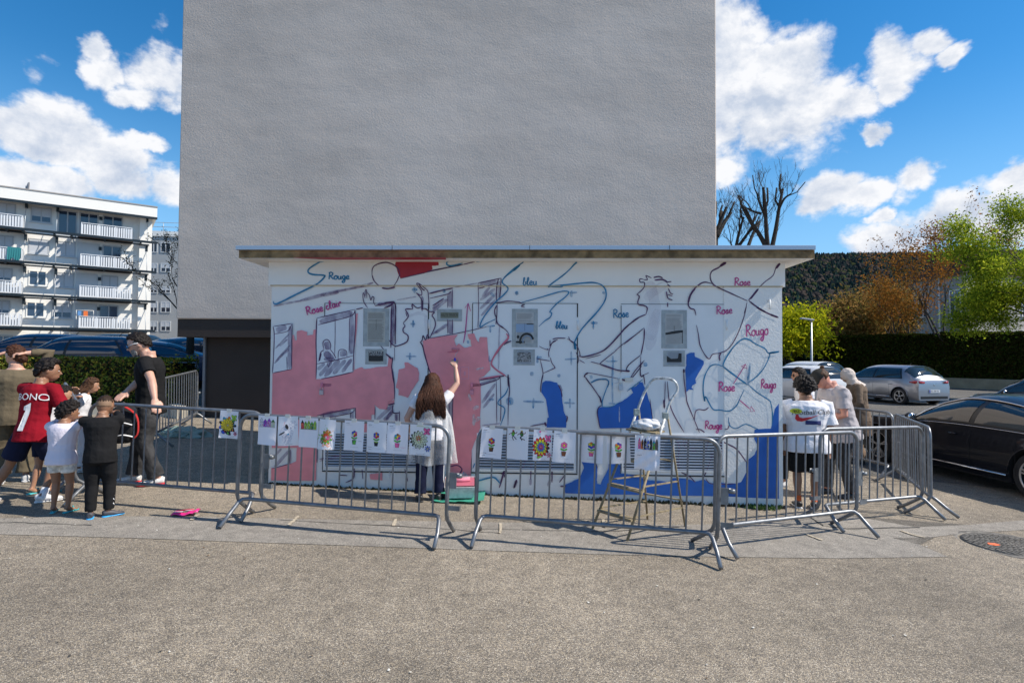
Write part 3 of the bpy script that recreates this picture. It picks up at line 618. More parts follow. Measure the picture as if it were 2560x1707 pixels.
area('painted_area', 'G 975,492 1010,482 1110,480 1200,432 1262,395 1332,335 1310,290 1370,262 1395,232 1430,225 1440,260 1470,330 1500,430 1522,500 1533,600 1533,700 992,705 966,540', P_BLUE, 0.0, 'blue painted area beside the ladder', 0.8)
area('painted_area', 'G 632,1372 630,1282 700,1255 780,1215 825,1110 792,1020 935,1030 965,1110 957,1240 960,1272 1000,1280 1012,1240 1030,1205 1075,1120 1082,1060 1200,1080 1200,1168 H 110,1050 250,1100 330,1105 440,1118 480,1078 620,1085 700,1112 790,1090 850,1132 920,1108 1000,1130 1092,1130 1150,1112 1198,1020 1196,915 1280,845 1312,765 1275,690 1280,600 1440,592 1460,480 1478,400 1518,345 1518,1278 1200,1268 900,1255 520,1250 0,1238', P_BLUE, 0.0, 'deep blue painted band along the foot of the wall and up its right corner', 0.8)
area('painted_area', 'D 612,1045 645,1028 690,1022 697,1065 780,1105 782,1135 762,1175 700,1282 708,1325 672,1345 662,1362 680,1388 640,1385 612,1412 600,1200 612,1150', P_BLUE, 0.0, 'small blue patch right of the notices', 0.6)
area('painted_area', 'B 150,138 620,138 632,195 600,205 555,206 558,245 470,290 440,298 190,354 165,300 135,215 128,182', P_RED, 0.0, 'deep red painted patch by the outlined circle', 0.7)
def soff(u, v):
    d = ray(u, v); k = (2.9985 - CAMZ) / d.z; p = Vector((0, 0, CAMZ)) + d * k - PL; return Vector((p.dot(wx), -p.dot(wn), 2.9985))
b = MB(); Pr = pp('A 340,103 700,106 1100,106 1568,108'); 
top = [soff(u, 643.6) for u in range(735, 1130, 20)]; bot = [soff(u, 645.0 + min(1.0, (u - 735) / 90) * 4.6) for u in range(735, 1130, 20)]
b.add(top + bot, [(i, i + 1, len(top) + i + 1, len(top) + i) for i in range(len(top) - 1)]); b.build('soffit_paint', P_RED, SH, label='red paint strip under the roof edge')
# window panes left white
area('white_patch', 'A 112,905 325,868 316,1398 100,1442', P_WHITE, 0.0012)
area('white_patch', 'A 605,810 1048,706 1052,1180 1030,1425 660,1508 600,1510', P_WHITE, 0.0012)
# ---- smudged shading
k = Ink()
for s, w in [('A 180,1130 270,1050', 5), ('A 130,1160 290,990', 4), ('A 120,1330 300,1120', 6), ('A 180,1260 290,1160', 7), ('A 300,900 295,1390', 11), ('A 140,950 260,910', 14), ('A 640,850 1020,745', 14), ('A 1010,760 1008,1220', 13), ('A 640,1470 780,1310', 10), ('A 700,1480 870,1290', 12), ('A 800,1450 940,1290', 11), ('A 900,1430 1010,1280', 9), ('A 620,1400 700,1330', 9),
             ('A 720,1080 745,1170', 16), ('A 700,1200 790,1290', 18), ('A 690,1280 820,1285', 10), ('A 905,1180 915,1250', 16), ('A 110,670 300,630 520,590 700,545', 4.5), ('A 640,545 1000,470 1260,400', 6), ('A 420,600 800,500 1240,430', 4.5), ('A 680,550 860,510', 7), ('A 1490,650 1480,1110', 8), ('A 1310,650 1480,640', 10),
             ('B 100,640 95,1120', 9), ('B 440,560 440,730', 7), ('B 560,700 690,590', 6), ('B 560,730 730,590', 8), ('B 590,980 730,880', 9), ('B 540,1000 700,910', 6), ('B 762,500 762,680', 10), ('B 765,830 765,990', 12), ('B 800,455 1080,405', 3), ('B 150,600 370,560', 3.5), ('B 1100,430 1300,380', 8), ('B 1110,600 1280,470', 7), ('B 1110,700 1300,520', 8), ('B 1120,780 1280,600', 6), ('B 1130,560 1220,450', 6), ('B 1330,380 1335,600', 7), ('B 1330,900 1320,1400', 4),
             ('F 940,240 1100,190', 9), ('F 960,420 1090,230', 8), ('F 970,470 1080,330', 7), ('F 650,320 655,680', 9), ('F 570,470 630,390', 8), ('F 120,520 125,600', 8), ('F 20,590 90,480', 8), ('F 960,640 1140,620', 3),
             ('E 650,640 1000,580', 12), ('E 1020,590 1022,680', 7), ('E 1300,690 1480,520', 9), ('E 1380,690 1480,600', 9), ('E 120,1230 300,1030', 8), ('E 110,1120 200,1020', 6), ('E 300,1030 300,1180', 7), ('E 1520,620 1520,700', 7), ('E 640,1160 960,1090', 6),
             ('G 100,1320 130,1240', 8), ('G 455,1300 480,1230', 7), ('G 270,1290 275,1220', 6), ('G 280,680 430,650', 4), ('G 575,255 600,320', 5), ('G 645,640 655,580', 4)]:
    k.st(s, w, 0.0018, smooth=len(s.split()) > 3, taper=True)
k.done('smudged_shading', S_PURP, 'smeared purple shading of the drawn windows')
k = Ink()
for s, w in [('D 240,330 300,560 260,900', 30), ('D 200,500 420,340', 22), ('D 330,600 240,1000', 26), ('B 480,780 500,1000', 10), ('A 700,1060 740,1280', 20), ('B 280,790 400,750 500,790', 8), ('D 1210,1180 1200,1330', 6)]: k.st(s, w, 0.0015)
k.done('pale_wash', S_PALE)
k = Ink()
for s, w in [('B 350,450 350,520', 5), ('B 320,480 385,480', 7), ('B 690,470 692,515', 8), ('B 335,830 335,915', 5), ('B 300,875 360,875', 5), ('B 300,1205 300,1290', 5.5), ('B 250,1248 375,1248', 4), ('B 955,1083 980,1083', 7), ('B 1225,900 1225,975', 5), ('B 1190,905 1280,895', 4), ('B 1215,1240 1215,1300 1260,1285', 4), ('B 1520,500 1540,540', 8), ('B 1230,520 1270,560', 7),
             ('C 145,500 150,540', 8), ('C 780,490 775,565', 6), ('C 760,515 845,512', 5), ('C 1150,500 1150,530', 7), ('C 1000,865 1080,862', 6), ('C 1030,840 1030,940', 4), ('C 385,1240 385,1325', 5), ('C 375,1262 435,1258', 6), ('C 775,1190 775,1350', 4.5), ('C 700,1285 835,1275', 4), ('C 1255,1240 1255,1480', 5), ('C 1170,1305 1310,1305', 4), ('C 300,1450 340,1450', 9), ('C 615,1470 650,1470', 8), ('C 990,1490 1020,1480', 8),
             ('G 195,425 410,432', 5), ('G 305,390 300,500', 5), ('G 620,440 730,445', 5), ('G 680,395 680,495', 5), ('G 1115,80 1120,450', 4), ('G 1080,448 1145,448', 4), ('F 1230,365 1235,440', 18), ('F 1030,390 1075,385', 6), ('D 1235,1130 1215,1340', 6), ('D 1090,1330 1200,1320', 5), ('D 205,1120 215,1160', 9), ('D 1230,1160 1210,1300', 5), ('F 560,390 600,360', 7)]:
    k.st(s, w, 0.0022)
k.done('smudged_guide_marks', S_TEAL, 'faint blue smudged guide crosses')
# ---- purple outlines
k = Ink(); LAY = 0.0030
for s, w in [('A 1245,310 1250,240 1290,195 1380,168 1450,175 1510,205 1550,250 1565,310 B 170,330 150,380 110,440', 2.2), ('A 1245,310 1270,380 1325,435', 2.2), ('A 1360,460 1430,468 1510,450', 3.4),
             ('A 105,905 325,870', 1.6), ('A 325,870 320,1100 318,1395', 1.6), ('A 105,905 118,1000 110,1250 98,1440', 1.8), ('A 98,1440 318,1395', 1.6), ('A 120,990 270,958 318,880', 1.5), ('A 262,1250 268,1400', 1.5),
             ('A 605,810 1050,708', 1.8), ('A 610,810 605,900 600,1100 605,1300 600,1510', 2.2), ('A 1050,715 1052,900 1030,1300 1025,1425', 2.0), ('A 625,885 820,835 1010,780 1050,715', 1.8), ('A 820,815 820,1000 815,1230', 1.4), ('A 660,1508 850,1470 1025,1428', 2.0), ('A 612,1335 830,1290 1030,1240', 1.6), ('A 985,810 980,1220', 1.2),
             ('A 690,1170 680,1090 715,1055 750,1070 770,1120 765,1170', 1.6), ('A 690,1175 650,1210 630,1310', 1.8), ('A 765,1170 800,1215 830,1270', 1.8), ('A 855,1300 860,1190 905,1168 950,1190 955,1250', 1.5), ('A 730,1320 742,1370 765,1320 820,1290', 1.2), ('A 660,1210 640,1300', 2.4),
             ('A 1195,690 1150,620 1140,540 1150,520 1165,580', 1.6), ('A 1165,560 1168,490 1180,488 1185,580', 1.4), ('A 1180,500 1215,545 1230,600 1250,560 1268,575 1262,620 1282,665', 1.6), ('A 1282,665 1400,640 1505,625', 2.4), ('A 1385,690 1450,670 1505,625', 2), ('A 1140,690 1060,706', 2.4),
             ('A 1505,625 1520,700 1510,900 1515,1110', 2.2), ('A 1470,660 1465,1150', 1.6), ('A 1440,1060 1480,1110 1515,1130 B 130,1135 220,1105 270,1070 275,1010 225,970 220,930 240,900 220,865', 2.4), ('A 1345,1130 1380,1165', 1.6), ('A 1405,1215 1478,1275', 2), ('A 1490,1255 1470,1370 E 1480,110 1500,250 1505,455', 1.8),
             ('B 220,865 275,800 275,760 250,705 330,705', 2.2), ('B 330,705 325,650 380,690 430,680', 2.2), ('B 250,740 265,790', 1.4), ('B 430,700 480,700 520,730 580,740 555,775 585,830 590,900 545,1000 525,1040', 2.3), ('B 525,1040 500,1000 480,1060 450,1010 440,1060 415,1090', 2.2), ('B 415,1080 445,1130 470,1230 520,1400 545,1450', 2.4), ('B 445,1120 465,1230', 1.4),
             ('B 375,405 400,410 435,430', 2.0), ('B 375,405 385,430 430,490 430,545 370,515', 1.8), ('B 400,420 440,470 470,490', 2.4), ('B 440,440 500,490 512,560 520,700', 1.8), ('B 370,515 430,590 445,700', 2.0), ('B 440,600 440,710', 3.4),
             ('B 520,525 660,490 795,462', 3.0), ('B 525,580 735,530 775,495', 1.6), ('B 735,540 735,690', 1.5), ('B 788,480 785,700', 2.0), ('B 735,820 735,990', 1.6), ('B 790,820 788,990', 1.8), ('B 560,665 690,580', 2.2), ('B 530,1040 700,1010 930,965 1190,905', 1.4), ('B 930,960 945,965', 4),
             ('B 0,630 120,615', 2), ('B 0,690 60,665 120,620', 1.8), ('B 125,625 135,800 125,1110', 2.0), ('B 80,700 75,1150', 1.6), ('B 120,1140 122,1300', 1.0), ('B 20,1220 85,1280', 2), ('B 100,1260 90,1400 115,1560', 2),
             ('B 190,350 470,285 700,235 915,190', 1.6), ('B 500,270 915,190', 2.6), ('B 915,190 1060,155', 2.0),
             ('B 1085,405 1350,348', 2.2), ('B 1085,405 1090,700 1082,920', 1.5), ('B 1350,348 1345,450 1335,560', 1.8), ('B 1320,355 1300,450 1295,620', 2.2), ('B 1180,440 1320,400', 1.8), ('B 1350,455 1330,590', 1.6), ('B 1090,465 1160,450', 1.8),
             ('B 1290,630 1340,625 1430,612 1560,625 C 190,635 230,640', 2.0), ('C 200,660 240,650 200,670 240,680', 1.5), ('B 1300,660 1275,720 1285,790', 2.2), ('B 1305,640 1300,780 1290,880', 1.8), ('B 1290,780 1310,870 1380,920', 2.4), ('B 1340,905 1400,940 1440,1000 1425,1070', 1.8), ('B 1465,1070 1380,1105 1290,1230', 2.2), ('B 1400,1080 1385,1120', 1.8),
             ('B 1430,1460 1435,1568 F 1215,140 1230,280 1218,440 1215,640', 1.8), ('F 1215,150 1222,260', 3.4), ('F 930,200 1140,160 1180,155', 2.8), ('F 945,245 1100,195 1140,165', 2), ('F 1100,190 1105,620', 1.4), ('F 1140,170 1145,480 1140,600', 1.6), ('F 1180,150 1240,185', 1.2),
             ('F 570,340 675,300', 2.4), ('F 635,320 640,650', 1.6), ('F 675,300 670,690', 1.8), ('F 560,480 625,400', 2.2), ('F 78,500 100,520 150,515', 1.8), ('F 45,440 105,425', 2.2), ('F 90,440 80,500', 1.4), ('F 150,500 150,600', 2),
             ('E 610,640 1055,550', 1.8), ('E 700,668 1000,610 1040,560', 1.6), ('E 1055,550 1055,680', 1.8), ('E 1000,600 995,670', 1.5), ('E 1280,545 1278,690', 1.6), ('E 1490,500 1480,590 1530,615', 1.6), ('E 1430,515 1505,495', 2), ('E 820,655 822,675', 1.4),
             ('E 300,1040 295,1190', 1.6), ('E 90,1250 310,1190', 1.6), ('E 1035,1090 1038,1250 1030,1360 940,1410', 2.4), ('E 640,1140 950,1085', 2), ('E 875,1340 880,1325 960,1330', 2), ('E 615,1020 612,1180', 1.8), ('E 1130,1260 1140,1370', 1.6), ('F 200,1060 235,1190', 1.6),
             ('F 640,1045 720,1030 760,1085 640,1200', 2.2), ('F 760,1100 650,1190', 2),
             ('C 85,1070 0,1110', 2.4), ('C 405,1130 450,1155 510,1175', 1.4), ('C 530,1060 530,1130', 1.6), ('C 525,1130 560,1090 600,1070', 2), ('C 560,1050 620,1038 710,1040', 2.2), ('C 560,1080 620,1055', 1.8), ('C 550,1100 515,1200 520,1260', 1.5), ('C 745,1020 760,1060 800,1095', 2), ('C 730,1045 830,1110 870,1200 880,1245', 1.8), ('C 830,1200 860,1270 850,1330', 1.6), ('C 870,1290 930,1325', 1.3), ('C 495,1160 515,1170', 1.5),
             ('C 375,1275 530,1300', 2.0), ('C 535,1260 550,1320 585,1372 570,1390 445,1445', 1.8), ('C 418,1290 450,1440 440,1510 425,1568', 1.6), ('C 860,1240 930,1252 1110,1200 1210,1130 1330,1000 1420,900 1568,795', 3.0), ('C 940,1275 1120,1230', 1.4), ('C 1000,1310 1100,1335', 1.5), ('C 1100,1335 1240,1385 1330,1410 1450,1418', 3.0), ('C 1105,1335 1130,1310 1300,1175', 1.6), ('C 1280,1185 1400,1085 1568,965', 1.6), ('C 1410,1400 1440,1345 1568,1240', 2.0), ('C 1400,1412 1450,1420', 4),
             ('C 960,1450 1000,1442 1320,1505', 1.4), ('C 1360,1510 1400,1525 1450,1510', 4), ('C 925,1490 935,1460 970,1442', 2.2),
             ('G 400,150 380,260 378,330', 2.2), ('G 560,255 590,320 600,380', 2), ('G 645,570 655,600 640,640', 2.2), ('G 1010,465 1000,410 930,300 870,220 835,170', 2.2), ('G 830,170 845,140 870,132', 2), ('G 985,370 1005,440', 3), ('G 1010,465 975,490 962,540 975,620 990,700', 2.0), ('G 1410,30 1405,150 1425,170 1440,155 1455,250', 1.6), ('G 1505,400 1535,620', 1.4), ('G 270,680 430,655', 1.2), ('G 420,640 435,680', 4),
             ('G 1420,60 1320,185 1280,205', 2.2), ('G 1400,70 1440,10', 1.6),
             ('D 125,455 190,395 200,340 160,335 155,305 190,305', 2.0), ('D 190,310 230,310 215,270 270,295', 1.8), ('D 290,290 340,280 380,295', 3.0), ('D 300,315 380,310 430,340', 3.4), ('D 425,335 465,328', 1.8), ('D 425,355 455,380', 2), ('D 435,395 455,440 482,452', 2.0), ('D 415,425 430,490 475,510', 2.4), ('D 425,455 475,470', 1.8), ('D 428,535 428,578', 2.6), ('D 125,455 150,475 135,530 150,555 200,565 228,590 215,650', 2.4), ('D 215,650 110,700 0,800', 2.4), ('D 200,780 0,945', 1.6), ('D 200,790 195,900 165,1050', 2.4), ('D 165,1050 50,1140 20,1200', 1.6), ('D 200,1100 110,1200 60,1280', 2), ('D 165,1060 160,1200 170,1260 190,1250 205,1340', 1.6), ('D 170,1255 245,1220', 1.2),
             ('D 1000,138 930,190 860,230 845,290 870,350 920,385 1060,450 1210,518', 2.6), ('D 1000,138 1120,118 1260,125 1370,120', 1.5), ('D 1000,140 940,180', 5), ('D 860,350 800,335 750,350 680,410 640,480 630,550 650,590 690,605 705,660', 2.6), ('D 700,400 655,460 632,540', 2.4), ('D 710,755 730,850 745,950 790,1040 835,1085 870,1040 950,1025 1030,980 1110,850 1180,660 1205,530', 1.9), ('D 950,1030 935,1060 940,1105', 2.6), ('D 1180,640 1200,570', 2), ('D 1220,515 1310,400', 2.2), ('D 1240,500 1320,400', 3), ('D 1325,385 1390,325 1460,270 1490,190 1520,150', 1.8), ('D 1490,200 1530,150', 4.5), ('D 1225,518 1300,575 1400,635 1515,682', 3.2), ('D 1300,580 1390,630', 4), ('D 1430,650 1510,680', 4.2),
             ('D 585,1185 590,1300 610,1450 H 620,340 690,510 740,630', 2.0), ('D 585,1185 588,1220', 4), ('H 405,130 400,300 395,400', 1.6), ('H 425,130 445,330 490,460 590,630', 2.0), ('H 392,310 395,390', 4), ('H 690,510 700,430 730,405 790,410 830,385', 2.2), ('H 705,600 750,602 790,630', 2.2), ('H 1035,530 1020,590 985,600', 1.8), ('H 500,680 540,760 530,900 545,1000', 2.2), ('H 580,680 590,760 650,800 710,810', 2.4), ('H 590,690 650,770 700,775', 2), ('H 325,800 380,825 430,820', 2.4), ('H 900,690 1030,750 1110,800 1200,920', 2.6), ('H 870,830 820,980 775,1080', 2.2), ('H 560,1020 640,1060 700,1120', 2), ('H 800,1080 850,1130 1000,1135 1090,1130', 1.6), ('H 945,690 970,860', 1.8), ('H 830,700 800,830', 1.6),
             ('G 240,980 180,1150', 2), ('G 60,1050 0,1210', 2.6), ('G 280,1060 275,1230', 2), ('G 495,1060 495,1260', 2.4), ('G 630,1180 570,1260', 2), ('G 580,1300 640,1300', 3), ('F 1205,1000 1180,1080 1130,1250', 3.4), ('F 1300,1170 1275,1250', 3.6), ('F 1150,1120 1200,1060', 2), ('G 130,1240 100,1320', 3), ('G 940,1040 965,1110', 1.4)]:
    k.st(s, w * 1.2, LAY)
k.done('mural_outline', L_PURP, 'dark purple marker outlines of people and windows')
# ---- teal lines
k = Ink(); LAY = 0.0040
for s, w in [('A 740,138 690,140 600,185 520,240 510,280 560,305 690,315 695,335 650,385 580,432 400,520 180,630 120,645 105,612', 3.4), ('A 740,140 640,160', 4),
             ('B 760,118 830,125 800,145 735,155 725,190 780,205 905,175', 3.2), ('B 1060,160 1130,153', 2.4), ('B 1568,190 1480,270 1390,340 1365,400 1430,465 1380,540 1290,620 1160,780 1110,880 1115,910 1180,870 1285,820', 2.8), ('B 1568,195 1490,265', 4),
             ('C 0,150 100,142 230,150 110,240 0,340', 2.4), ('C 535,125 560,140 820,152 800,200 700,300 525,432 560,440 900,405 1040,400 1130,430 1175,500 1165,600 1080,730 900,930 820,1070 808,1120 825,1170', 3.0), ('C 525,440 680,445', 4), ('C 815,1090 822,1170', 5), ('C 200,628 400,575 640,505 730,500 745,520 690,580 610,640 530,730 550,750 530,800 470,840 400,905', 2.6),
             ('C 1000,1550 1080,1515 1190,1520 1205,1568 G 1075,250 1040,340 1015,420 1015,480', 2.4), ('G 900,235 960,205 1040,195 1080,220 1070,280', 2.2), ('G 1270,320 1350,260 1430,200', 1.8), ('G 1015,485 1110,480 1190,435', 1.2),
             ('F 1220,260 1190,330 1130,390 1120,430 1180,470 1175,540 1140,640', 2.4), ('F 850,1160 920,1180 1000,1160 1080,1150 1140,1210', 3.2), ('F 870,1060 890,1010', 2),
             ('D 1520,1015 1420,1030 1380,985 1290,940 1220,895 1160,895 1090,950 1010,1060 975,1130 970,1160', 2.8), ('D 1420,1030 1425,1060 1380,1160 1310,1250 1215,1320', 2.4), ('D 970,1160 900,1140 840,1165 790,1260 775,1380 790,1500 H 800,280 870,400 940,410 1030,420 1100,370 1140,290 1175,215', 2.8), ('D 970,1160 1060,1230 1210,1340', 3.4), ('D 1210,1330 1300,1410 1420,1490 H 1440,350 1455,450 1450,560', 2.6), ('D 1520,1015 1420,1030', 4), ('H 1025,480 1035,560 1100,590 1190,550 1280,585 1320,600', 2.2)]:
    k.st(s, w * 1.18, LAY)
k.done('mural_outline', L_TEAL, 'teal marker lines of ribbons and petals')
k = Ink(); k.st('B 1410,985 1430,1040 1340,1140 1240,1310 1270,1380 1350,1440 1400,1470', 4.4, LAY); k.st('B 1095,1510 1340,1470', 3.5, LAY); k.st('B 730,1200 855,1190', 4, LAY); k.done('brush_line', L_PINK, 'thin pink brush contour')
k = Ink(); k.st('B 915,1095 940,950 965,640', 2.8, LAY); k.st('B 935,690 968,635 998,728', 3, LAY, smooth=False)
k.st('D 1070,1335 1190,1140', 2.2, LAY); k.st('D 1150,1160 1190,1138 1208,1180 1150,1160', 2.2, LAY, smooth=False); k.st('H 1130,310 1235,400', 2.4, LAY); k.st('H 1235,425 1245,375 1282,422 1235,425', 2.4, LAY, smooth=False); k.st('H 1040,650 1090,690', 2.6, LAY)
k.done('arrow', L_MAG, 'magenta arrows drawn among the lettering')
k = Ink()
for s, w in [('B 1060,1400 1150,1380', 5), ('F 870,480 930,450', 8), ('F 880,600 940,560', 9), ('F 830,330 850,400', 6), ('F 770,1100 830,1170', 10), ('F 880,530 880,640', 7), ('F 640,870 700,860', 5), ('E 1450,1270 1442,1360', 3), ('G 1190,480 1190,640', 3), ('G 1140,240 1220,215', 3)]: k.st(s, w, 0.0026)
k.done('thin_paint_streaks', S_WHITE)
# ---- handwriting
GL = {'R': (0.62, [[(0.08, 0), (0.10, 0.95)], [(0.0, 0.9), (0.25, 1.02), (0.5, 0.85), (0.42, 0.6), (0.12, 0.5)], [(0.2, 0.5), (0.4, 0.25), (0.62, 0.02)]]),
      'o': (0.46, [[(0.22, 0.5), (0.05, 0.35), (0.06, 0.08), (0.24, 0.0), (0.4, 0.14), (0.38, 0.4), (0.22, 0.5), (0.46, 0.45)]]),
      'u': (0.46, [[(0.04, 0.48), (0.05, 0.12), (0.18, 0.0), (0.34, 0.15), (0.36, 0.48), (0.36, 0.08), (0.48, 0.06)]]),
      'g': (0.46, [[(0.38, 0.42), (0.2, 0.5), (0.05, 0.3), (0.15, 0.04), (0.34, 0.18), (0.38, 0.46), (0.38, -0.25), (0.22, -0.5), (0.05, -0.38), (0.2, -0.18), (0.48, 0.05)]]),
      'e': (0.42, [[(0.04, 0.22), (0.32, 0.3), (0.26, 0.5), (0.08, 0.42), (0.04, 0.15), (0.2, 0.0), (0.42, 0.1)]]),
      's': (0.40, [[(0.0, 0.1), (0.2, 0.5), (0.3, 0.25), (0.2, 0.02), (0.04, 0.06)], [(0.2, 0.02), (0.42, 0.1)]]),
      'a': (0.46, [[(0.34, 0.44), (0.14, 0.48), (0.04, 0.2), (0.18, 0.02), (0.34, 0.25), (0.36, 0.48), (0.36, 0.08), (0.48, 0.06)]]),
      'b': (0.44, [[(0.0, 0.15), (0.16, 0.6), (0.2, 0.95), (0.08, 0.9), (0.08, 0.1), (0.22, 0.0), (0.36, 0.2), (0.3, 0.42), (0.44, 0.38)]]),
      'l': (0.28, [[(0.0, 0.1), (0.2, 0.7), (0.18, 0.98), (0.07, 0.85), (0.08, 0.1), (0.28, 0.06)]]),
      'c': (0.38, [[(0.3, 0.4), (0.14, 0.48), (0.04, 0.2), (0.18, 0.0), (0.38, 0.1)]]),
      'i': (0.22, [[(0.05, 0.45), (0.06, 0.08), (0.22, 0.06)], [(0.06, 0.68), (0.1, 0.72)]]),
      'r': (0.36, [[(0.03, 0.45), (0.06, 0.0)], [(0.06, 0.3), (0.2, 0.5), (0.36, 0.42)]]), ' ': (0.28, [])}
def write(txt, u0, v0, u1, v1, h, m, w, name='lettering'):
    """from baseline start (u0,v0) to baseline end (u1,v1), cap height h px"""
    tot = sum(GL[c][0] + 0.04 for c in txt); L_ = math.hypot(u1 - u0, v1 - v0); sx = L_ / tot; dx, dy = (u1 - u0) / L_, (v1 - v0) / L_
    k = Ink(); x = 0
    for c in txt:
        for stx in GL[c][1]:
            P = []
            for (a, b_) in stx: X = (x + a) * sx + b_ * h * 0.06; Y = b_ * h; P.append((u0 + dx * X + dy * Y, v0 + dy * X - dx * Y))
            k.st(P, w, 0.0044, taper=False)
        x += GL[c][0] + 0.04
    return k.done(name, m, 'handwritten word %s on the wall' % txt)
write('Rouge', 821, 698, 874, 698, 17, L_TEAL, 3.0)
write('Rose clair', 767, 788, 855, 764, 20, L_MAG, 3.0)
write('bleu', 1307, 713, 1343, 712, 19, L_TEAL, 2.6)
write('bleu', 1389, 821, 1419, 822, 18, L_TEAL, 2.6)
write('Rose', 1533, 795, 1573, 792, 21, L_TEAL, 2.6)
write('Rose', 1836, 714, 1877, 713, 19, L_MAG, 2.8)
write('Rose', 1791, 786, 1832, 783, 20, L_MAG, 2.8)
write('Rougo'.replace('o', 'o'), 1865, 841, 1922, 836, 28, L_MAG, 3.0)
write('Rose', 1796, 978, 1838, 977, 23, L_MAG, 3.0)
write('Rougo', 1902, 970, 1940, 970, 22, L_MAG, 2.8)
write('Rouge', 1762, 1072, 1806, 1072, 20, L_MAG, 3.0)
# the drawing also crosses the beam and the soffit with little dashes of dried paint
# ================================================================== HILL, FAR BUILDINGS, HEDGES, TREES
def leaf_mat(name, c1, c2, tr=0.35):
    m = bpy.data.materials.new(name); m.use_nodes = True; nt = m.node_tree; N = nt.nodes; L = nt.links; N.clear()
    o = N.new('ShaderNodeOutputMaterial'); d = N.new('ShaderNodeBsdfDiffuse'); t = N.new('ShaderNodeBsdfTranslucent'); mx = N.new('ShaderNodeMixShader'); mx.inputs[0].default_value = tr
    g = N.new('ShaderNodeNewGeometry'); r = N.new('ShaderNodeValToRGB'); e = r.color_ramp.elements; e[0].color = (*c1, 1); e[1].color = (*c2, 1); L.new(g.outputs['Random Per Island'], r.inputs[0])
    L.new(r.outputs[0], d.inputs[0]); L.new(r.outputs[0], t.inputs[0]); L.new(d.outputs[0], mx.inputs[1]); L.new(t.outputs[0], mx.inputs[2]); L.new(mx.outputs[0], o.inputs[0]); return m
# ---- wooded hill
def hillz(x, y):
    px = 1280 + x / y * FPX
    top = 128 * (1 + 0.05 * math.sin(x * 0.004) + 0.03 * math.sin(x * 0.011 + 1)) * (0.62 + 0.38 * sstep(-500, 420, x))
    f = sstep(230, 760, y)
    return -2 + top * f + 7 * noise.noise(Vector((x * .006, y * .006, 0))) * f
hb = MB(); hx = [x for x in range(-1500, 2001, 50)]; hy = [y for y in range(200, 1101, 30)]
hb.add([(x, y, hillz(x, y)) for y in hy for x in hx], [(j * len(hx) + i, j * len(hx) + i + 1, (j + 1) * len(hx) + i + 1, (j + 1) * len(hx) + i) for j in range(len(hy) - 1) for i in range(len(hx) - 1)], 0, True)
hb.build('hill', mat('hill_soil', (0.035, 0.045, 0.03), 0.95), kind='structure', label='dark wooded hill on the horizon at right')
fv, ff, fm = [], [], []
rng = np.random.RandomState(3)
for i in range(26000):
    y = rng.uniform(235, 800); lo, hi = (0.36, 1.05)
    x = y * rng.uniform(lo, hi) if rng.rand() < .93 else y * rng.uniform(-1.2, 1.6)
    z = hillz(x, y) - 1; con = rng.rand() < 0.60; h = rng.uniform(4, 9) * (1 if con else .8); r = rng.uniform(2.4, 3.8) * (1 if con else 1.35)
    k = len(fv); n = 5; a0 = rng.rand() * 6
    if con:
        for q in range(n): fv.append((x + r * math.cos(a0 + q * 1.2566), y + r * math.sin(a0 + q * 1.2566), z + rng.uniform(0, 2)))
        fv.append((x, y, z + h))
        for q in range(n): ff.append((k + q, k + (q + 1) % n, k + n)); fm.append(0 if rng.rand() < .75 else 3)
    else:
        for q in range(n): fv.append((x + r * math.cos(a0 + q * 1.2566) * rng.uniform(.7, 1.1), y + r * math.sin(a0 + q * 1.2566) * rng.uniform(.7, 1.1), z + h * .45))
        for q in range(n): fv.append((x + .55 * r * math.cos(a0 + .6 + q * 1.2566), y + .55 * r * math.sin(a0 + .6 + q * 1.2566), z + h * rng.uniform(.75, .95)))
        fv.append((x, y, z + h)); mi = 1 if rng.rand() < .7 else 2
        for q in range(n):
            ff.append((k + q, k + (q + 1) % n, k + n + q)); ff.append((k + (q + 1) % n, k + n + (q + 1) % n, k + n + q)); ff.append((k + n + q, k + n + (q + 1) % n, k + 2 * n)); fm += [mi] * 3
me = bpy.data.meshes.new('forest'); me.from_pydata(fv, [], ff); me.update()
for c in (leaf_mat('far_conifer', (0.014, 0.024, 0.026), (0.026, 0.038, 0.036), .1), leaf_mat('far_bare_wood', (0.045, 0.040, 0.038), (0.075, 0.058, 0.048), .1), leaf_mat('far_spring_leaf', (0.05, 0.06, 0.025), (0.07, 0.075, 0.035), .2), leaf_mat('far_conifer_light', (0.018, 0.04, 0.032), (0.03, 0.055, 0.04), .1)): me.materials.append(c)
me.polygons.foreach_set('material_index', fm); o = bpy.data.objects.new('forest', me); link(o); tag(o, 'mixed dark conifer and bare wood covering the hill', kind='stuff')
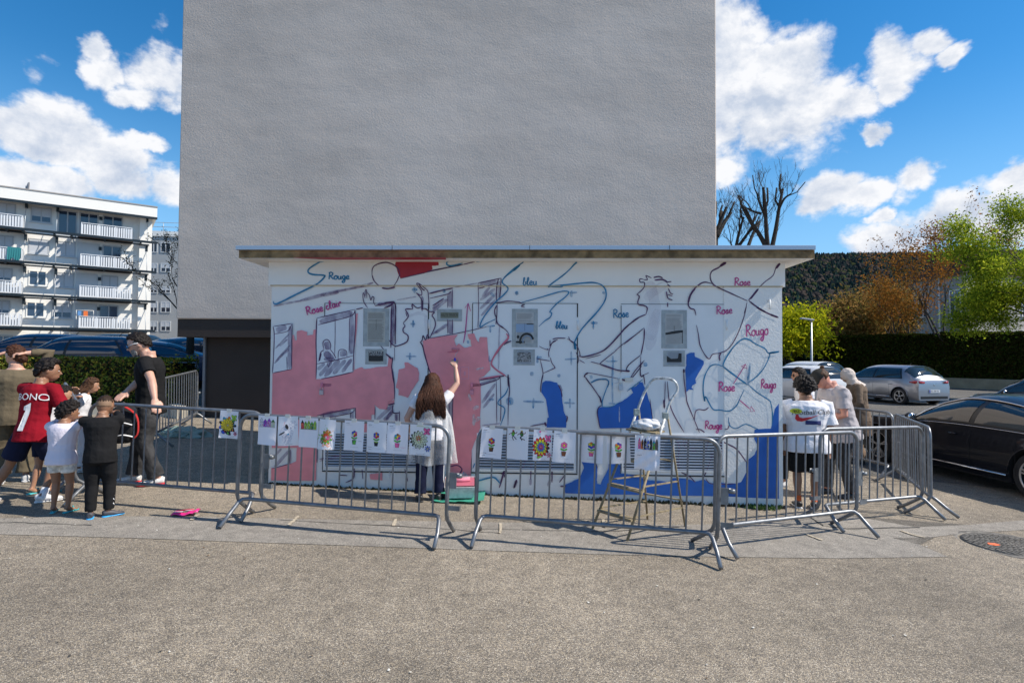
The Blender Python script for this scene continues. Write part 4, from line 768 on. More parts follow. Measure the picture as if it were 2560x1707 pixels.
# ---- white apartment block at left
AX = Vector((0.808, 0.589, 0)).normalized(); AN = Vector((AX.y, -AX.x, 0)); A0 = at(372, 884, 53.0); A0.z = 0
AB = empty('apartment_block', (A0.x, A0.y, 0), math.atan2(AX.y, AX.x), 'long white five-storey apartment block with steel balcony decks at far left', 'building')
def fl(u, v, off=0.0):
    d = ray(u, v); p0 = A0 + AN * off; c = Vector((0, 0, CAMZ)); k = (p0 - c).dot(AN) / d.dot(AN); p = c + d * k; q = p - A0; return Vector((q.dot(AX), -off, p.z))
AW = mat('block_white_panel', (0.78, 0.76, 0.71), 0.7, var=.03, vscale=.3); AG = mat('block_pale_grey', (0.55, 0.57, 0.58), 0.7); DK = mat('dark_steel', (0.018, 0.028, 0.036), 0.45, 0.4)
GL_ = mat('window_glass_blue', (0.03, 0.05, 0.09), 0.06, spec=1.0); FRM = mat('window_frame_grey', (0.42, 0.43, 0.44), 0.6); SHT = mat('roller_shutter', (0.55, 0.57, 0.60), 0.7); BAL = mat('balcony_slat', (0.66, 0.68, 0.70), 0.5); GALV_F = mat('far_galvanised', (0.45, 0.48, 0.50), 0.5, 0.4)
FZ = [1.0, 3.88, 6.55, 9.26, 11.97]; RZ = 14.3; XL = -26.0
b = MB(); b.box(XL, 0, 0, 11, -1, RZ); b.build('wall', AW, AB)
b = MB(); b.box(XL - 1, 0.32, -1.45, 11.3, RZ + .02, RZ + .92); b.build('roof_fascia', AW, AB)
b = MB(); b.box(XL - 1, 0.34, -1.5, 11.4, RZ + .923, RZ + 1.02); b.build('roof_edge', mat('roof_edge_grey', (0.3, 0.28, 0.26), .7), AB)
b = MB(); b.box(XL - 1, 0.34, -1.49, -1.30, RZ - .17, RZ + .018); b.build('roof_beam', DK, AB)
for (u, v) in ((238, 500),): q = fl(u, v); b = MB(); b.box(q.x - .5, q.x + .5, 1, 2.2, RZ + 1.0, RZ + 1.6); b.build('roof_vent', AG, AB)
b = MB(); q = fl(62, 478); b.lathe([(0.001, 0), (0.35, .1), (0.42, .2)], (q.x, 1.0, RZ + 1.75), 'x', 14); b.tube([(q.x, 1, RZ + 1), (q.x, 1, RZ + 1.8)], .05, 6); b.build('satellite_dish', mat('dish_grey', (0.35, 0.33, 0.32), .6), AB)
# right end pier and set-back panel
b = MB(); b.box(-0.95, 0.02, -0.42, -0.003, 0.5, RZ); b.build('pier', AW, AB)
for i, z in enumerate(FZ[1:]):
    b = MB(); b.box(XL, 0.35, -1.55, -1.40, z - .11, z + .09); b.box(XL, -0.2, -0.62, -0.48, z - .20, z - .08); b.build('deck_beam', DK, AB)
    for x in [fl(u, 600).x for u in (350, 262, 180, 138, 60, 20)]:
        b = MB(); b.box(x - .07, x + .07, -1.4, -.003, z - .17, z - .05); b.build('deck_bracket', DK, AB)
    for (u) in (372, 140, 62, ):
        x = fl(u, 700).x - (0.25 if u == 372 else 0); b = MB(); b.tube([(x, -1.45, z + .08), (x - .02, -.22, z + 2.35)], .028, 5); b.build('tie_rod', GALV_F, AB)
        b = MB(); b.box(x - .09, x + .09, -.46, -.01, z + 2.0, z + 2.5); b.build('rod_anchor', DK, AB)
    for (u0, u1, v) in ((203, 331, 560 + 0), (-60, 57, 560)):
        x0, x1 = fl(u0, v, 1.3).x, fl(u1, v, 1.3).x
        b = MB(); b.box(x0 - .2, x1 + .1, -1.39, -.003, z - .06, z + .0); b.build('balcony_floor', mat('deck_board', (0.10, 0.07, 0.05), .8), AB)
        bal = MB(); bal.box(x0, x1, -1.36, -1.30, z + 1.08, z + 1.13); bal.box(x0, x1, -1.34, -1.31, z + .12, z + .16); bal.box(x0, x0 + .05, -1.3, -.02, z + 1.08, z + 1.12); bal.box(x1 - .05, x1, -1.3, -.02, z + 1.08, z + 1.12)
        for j in range(4): xx = x0 + (x1 - x0 - .05) * j / 3; bal.box(xx, xx + .05, -1.355, -1.30, z + .0, z + 1.08)
        bo = bal.build('balcony_rail', BAL, AB)
        n = int((x1 - x0) / .17); sl = MB(); sl.box(0, .115, -1.345, -1.325, z + .14, z + 1.0); sm_ = sl.mesh('slat', BAL)
        for j in range(n):
            s = bpy.data.objects.new('slat', sm_); link(s, bo); s.location = (x0 + (j + .2) * (x1 - x0) / n, 0, 0)
        sd_ = MB()
        for xx in (x0, x1):
            for j in range(7): sd_.box(xx - .012, xx + .012, -1.28 + j * .18, -1.28 + j * .18 + .12, z + .14, z + 1.0)
        sd_.build('side_slats', BAL, bo, kind='stuff')
def win(fi, u0, u1, typ, z0=.95, z1=2.25):
    v = 600; x0, x1 = fl(u0, v).x, fl(u1, v).x; zb = FZ[fi]; 
    if typ in ('door',): z0 = .08
    b = MB(); t = .09
    for (p, q, r, s) in ((x0, x0 + t, z0, z1), (x1 - t, x1, z0, z1), (x0 + t, x1 - t, z0, z0 + t), (x0 + t, x1 - t, z1 - t, z1), ((x0 + x1) / 2 - t / 2, (x0 + x1) / 2 + t / 2, z0 + t, z1 - t)): b.box(p, q, -.06, -.002, zb + r, zb + s)
    fo = b.build('window', FRM if typ != 'white' else AW, AB)
    if typ != 'shut':
        for (p, q) in ((x0 + t, (x0 + x1) / 2 - t / 2), ((x0 + x1) / 2 + t / 2, x1 - t)):
            g = MB(); g.box(p, q, -.022, -.012, zb + z0 + t, zb + z1 - t); g.build('pane', GL_, fo)
    if typ in ('shut', 'half'):
        g = MB(); lo = z0 + t + (.0 if typ == 'shut' else .42); k = lo
        while k < z1 - t: g.box(x0 + t, x1 - t, -.05, -.03, zb + k, zb + min(k + .085, z1 - t)); k += .1
        g.build('shutter', SHT, fo)
    g = MB(); g.box(x0 - .08, x1 + .08, -.12, -.061, zb + z0 - .08, zb + z0 - .002); g.build('sill', AG, fo)
for a in [(4, 75, 128, 'half'), (4, 143, 192, 'door'), (4, 197, 245, 'door'), (4, 256, 306, 'door'), (3, 72, 123, 'shut'), (3, 140, 190, 'shut'), (3, 257, 305, 'door'), (2, 74, 120, 'white'), (2, 138, 188, 'shut'), (2, 256, 298, 'shut'),
          (1, 70, 117, 'white'), (1, 135, 185, 'half'), (1, 252, 300, 'door'), (0, 68, 117, 'white'), (0, 135, 185, 'win'), (0, 190, 236, 'win'), (0, 252, 297, 'win'), (4, -10, 38, 'shut'), (3, -10, 34, 'shut'), (2, -10, 34, 'half'), (1, -10, 30, 'half'), (0, -10, 40, 'win')]: win(*a)
for fi, (u0, u1) in ((1, (192, 247)), (2, (192, 247)), (3, (194, 250))):
    x0, x1 = fl(u0, 600).x, fl(u1, 600).x; b = MB(); b.box(x0, x1, -.03, -.002, FZ[fi] + .05, FZ[fi] + 2.3); b.build('grey_panel', AG, AB)
for fi in range(1, 5):
    x = fl(251, 600).x; b = MB(); b.box(x - .11, x + .11, -.12, -.031, FZ[fi] + 1.75, FZ[fi] + 2.05); b.build('wall_lamp', DK, AB)
# towel, drying rack and plants on the balconies
q = fl(15, 560, 1.4); x1 = fl(55, 560, 1.4).x; x0 = fl(20, 560, 1.4).x
b = MB(); n = 22; vs = []
for i in range(n + 1):
    for j in range(9): t = j / 8; vs.append((x0 + (x1 - x0) * i / n, -1.40 - .05 * math.sin(i * 1.7 + j * .3) * t - .02, FZ[3] + 1.15 - (1.05 + .2 * math.sin(i * .5)) * t))
b.add(vs, [(i * 9 + j, (i + 1) * 9 + j, (i + 1) * 9 + j + 1, i * 9 + j + 1) for i in range(n) for j in range(8)], 0, True)
o = b.build('towel', mat('teal_cloth', (0.02, 0.17, 0.19), .9)); o.matrix_world = AB.matrix_basis.copy(); tag(o, 'teal blanket hanging over the balcony rail of the white block', 'blanket')
def rack_thing():
    x = fl(214, 720, 1.1).x; z = FZ[1] + 1.15; b = MB()
    for (p, q) in (((x - .6, -1, z), (x - .6, -1, z + .5)), ((x + .6, -1, z), (x + .6, -1, z + .5)), ((x - .6, -1, z + .5), (x + .6, -1, z + .5)), ((x - .6, -.6, z + .5), (x + .6, -.6, z + .5)), ((x - .6, -1, z - 1.1), (x - .6, -1, z)), ((x + .6, -1, z - 1.1), (x + .6, -1, z))): b.tube([p, q], .02, 5)
    b.box(x - .1, x + .2, -.98, -.95, z, z + .46, 1); b.box(x - .5, x - .25, -.98, -.95, z + .05, z + .45, 2)
    o = b.build('drying_rack', [AW, mat('orange_cloth', (.7, .16, .04), .9), mat('blue_cloth', (.1, .25, .5), .9)]); o.matrix_world = AB.matrix_basis.copy(); tag(o, 'white drying rack with orange laundry on the lowest balcony of the white block', 'drying rack')
rack_thing()
# ---- grey block behind
GB = empty('apartment_block', (-46, 78, 0.5), R(8), 'grey apartment block with small shuttered windows behind the white block', 'building')
b = MB(); b.box(-12, 14, 0, 12, -2, 17.4); b.build('wall', mat('far_grey_render', (0.36, 0.37, 0.37), .9, var=.05, vscale=.4), GB)
b = MB(); b.box(-12.1, 14.1, -.15, 12.1, 17.403, 18.1); b.build('parapet', AW, GB)
b = MB()
for zz in (18.7, 19.3): b.tube([(-12, 0, zz), (14, 0, zz)], .04, 5)
for k in range(14): b.tube([(-12 + k * 2, 0, 18.1), (-12 + k * 2, 0, 19.3)], .04, 5)
b.build('roof_railing', GALV_F, GB)
GW = Matrix.Translation((-46, 78, .5)) @ Matrix.Rotation(R(8), 4, 'Z')
def glc(u, v):
    n = GW.to_3x3() @ Vector((0, -1, 0)); p0 = GW.translation; c = Vector((0, 0, CAMZ)); d = ray(u, v); k = (p0 - c).dot(n) / d.dot(n); return GW.inverted() @ (c + d * k)
for (v0, v1) in ((608, 630), (660, 679), (719, 731), (756, 780), (805, 826)):
    for (u0, u1) in ((375, 394), (402, 427)):
        a = glc(u0, v0); c = glc(u1, v1); x0, x1, z1, z0 = a.x, c.x, a.z + (.0), c.z
        b = MB()
        for (p, q, r, s) in ((x0, x0 + .1, z0, z1), (x1 - .1, x1, z0, z1), (x0, x1, z0 - .1, z0), (x0, x1, z1, z1 + .12), ((x0 + x1) / 2 - .05, (x0 + x1) / 2 + .05, z0, z1)): b.box(p, q, -.07, -.003, r, s)
        fo = b.build('window', AG, GB); g = MB(); g.box(x0, x1, -.03, -.004, z0, z1); g.build('pane', mat('far_glass', (.03, .035, .05), .1), fo)
        if v0 != 608: g = MB(); g.box(x0, x1, -.05, -.031, z1 - (z1 - z0) * .55, z1); g.build('shutter', mat('far_shutter', (.5, .52, .54), .7), fo)
# ---- pale house with tiled hip roof at right
HH = empty('house', (0, 0, 0), 0, 'pale rendered house with a brown tiled hip roof half hidden by trees at right', 'building')
def house():
    c = at(2417, 800, 44); l = at(2283, 800, 50); r = at(2700, 800, 50.0)
    z0, z1 = -1.0, 8.6; ml = mat('house_render', (0.36, 0.34, 0.31), .9, var=.05, vscale=.5)
    P = [(l.x, l.y), (c.x, c.y), (r.x, r.y), (r.x + l.x - c.x, r.y + l.y - c.y)]
    b = MB(); b.add([(x, y, z0) for x, y in P] + [(x, y, z1) for x, y in P], [(0, 1, 5, 4), (1, 2, 6, 5), (2, 3, 7, 6), (3, 0, 4, 7)]); b.build('wall', ml, HH)
    cx = sum(p[0] for p in P) / 4; cy = sum(p[1] for p in P) / 4
    Q = [(cx + (x - cx) * 1.07, cy + (y - cy) * 1.07) for x, y in P]
    ra = Vector((Q[0][0], Q[0][1], 0)).lerp(Vector((Q[1][0], Q[1][1], 0)), .5); rb = Vector((Q[3][0], Q[3][1], 0)).lerp(Vector((Q[2][0], Q[2][1], 0)), .5)
    r0 = ra.lerp(rb, .3); r1 = ra.lerp(rb, .8); r0.z = r1.z = z1 + 2.9
    tm = mat('roof_tiles_brown', (0.085, 0.05, 0.038), .9, var=.35, vscale=3, bump=.6, bscale=14)
    b = MB(); v = [(x, y, z1 + .05) for x, y in Q] + [r0, r1]; b.add(v, [(0, 1, 4), (1, 2, 5, 4), (2, 3, 5), (3, 0, 4, 5)]); 
    rf = b.build('roof', tm, HH)
    # rows of tiles as real courses
    t = MB()
    for face in ((v[0], v[1], v[4], v[4]), (v[1], v[2], v[5], v[4])):
        A, B_, C_, D_ = [Vector(q) for q in face]
        for k in range(26):
            f = k / 26; a = A.lerp(D_, f); e = B_.lerp(C_, f); t.beam(a + Vector((0, 0, .06)), e + Vector((0, 0, .06)), .16, .05)
    t.build('tile_course', tm, rf, kind='stuff')
    b = MB(); b.add([(x, y, z1 - .12) for x, y in Q] + [(x, y, z1 + .04) for x, y in Q], [(0, 1, 5, 4), (1, 2, 6, 5), (2, 3, 7, 6), (3, 0, 4, 7), (3, 2, 1, 0)]); b.build('eaves', mat('eaves_brown', (.10, .07, .05), .8), HH)
    # windows on the left face and the shaded face
    def face(P0, P1, wins):
        a = Vector((*P0, 0)); e = Vector((*P1, 0)); d = (e - a).normalized(); n = Vector((d.y, -d.x, 0)); L_ = (e - a).length
        for (s0, s1, h0, h1) in wins:
            M_ = Matrix.Translation(a + d * s0 * L_) @ Matrix(((d.x, -n.x, 0, 0), (d.y, -n.y, 0, 0), (0, 0, 1, 0), (0, 0, 0, 1)))
            w = (s1 - s0) * L_; b = MB()
            for (p, q, r, s) in ((0, .1, h0, h1), (w - .1, w, h0, h1), (.1, w - .1, h0, h0 + .1), (.1, w - .1, h1 - .1, h1), (w / 2 - .04, w / 2 + .04, h0 + .1, h1 - .1)): b.box(p, q, -.08, -.003, r, s)
            o = b.build('window', AW, HH); o.data.transform(M_)
            g = MB(); g.box(.1, w - .1, -.04, -.004, h0 + .1, h1 - .1); o2 = g.build('pane', GL_, o); o2.data.transform(M_)
    face(P[0], P[1], [(.12, .32, 5.3, 6.9), (.72, .92, 5.0, 7.3), (.12, .32, 2.3, 3.9), (.72, .92, 2.0, 4.0)]); face(P[1], P[2], [(.45, .58, 2.0, 4.2), (.45, .58, 5.2, 7.2), (.8, .93, 2, 4.2)])
    a = Vector((*P[0], 0)).lerp(Vector((*P[1], 0)), .55); d = Vector((P[1][0] - P[0][0], P[1][1] - P[0][1], 0)).normalized(); n = Vector((d.y, -d.x, 0)) * .12
    b = MB(); b.tube([a + n + Vector((0, 0, 0)), a + n + Vector((0, 0, 8.5))], .06, 8); b.build('downpipe', AW, HH)
house()
# ---- leafy things
def leaves(name, pts, size, mats, parent=None, flat=0.5, **kw):
    """pts: iterable of (pos, normal-ish or None); one quad leaf each"""
    n = len(pts); rs = np.random.RandomState(len(name) + n); P = np.array([tuple(p) for p in pts], dtype=float)
    a = rs.normal(size=(n, 3)); a /= np.linalg.norm(a, axis=1)[:, None]; b_ = rs.normal(size=(n, 3)); b_ -= a * (a * b_).sum(1)[:, None]; b_ /= np.linalg.norm(b_, axis=1)[:, None]
    s = (size * rs.uniform(.6, 1.35, n))[:, None]
    V = np.stack([P - a * s, P + b_ * s * .45, P + a * s, P - b_ * s * .45], 1).reshape(-1, 3)
    me = bpy.data.meshes.new(name); me.vertices.add(n * 4); me.vertices.foreach_set('co', V.ravel()); me.loops.add(n * 4); me.loops.foreach_set('vertex_index', np.arange(n * 4)); me.polygons.add(n)
    me.polygons.foreach_set('loop_start', np.arange(n) * 4); me.polygons.foreach_set('loop_total', np.full(n, 4))
    for m in mats: me.materials.append(m)
    me.polygons.foreach_set('material_index', rs.randint(0, len(mats), n)); me.update(calc_edges=True); me.validate()
    o = bpy.data.objects.new(name, me); link(o, parent); tag(o, **kw); return o
BARK = mat('bark_grey_brown', (0.060, 0.050, 0.042), .95, var=.4, vscale=12, bump=.5, bscale=30); BARKD = mat('bark_dark', (0.028, 0.024, 0.020), .95, var=.3, vscale=12)
def grow(b, p, d, L_, r, depth, tips, spread=.5, up=.1, nseg=4, kids=(2, 3), shrink=.72, rmin=.006, wig=.12, seg=6, rs=None):
    rs = rs or random; pts = [p.copy()]; rad = [r]; dd = d.copy(); q = p.copy()
    for i in range(nseg):
        dd = (dd + Vector((rs.uniform(-wig, wig), rs.uniform(-wig, wig), rs.uniform(-wig, wig) + up * .3))).normalized(); q = q + dd * L_ / nseg; pts.append(q.copy()); rad.append(max(rmin, r * (1 - .5 * (i + 1) / nseg)))
        if depth <= 1: tips.append(q.copy())
    b.tube(pts, rad, seg if r > .03 else 4 if r > .012 else 3, cap=False)
    if depth <= 0: tips.append(q.copy()); return
    for k in range(rs.randint(*kids)):
        i = rs.randint(max(1, nseg // 2), nseg); a = rs.uniform(0, 6.283); s = rs.uniform(.6, 1.25) * spread
        o = dd.orthogonal().normalized(); o = Matrix.Rotation(a, 3, dd) @ o; nd = (dd * math.cos(s) + o * math.sin(s) + Vector((0, 0, up))).normalized()
        grow(b, pts[i], nd, L_ * shrink * rs.uniform(.75, 1.15), rad[i] * .7, depth - 1, tips, spread, up, nseg, kids, shrink, rmin, wig, seg, rs)
def tree(loc, H, label, leafm, nleaf, lsize, name='tree', group=None, r0=None, depth=4, spread=.55, up=.12, trunk=.3, bark=None, kids=(2, 3), jitter=.35, first=.45, seed=1, cloud=None, lean=(0, 0)):
    rs = random.Random(seed); t = empty(name, loc, 0, label, 'tree', group); b = MB(); tips = []; r0 = r0 or H * .022
    b.tube([(0, 0, -.3), (lean[0] * .5, lean[1] * .5, H * trunk * .5), (lean[0], lean[1], H * trunk)], [r0 * 1.25, r0, r0 * .85], 8, cap=False)
    for k in range(4 if depth > 2 else 3):
        a = rs.uniform(0, 6.28); s = rs.uniform(.15, spread); grow(b, Vector((lean[0], lean[1], H * trunk * rs.uniform(.85, 1))), Vector((math.cos(a) * math.sin(s), math.sin(a) * math.sin(s), math.cos(s))), H * first * rs.uniform(.7, 1), r0 * .7, depth - 1, tips, spread, up, kids=kids, rs=rs)
    b.build('trunk', bark or BARK, t)
    if nleaf:
        P = []
        for i in range(nleaf):
            q = tips[rs.randrange(len(tips))]; P.append(q + Vector((rs.gauss(0, jitter), rs.gauss(0, jitter), rs.gauss(0, jitter * .8))))
        leaves('crown', P, lsize, leafm, t)
    return t, tips
LF_YG = [leaf_mat('leaf_yellow_green', (0.34, 0.36, 0.015), (0.60, 0.56, 0.02), .45), leaf_mat('leaf_lime', (0.22, 0.28, 0.015), (0.44, 0.44, 0.02), .45)]
LF_G = [leaf_mat('leaf_fresh_green', (0.27, 0.34, 0.02), (0.52, 0.56, 0.05), .5), leaf_mat('leaf_mid_green', (0.09, 0.16, 0.015), (0.24, 0.32, 0.03), .5)]
LF_O = [leaf_mat('leaf_bronze', (0.22, 0.085, 0.02), (0.42, 0.17, 0.03), .4), leaf_mat('leaf_ochre', (0.16, 0.08, 0.02), (0.30, 0.15, 0.03), .4)]
LF_B = [leaf_mat('twig_tan', (0.20, 0.115, 0.045), (0.42, 0.25, 0.08), .35), leaf_mat('twig_olive', (0.15, 0.12, 0.035), (0.30, 0.22, 0.06), .3)]
def gpos(u, Y): p = at(u, 900, Y); return (p.x, p.y, gz(p.x, p.y))
# big fresh green tree at the right edge
tree(gpos(2640, 25), 11.2, 'tall tree in fresh yellow-green leaf at the right edge of the photo', LF_G, 66000, .062, r0=.2, depth=5, spread=.80, up=.10, trunk=.22, jitter=.30, first=.245, seed=5)
# bronze sapling-like trees
tree(gpos(2362, 36), 10.8, 'slender tree with bronze young leaves in front of the pale house', LF_O, 3800, .085, r0=.12, depth=5, spread=.62, up=.2, trunk=.25, jitter=.28, first=.36, seed=11)
tree(gpos(2262, 39), 8.2, 'small orange leaved tree between the bush and the pale house', LF_O, 4200, .09, r0=.10, depth=4, spread=.7, up=.12, trunk=.2, jitter=.35, first=.38, seed=13)
# ochre bushes of dense twigs
for (u, Y, H, sd_, lab) in ((2150, 42, 7.4, 21, 'rounded bush of dense ochre twigs behind the tall hedge'), (2215, 45, 8.6, 22, 'taller ochre twiggy bush beside the pale house'), (2085, 44, 6.2, 23, 'low ochre twiggy bush next to the street lamp')):
    tree(gpos(u, Y), H, lab, LF_B, 17000, .13, name='bush', r0=.09, depth=4, spread=.55, up=.22, trunk=.08, jitter=.5, first=.36, seed=sd_, kids=(3, 4), bark=mat('twig_bark', (.12, .08, .045), .9))
tree(gpos(1968, 38), 5.9, 'bright yellow-green tree just right of the shed', LF_YG, 15000, .13, r0=.12, depth=4, spread=.8, up=.06, trunk=.18, jitter=.45, first=.34, seed=31)
tree(gpos(1910, 40), 6.6, 'yellow-green tree mostly hidden behind the shed', LF_YG, 6000, .13, r0=.12, depth=4, spread=.7, up=.06, trunk=.18, jitter=.45, first=.34, seed=32)
# dark conifer behind the lamp
def conifer(loc, H, label, seed, rr=.26):
    rs = random.Random(seed); t = empty('conifer', loc, 0, label, 'tree'); b = MB(); b.tube([(0, 0, -.2), (0, 0, H)], [H * .02, .02], 6); b.build('trunk', BARKD, t); P = []
    for i in range(5200):
        h = rs.random() ** .8; r = (1 - h) * H * rr * rs.uniform(.4, 1) * (1 + .25 * math.sin(h * 40)); a = rs.uniform(0, 6.28); P.append((r * math.cos(a), r * math.sin(a), h * H - r * .25 + .3))
    leaves('crown', P, .13, [leaf_mat('conifer_needle', (0.008, 0.022, 0.012), (0.02, 0.045, 0.02), .1)], t)
conifer(gpos(2022, 52), 5.6, 'dark spruce behind the street lamp', 1, .3)
conifer(gpos(2262, 62), 6.2, 'dark evergreen in the gap behind the ochre bushes', 2, .4)
# pollarded bare trees behind the shed
def pollard(Y, limbs, seed, label, r0=.105):
    """limbs: polylines of photo points (crop grid) that give each limb its lean; depth varies limb by limb"""
    rs = random.Random(seed); q_ = lambda p, dy: at(1740 + .408 * p[0], .408 * p[1], Y + dy); b0 = q_(limbs[0][0], 0); gx = Vector((b0.x, Y, gz(b0.x, Y))); t = empty('bare_tree', gx, 0, label, 'tree'); b = MB(); tips = []
    b.tube([(0, 0, -.2), (0, 0, 1.6), b0 - gx + Vector((0, 0, -.5)), b0 - gx], [r0 * 1.9, r0 * 1.6, r0 * 1.4, r0 * 1.1], 10, cap=False)
    for k, L_ in enumerate(limbs):
        dy = rs.uniform(-.8, .8); n = len(L_); P = [q_(p, dy * i / n) - gx for i, p in enumerate(L_)]; main = k < 3; P = [P[0], P[0].lerp(P[1], .5)] + P[1:] if len(P) == 2 else P; S_ = spline(P, 5); ra = r0 if main else r0 * .55; b.tube(S_, [ra * (1 - .5 * i / len(S_)) for i in range(len(S_))], 8); b.ball(S_[-1], ra * .62, 0, 8, 5)
        for j in range(12 if main else 6):
            i = rs.randint(2, len(S_) - 1); d = (S_[i] - S_[i - 1]).normalized(); e = Matrix.Rotation(rs.uniform(0, 6.28), 3, d) @ d.orthogonal().normalized(); grow(b, S_[i], (d * .8 + e * .7 + Vector((0, 0, .2))).normalized(), rs.uniform(.3, .8), .012, 2, tips, .45, .25, 4, (2, 3), .7, .005, .25, 4, rs)
        for j in range(2 if main else 1):
            i = rs.randint(len(S_) // 2, len(S_) - 2); d = (S_[i] - S_[i - 1]).normalized(); e = Matrix.Rotation(rs.uniform(0, 6.28), 3, d) @ d.orthogonal().normalized(); p1 = S_[i] + (d + e * .6) * .35; b.tube([S_[i], p1, p1 + d * .4 + Vector((0, 0, .15))], [ra * .45, ra * .4, ra * .36], 6)
    b.build('trunk', BARKD, t)
pollard(24, [[(440, 1520), (430, 1400), (425, 1280), (412, 1155)], [(465, 1520), (490, 1400), (510, 1270), (530, 1165)], [(430, 1515), (390, 1440), (330, 1350), (275, 1250)], [(420, 1320), (385, 1230), (375, 1190)], [(505, 1290), (540, 1220), (580, 1190)], [(400, 1310), (350, 1295), (318, 1278)]], 41, 'pollarded bare tree, the tallest rising over the right end of the shed roof')
pollard(25, [[(245, 1520), (260, 1440), (290, 1335)], [(260, 1510), (310, 1440), (350, 1380)], [(320, 1510), (350, 1430), (385, 1360)], [(220, 1510), (210, 1480)]], 43, 'thin pollarded bare tree between two larger ones above the shed roof', .08)
pollard(27, [[(120, 1520), (125, 1430), (150, 1360), (185, 1275)], [(128, 1450), (170, 1370), (213, 1305)], [(116, 1480), (112, 1380), (116, 1270)]], 42, 'pollarded bare tree close beside the tall grey gable', .12)
# budding branch at the left of the grey gable
def budding():
    rs = random.Random(77); loc = gpos(475, 17.5); t = empty('budding_tree', loc, 0, 'bare tree with small dark buds peeping out left of the grey gable', 'tree'); b = MB(); tips = []
    b.tube([(0, 0, -.2), (0, 0, 3.6)], [.13, .09], 8, cap=False)
    for k in range(5):
        a = 2.6 + rs.uniform(-.9, .9); s = .75 + .15 * k / 5; grow(b, Vector((0, 0, 2.0 + .4 * k)), Vector((math.cos(a) * math.sin(s), math.sin(a) * math.sin(s), math.cos(s))), 1.5, .03, 3, tips, .5, .12, 5, (2, 3), .62, .006, .12, 5, rs)
    b.build('trunk', BARKD, t); P = [q + Vector((rs.gauss(0, .05), rs.gauss(0, .05), rs.gauss(0, .05))) for q in tips for _ in range(2)]
    leaves('buds', P, .032, [leaf_mat('bud_dark', (.03, .035, .015), (.07, .07, .03), .2)], t)
budding()
# ---- clipped hedges
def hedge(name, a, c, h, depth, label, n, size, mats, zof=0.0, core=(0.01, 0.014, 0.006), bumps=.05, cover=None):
    a = Vector(a); c = Vector(c); d = (c - a).normalized(); nn = Vector((-d.y, d.x, 0)); L_ = (c - a).length; rs = random.Random(len(label))
    t = empty(name, (a.x, a.y, gz(a.x, a.y) + zof), math.atan2(d.y, d.x), label, 'hedge'); za = gz(a.x, a.y); zc = gz(c.x, c.y)
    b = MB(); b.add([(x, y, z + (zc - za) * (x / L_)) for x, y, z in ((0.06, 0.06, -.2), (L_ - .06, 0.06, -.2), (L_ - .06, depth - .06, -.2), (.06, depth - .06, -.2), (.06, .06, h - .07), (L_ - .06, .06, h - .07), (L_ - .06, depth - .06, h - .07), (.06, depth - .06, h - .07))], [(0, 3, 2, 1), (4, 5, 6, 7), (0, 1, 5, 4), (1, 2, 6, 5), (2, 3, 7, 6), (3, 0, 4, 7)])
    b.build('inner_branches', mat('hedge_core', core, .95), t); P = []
    for i in range(n):
        x = rs.uniform(0, L_); w = rs.random(); k = h / (h + depth)
        bump_ = bumps * noise.noise(Vector((x * 1.5, h, i % 7 * .01)))
        if w < k * .88: p = (x, -bump_ - rs.uniform(-.03, .05) * (size / .035), rs.uniform(0.02, h))
        elif w < .97: p = (x, rs.uniform(0, depth), h + bump_ + rs.uniform(-.05, .04) * (size / .035) * .6)
        else: p = (rs.choice((0, L_)), rs.uniform(0, depth), rs.uniform(0, h))
        P.append((p[0], p[1], p[2] + (zc - za) * (x / L_)))
    leaves('foliage', P, size, mats, t); return t
LH = [leaf_mat('hedge_leaf', (0.13, 0.19, 0.03), (0.30, 0.36, 0.07), .4), leaf_mat('hedge_leaf_yellow', (0.25, 0.27, 0.04), (0.58, 0.48, 0.08), .4), leaf_mat('hedge_leaf_bronze', (0.12, 0.085, 0.03), (0.34, 0.20, 0.06), .4), leaf_mat('hedge_leaf_dark', (0.03, 0.06, 0.012), (0.10, 0.14, 0.03), .3)]
hedge('hedge', (-19, 11.6, 0), (-7.55, 12.75, 0), 1.17, 1.2, 'waist-high clipped laurel hedge with yellowing leaves behind the children', 34000, .042, LH)
hc0 = at(2035, 900, 43); hc1 = at(2760, 900, 30)
LD = [leaf_mat('thuja_green', (0.022, 0.038, 0.006), (0.05, 0.07, 0.012), .15), leaf_mat('thuja_brown', (0.03, 0.028, 0.008), (0.06, 0.05, 0.015), .15)]
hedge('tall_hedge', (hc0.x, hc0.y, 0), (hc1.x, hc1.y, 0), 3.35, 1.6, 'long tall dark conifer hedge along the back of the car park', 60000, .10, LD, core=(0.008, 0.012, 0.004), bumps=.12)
h2a = at(1900, 900, 46); h2b = at(2004, 900, 45)
hedge('tall_hedge', (h2a.x, h2a.y, 0), (h2b.x, h2b.y, 0), 3.1, 1.6, 'short piece of tall hedge under the yellow-green tree', 9000, .10, LD, core=(0.008, 0.012, 0.004), bumps=.12)
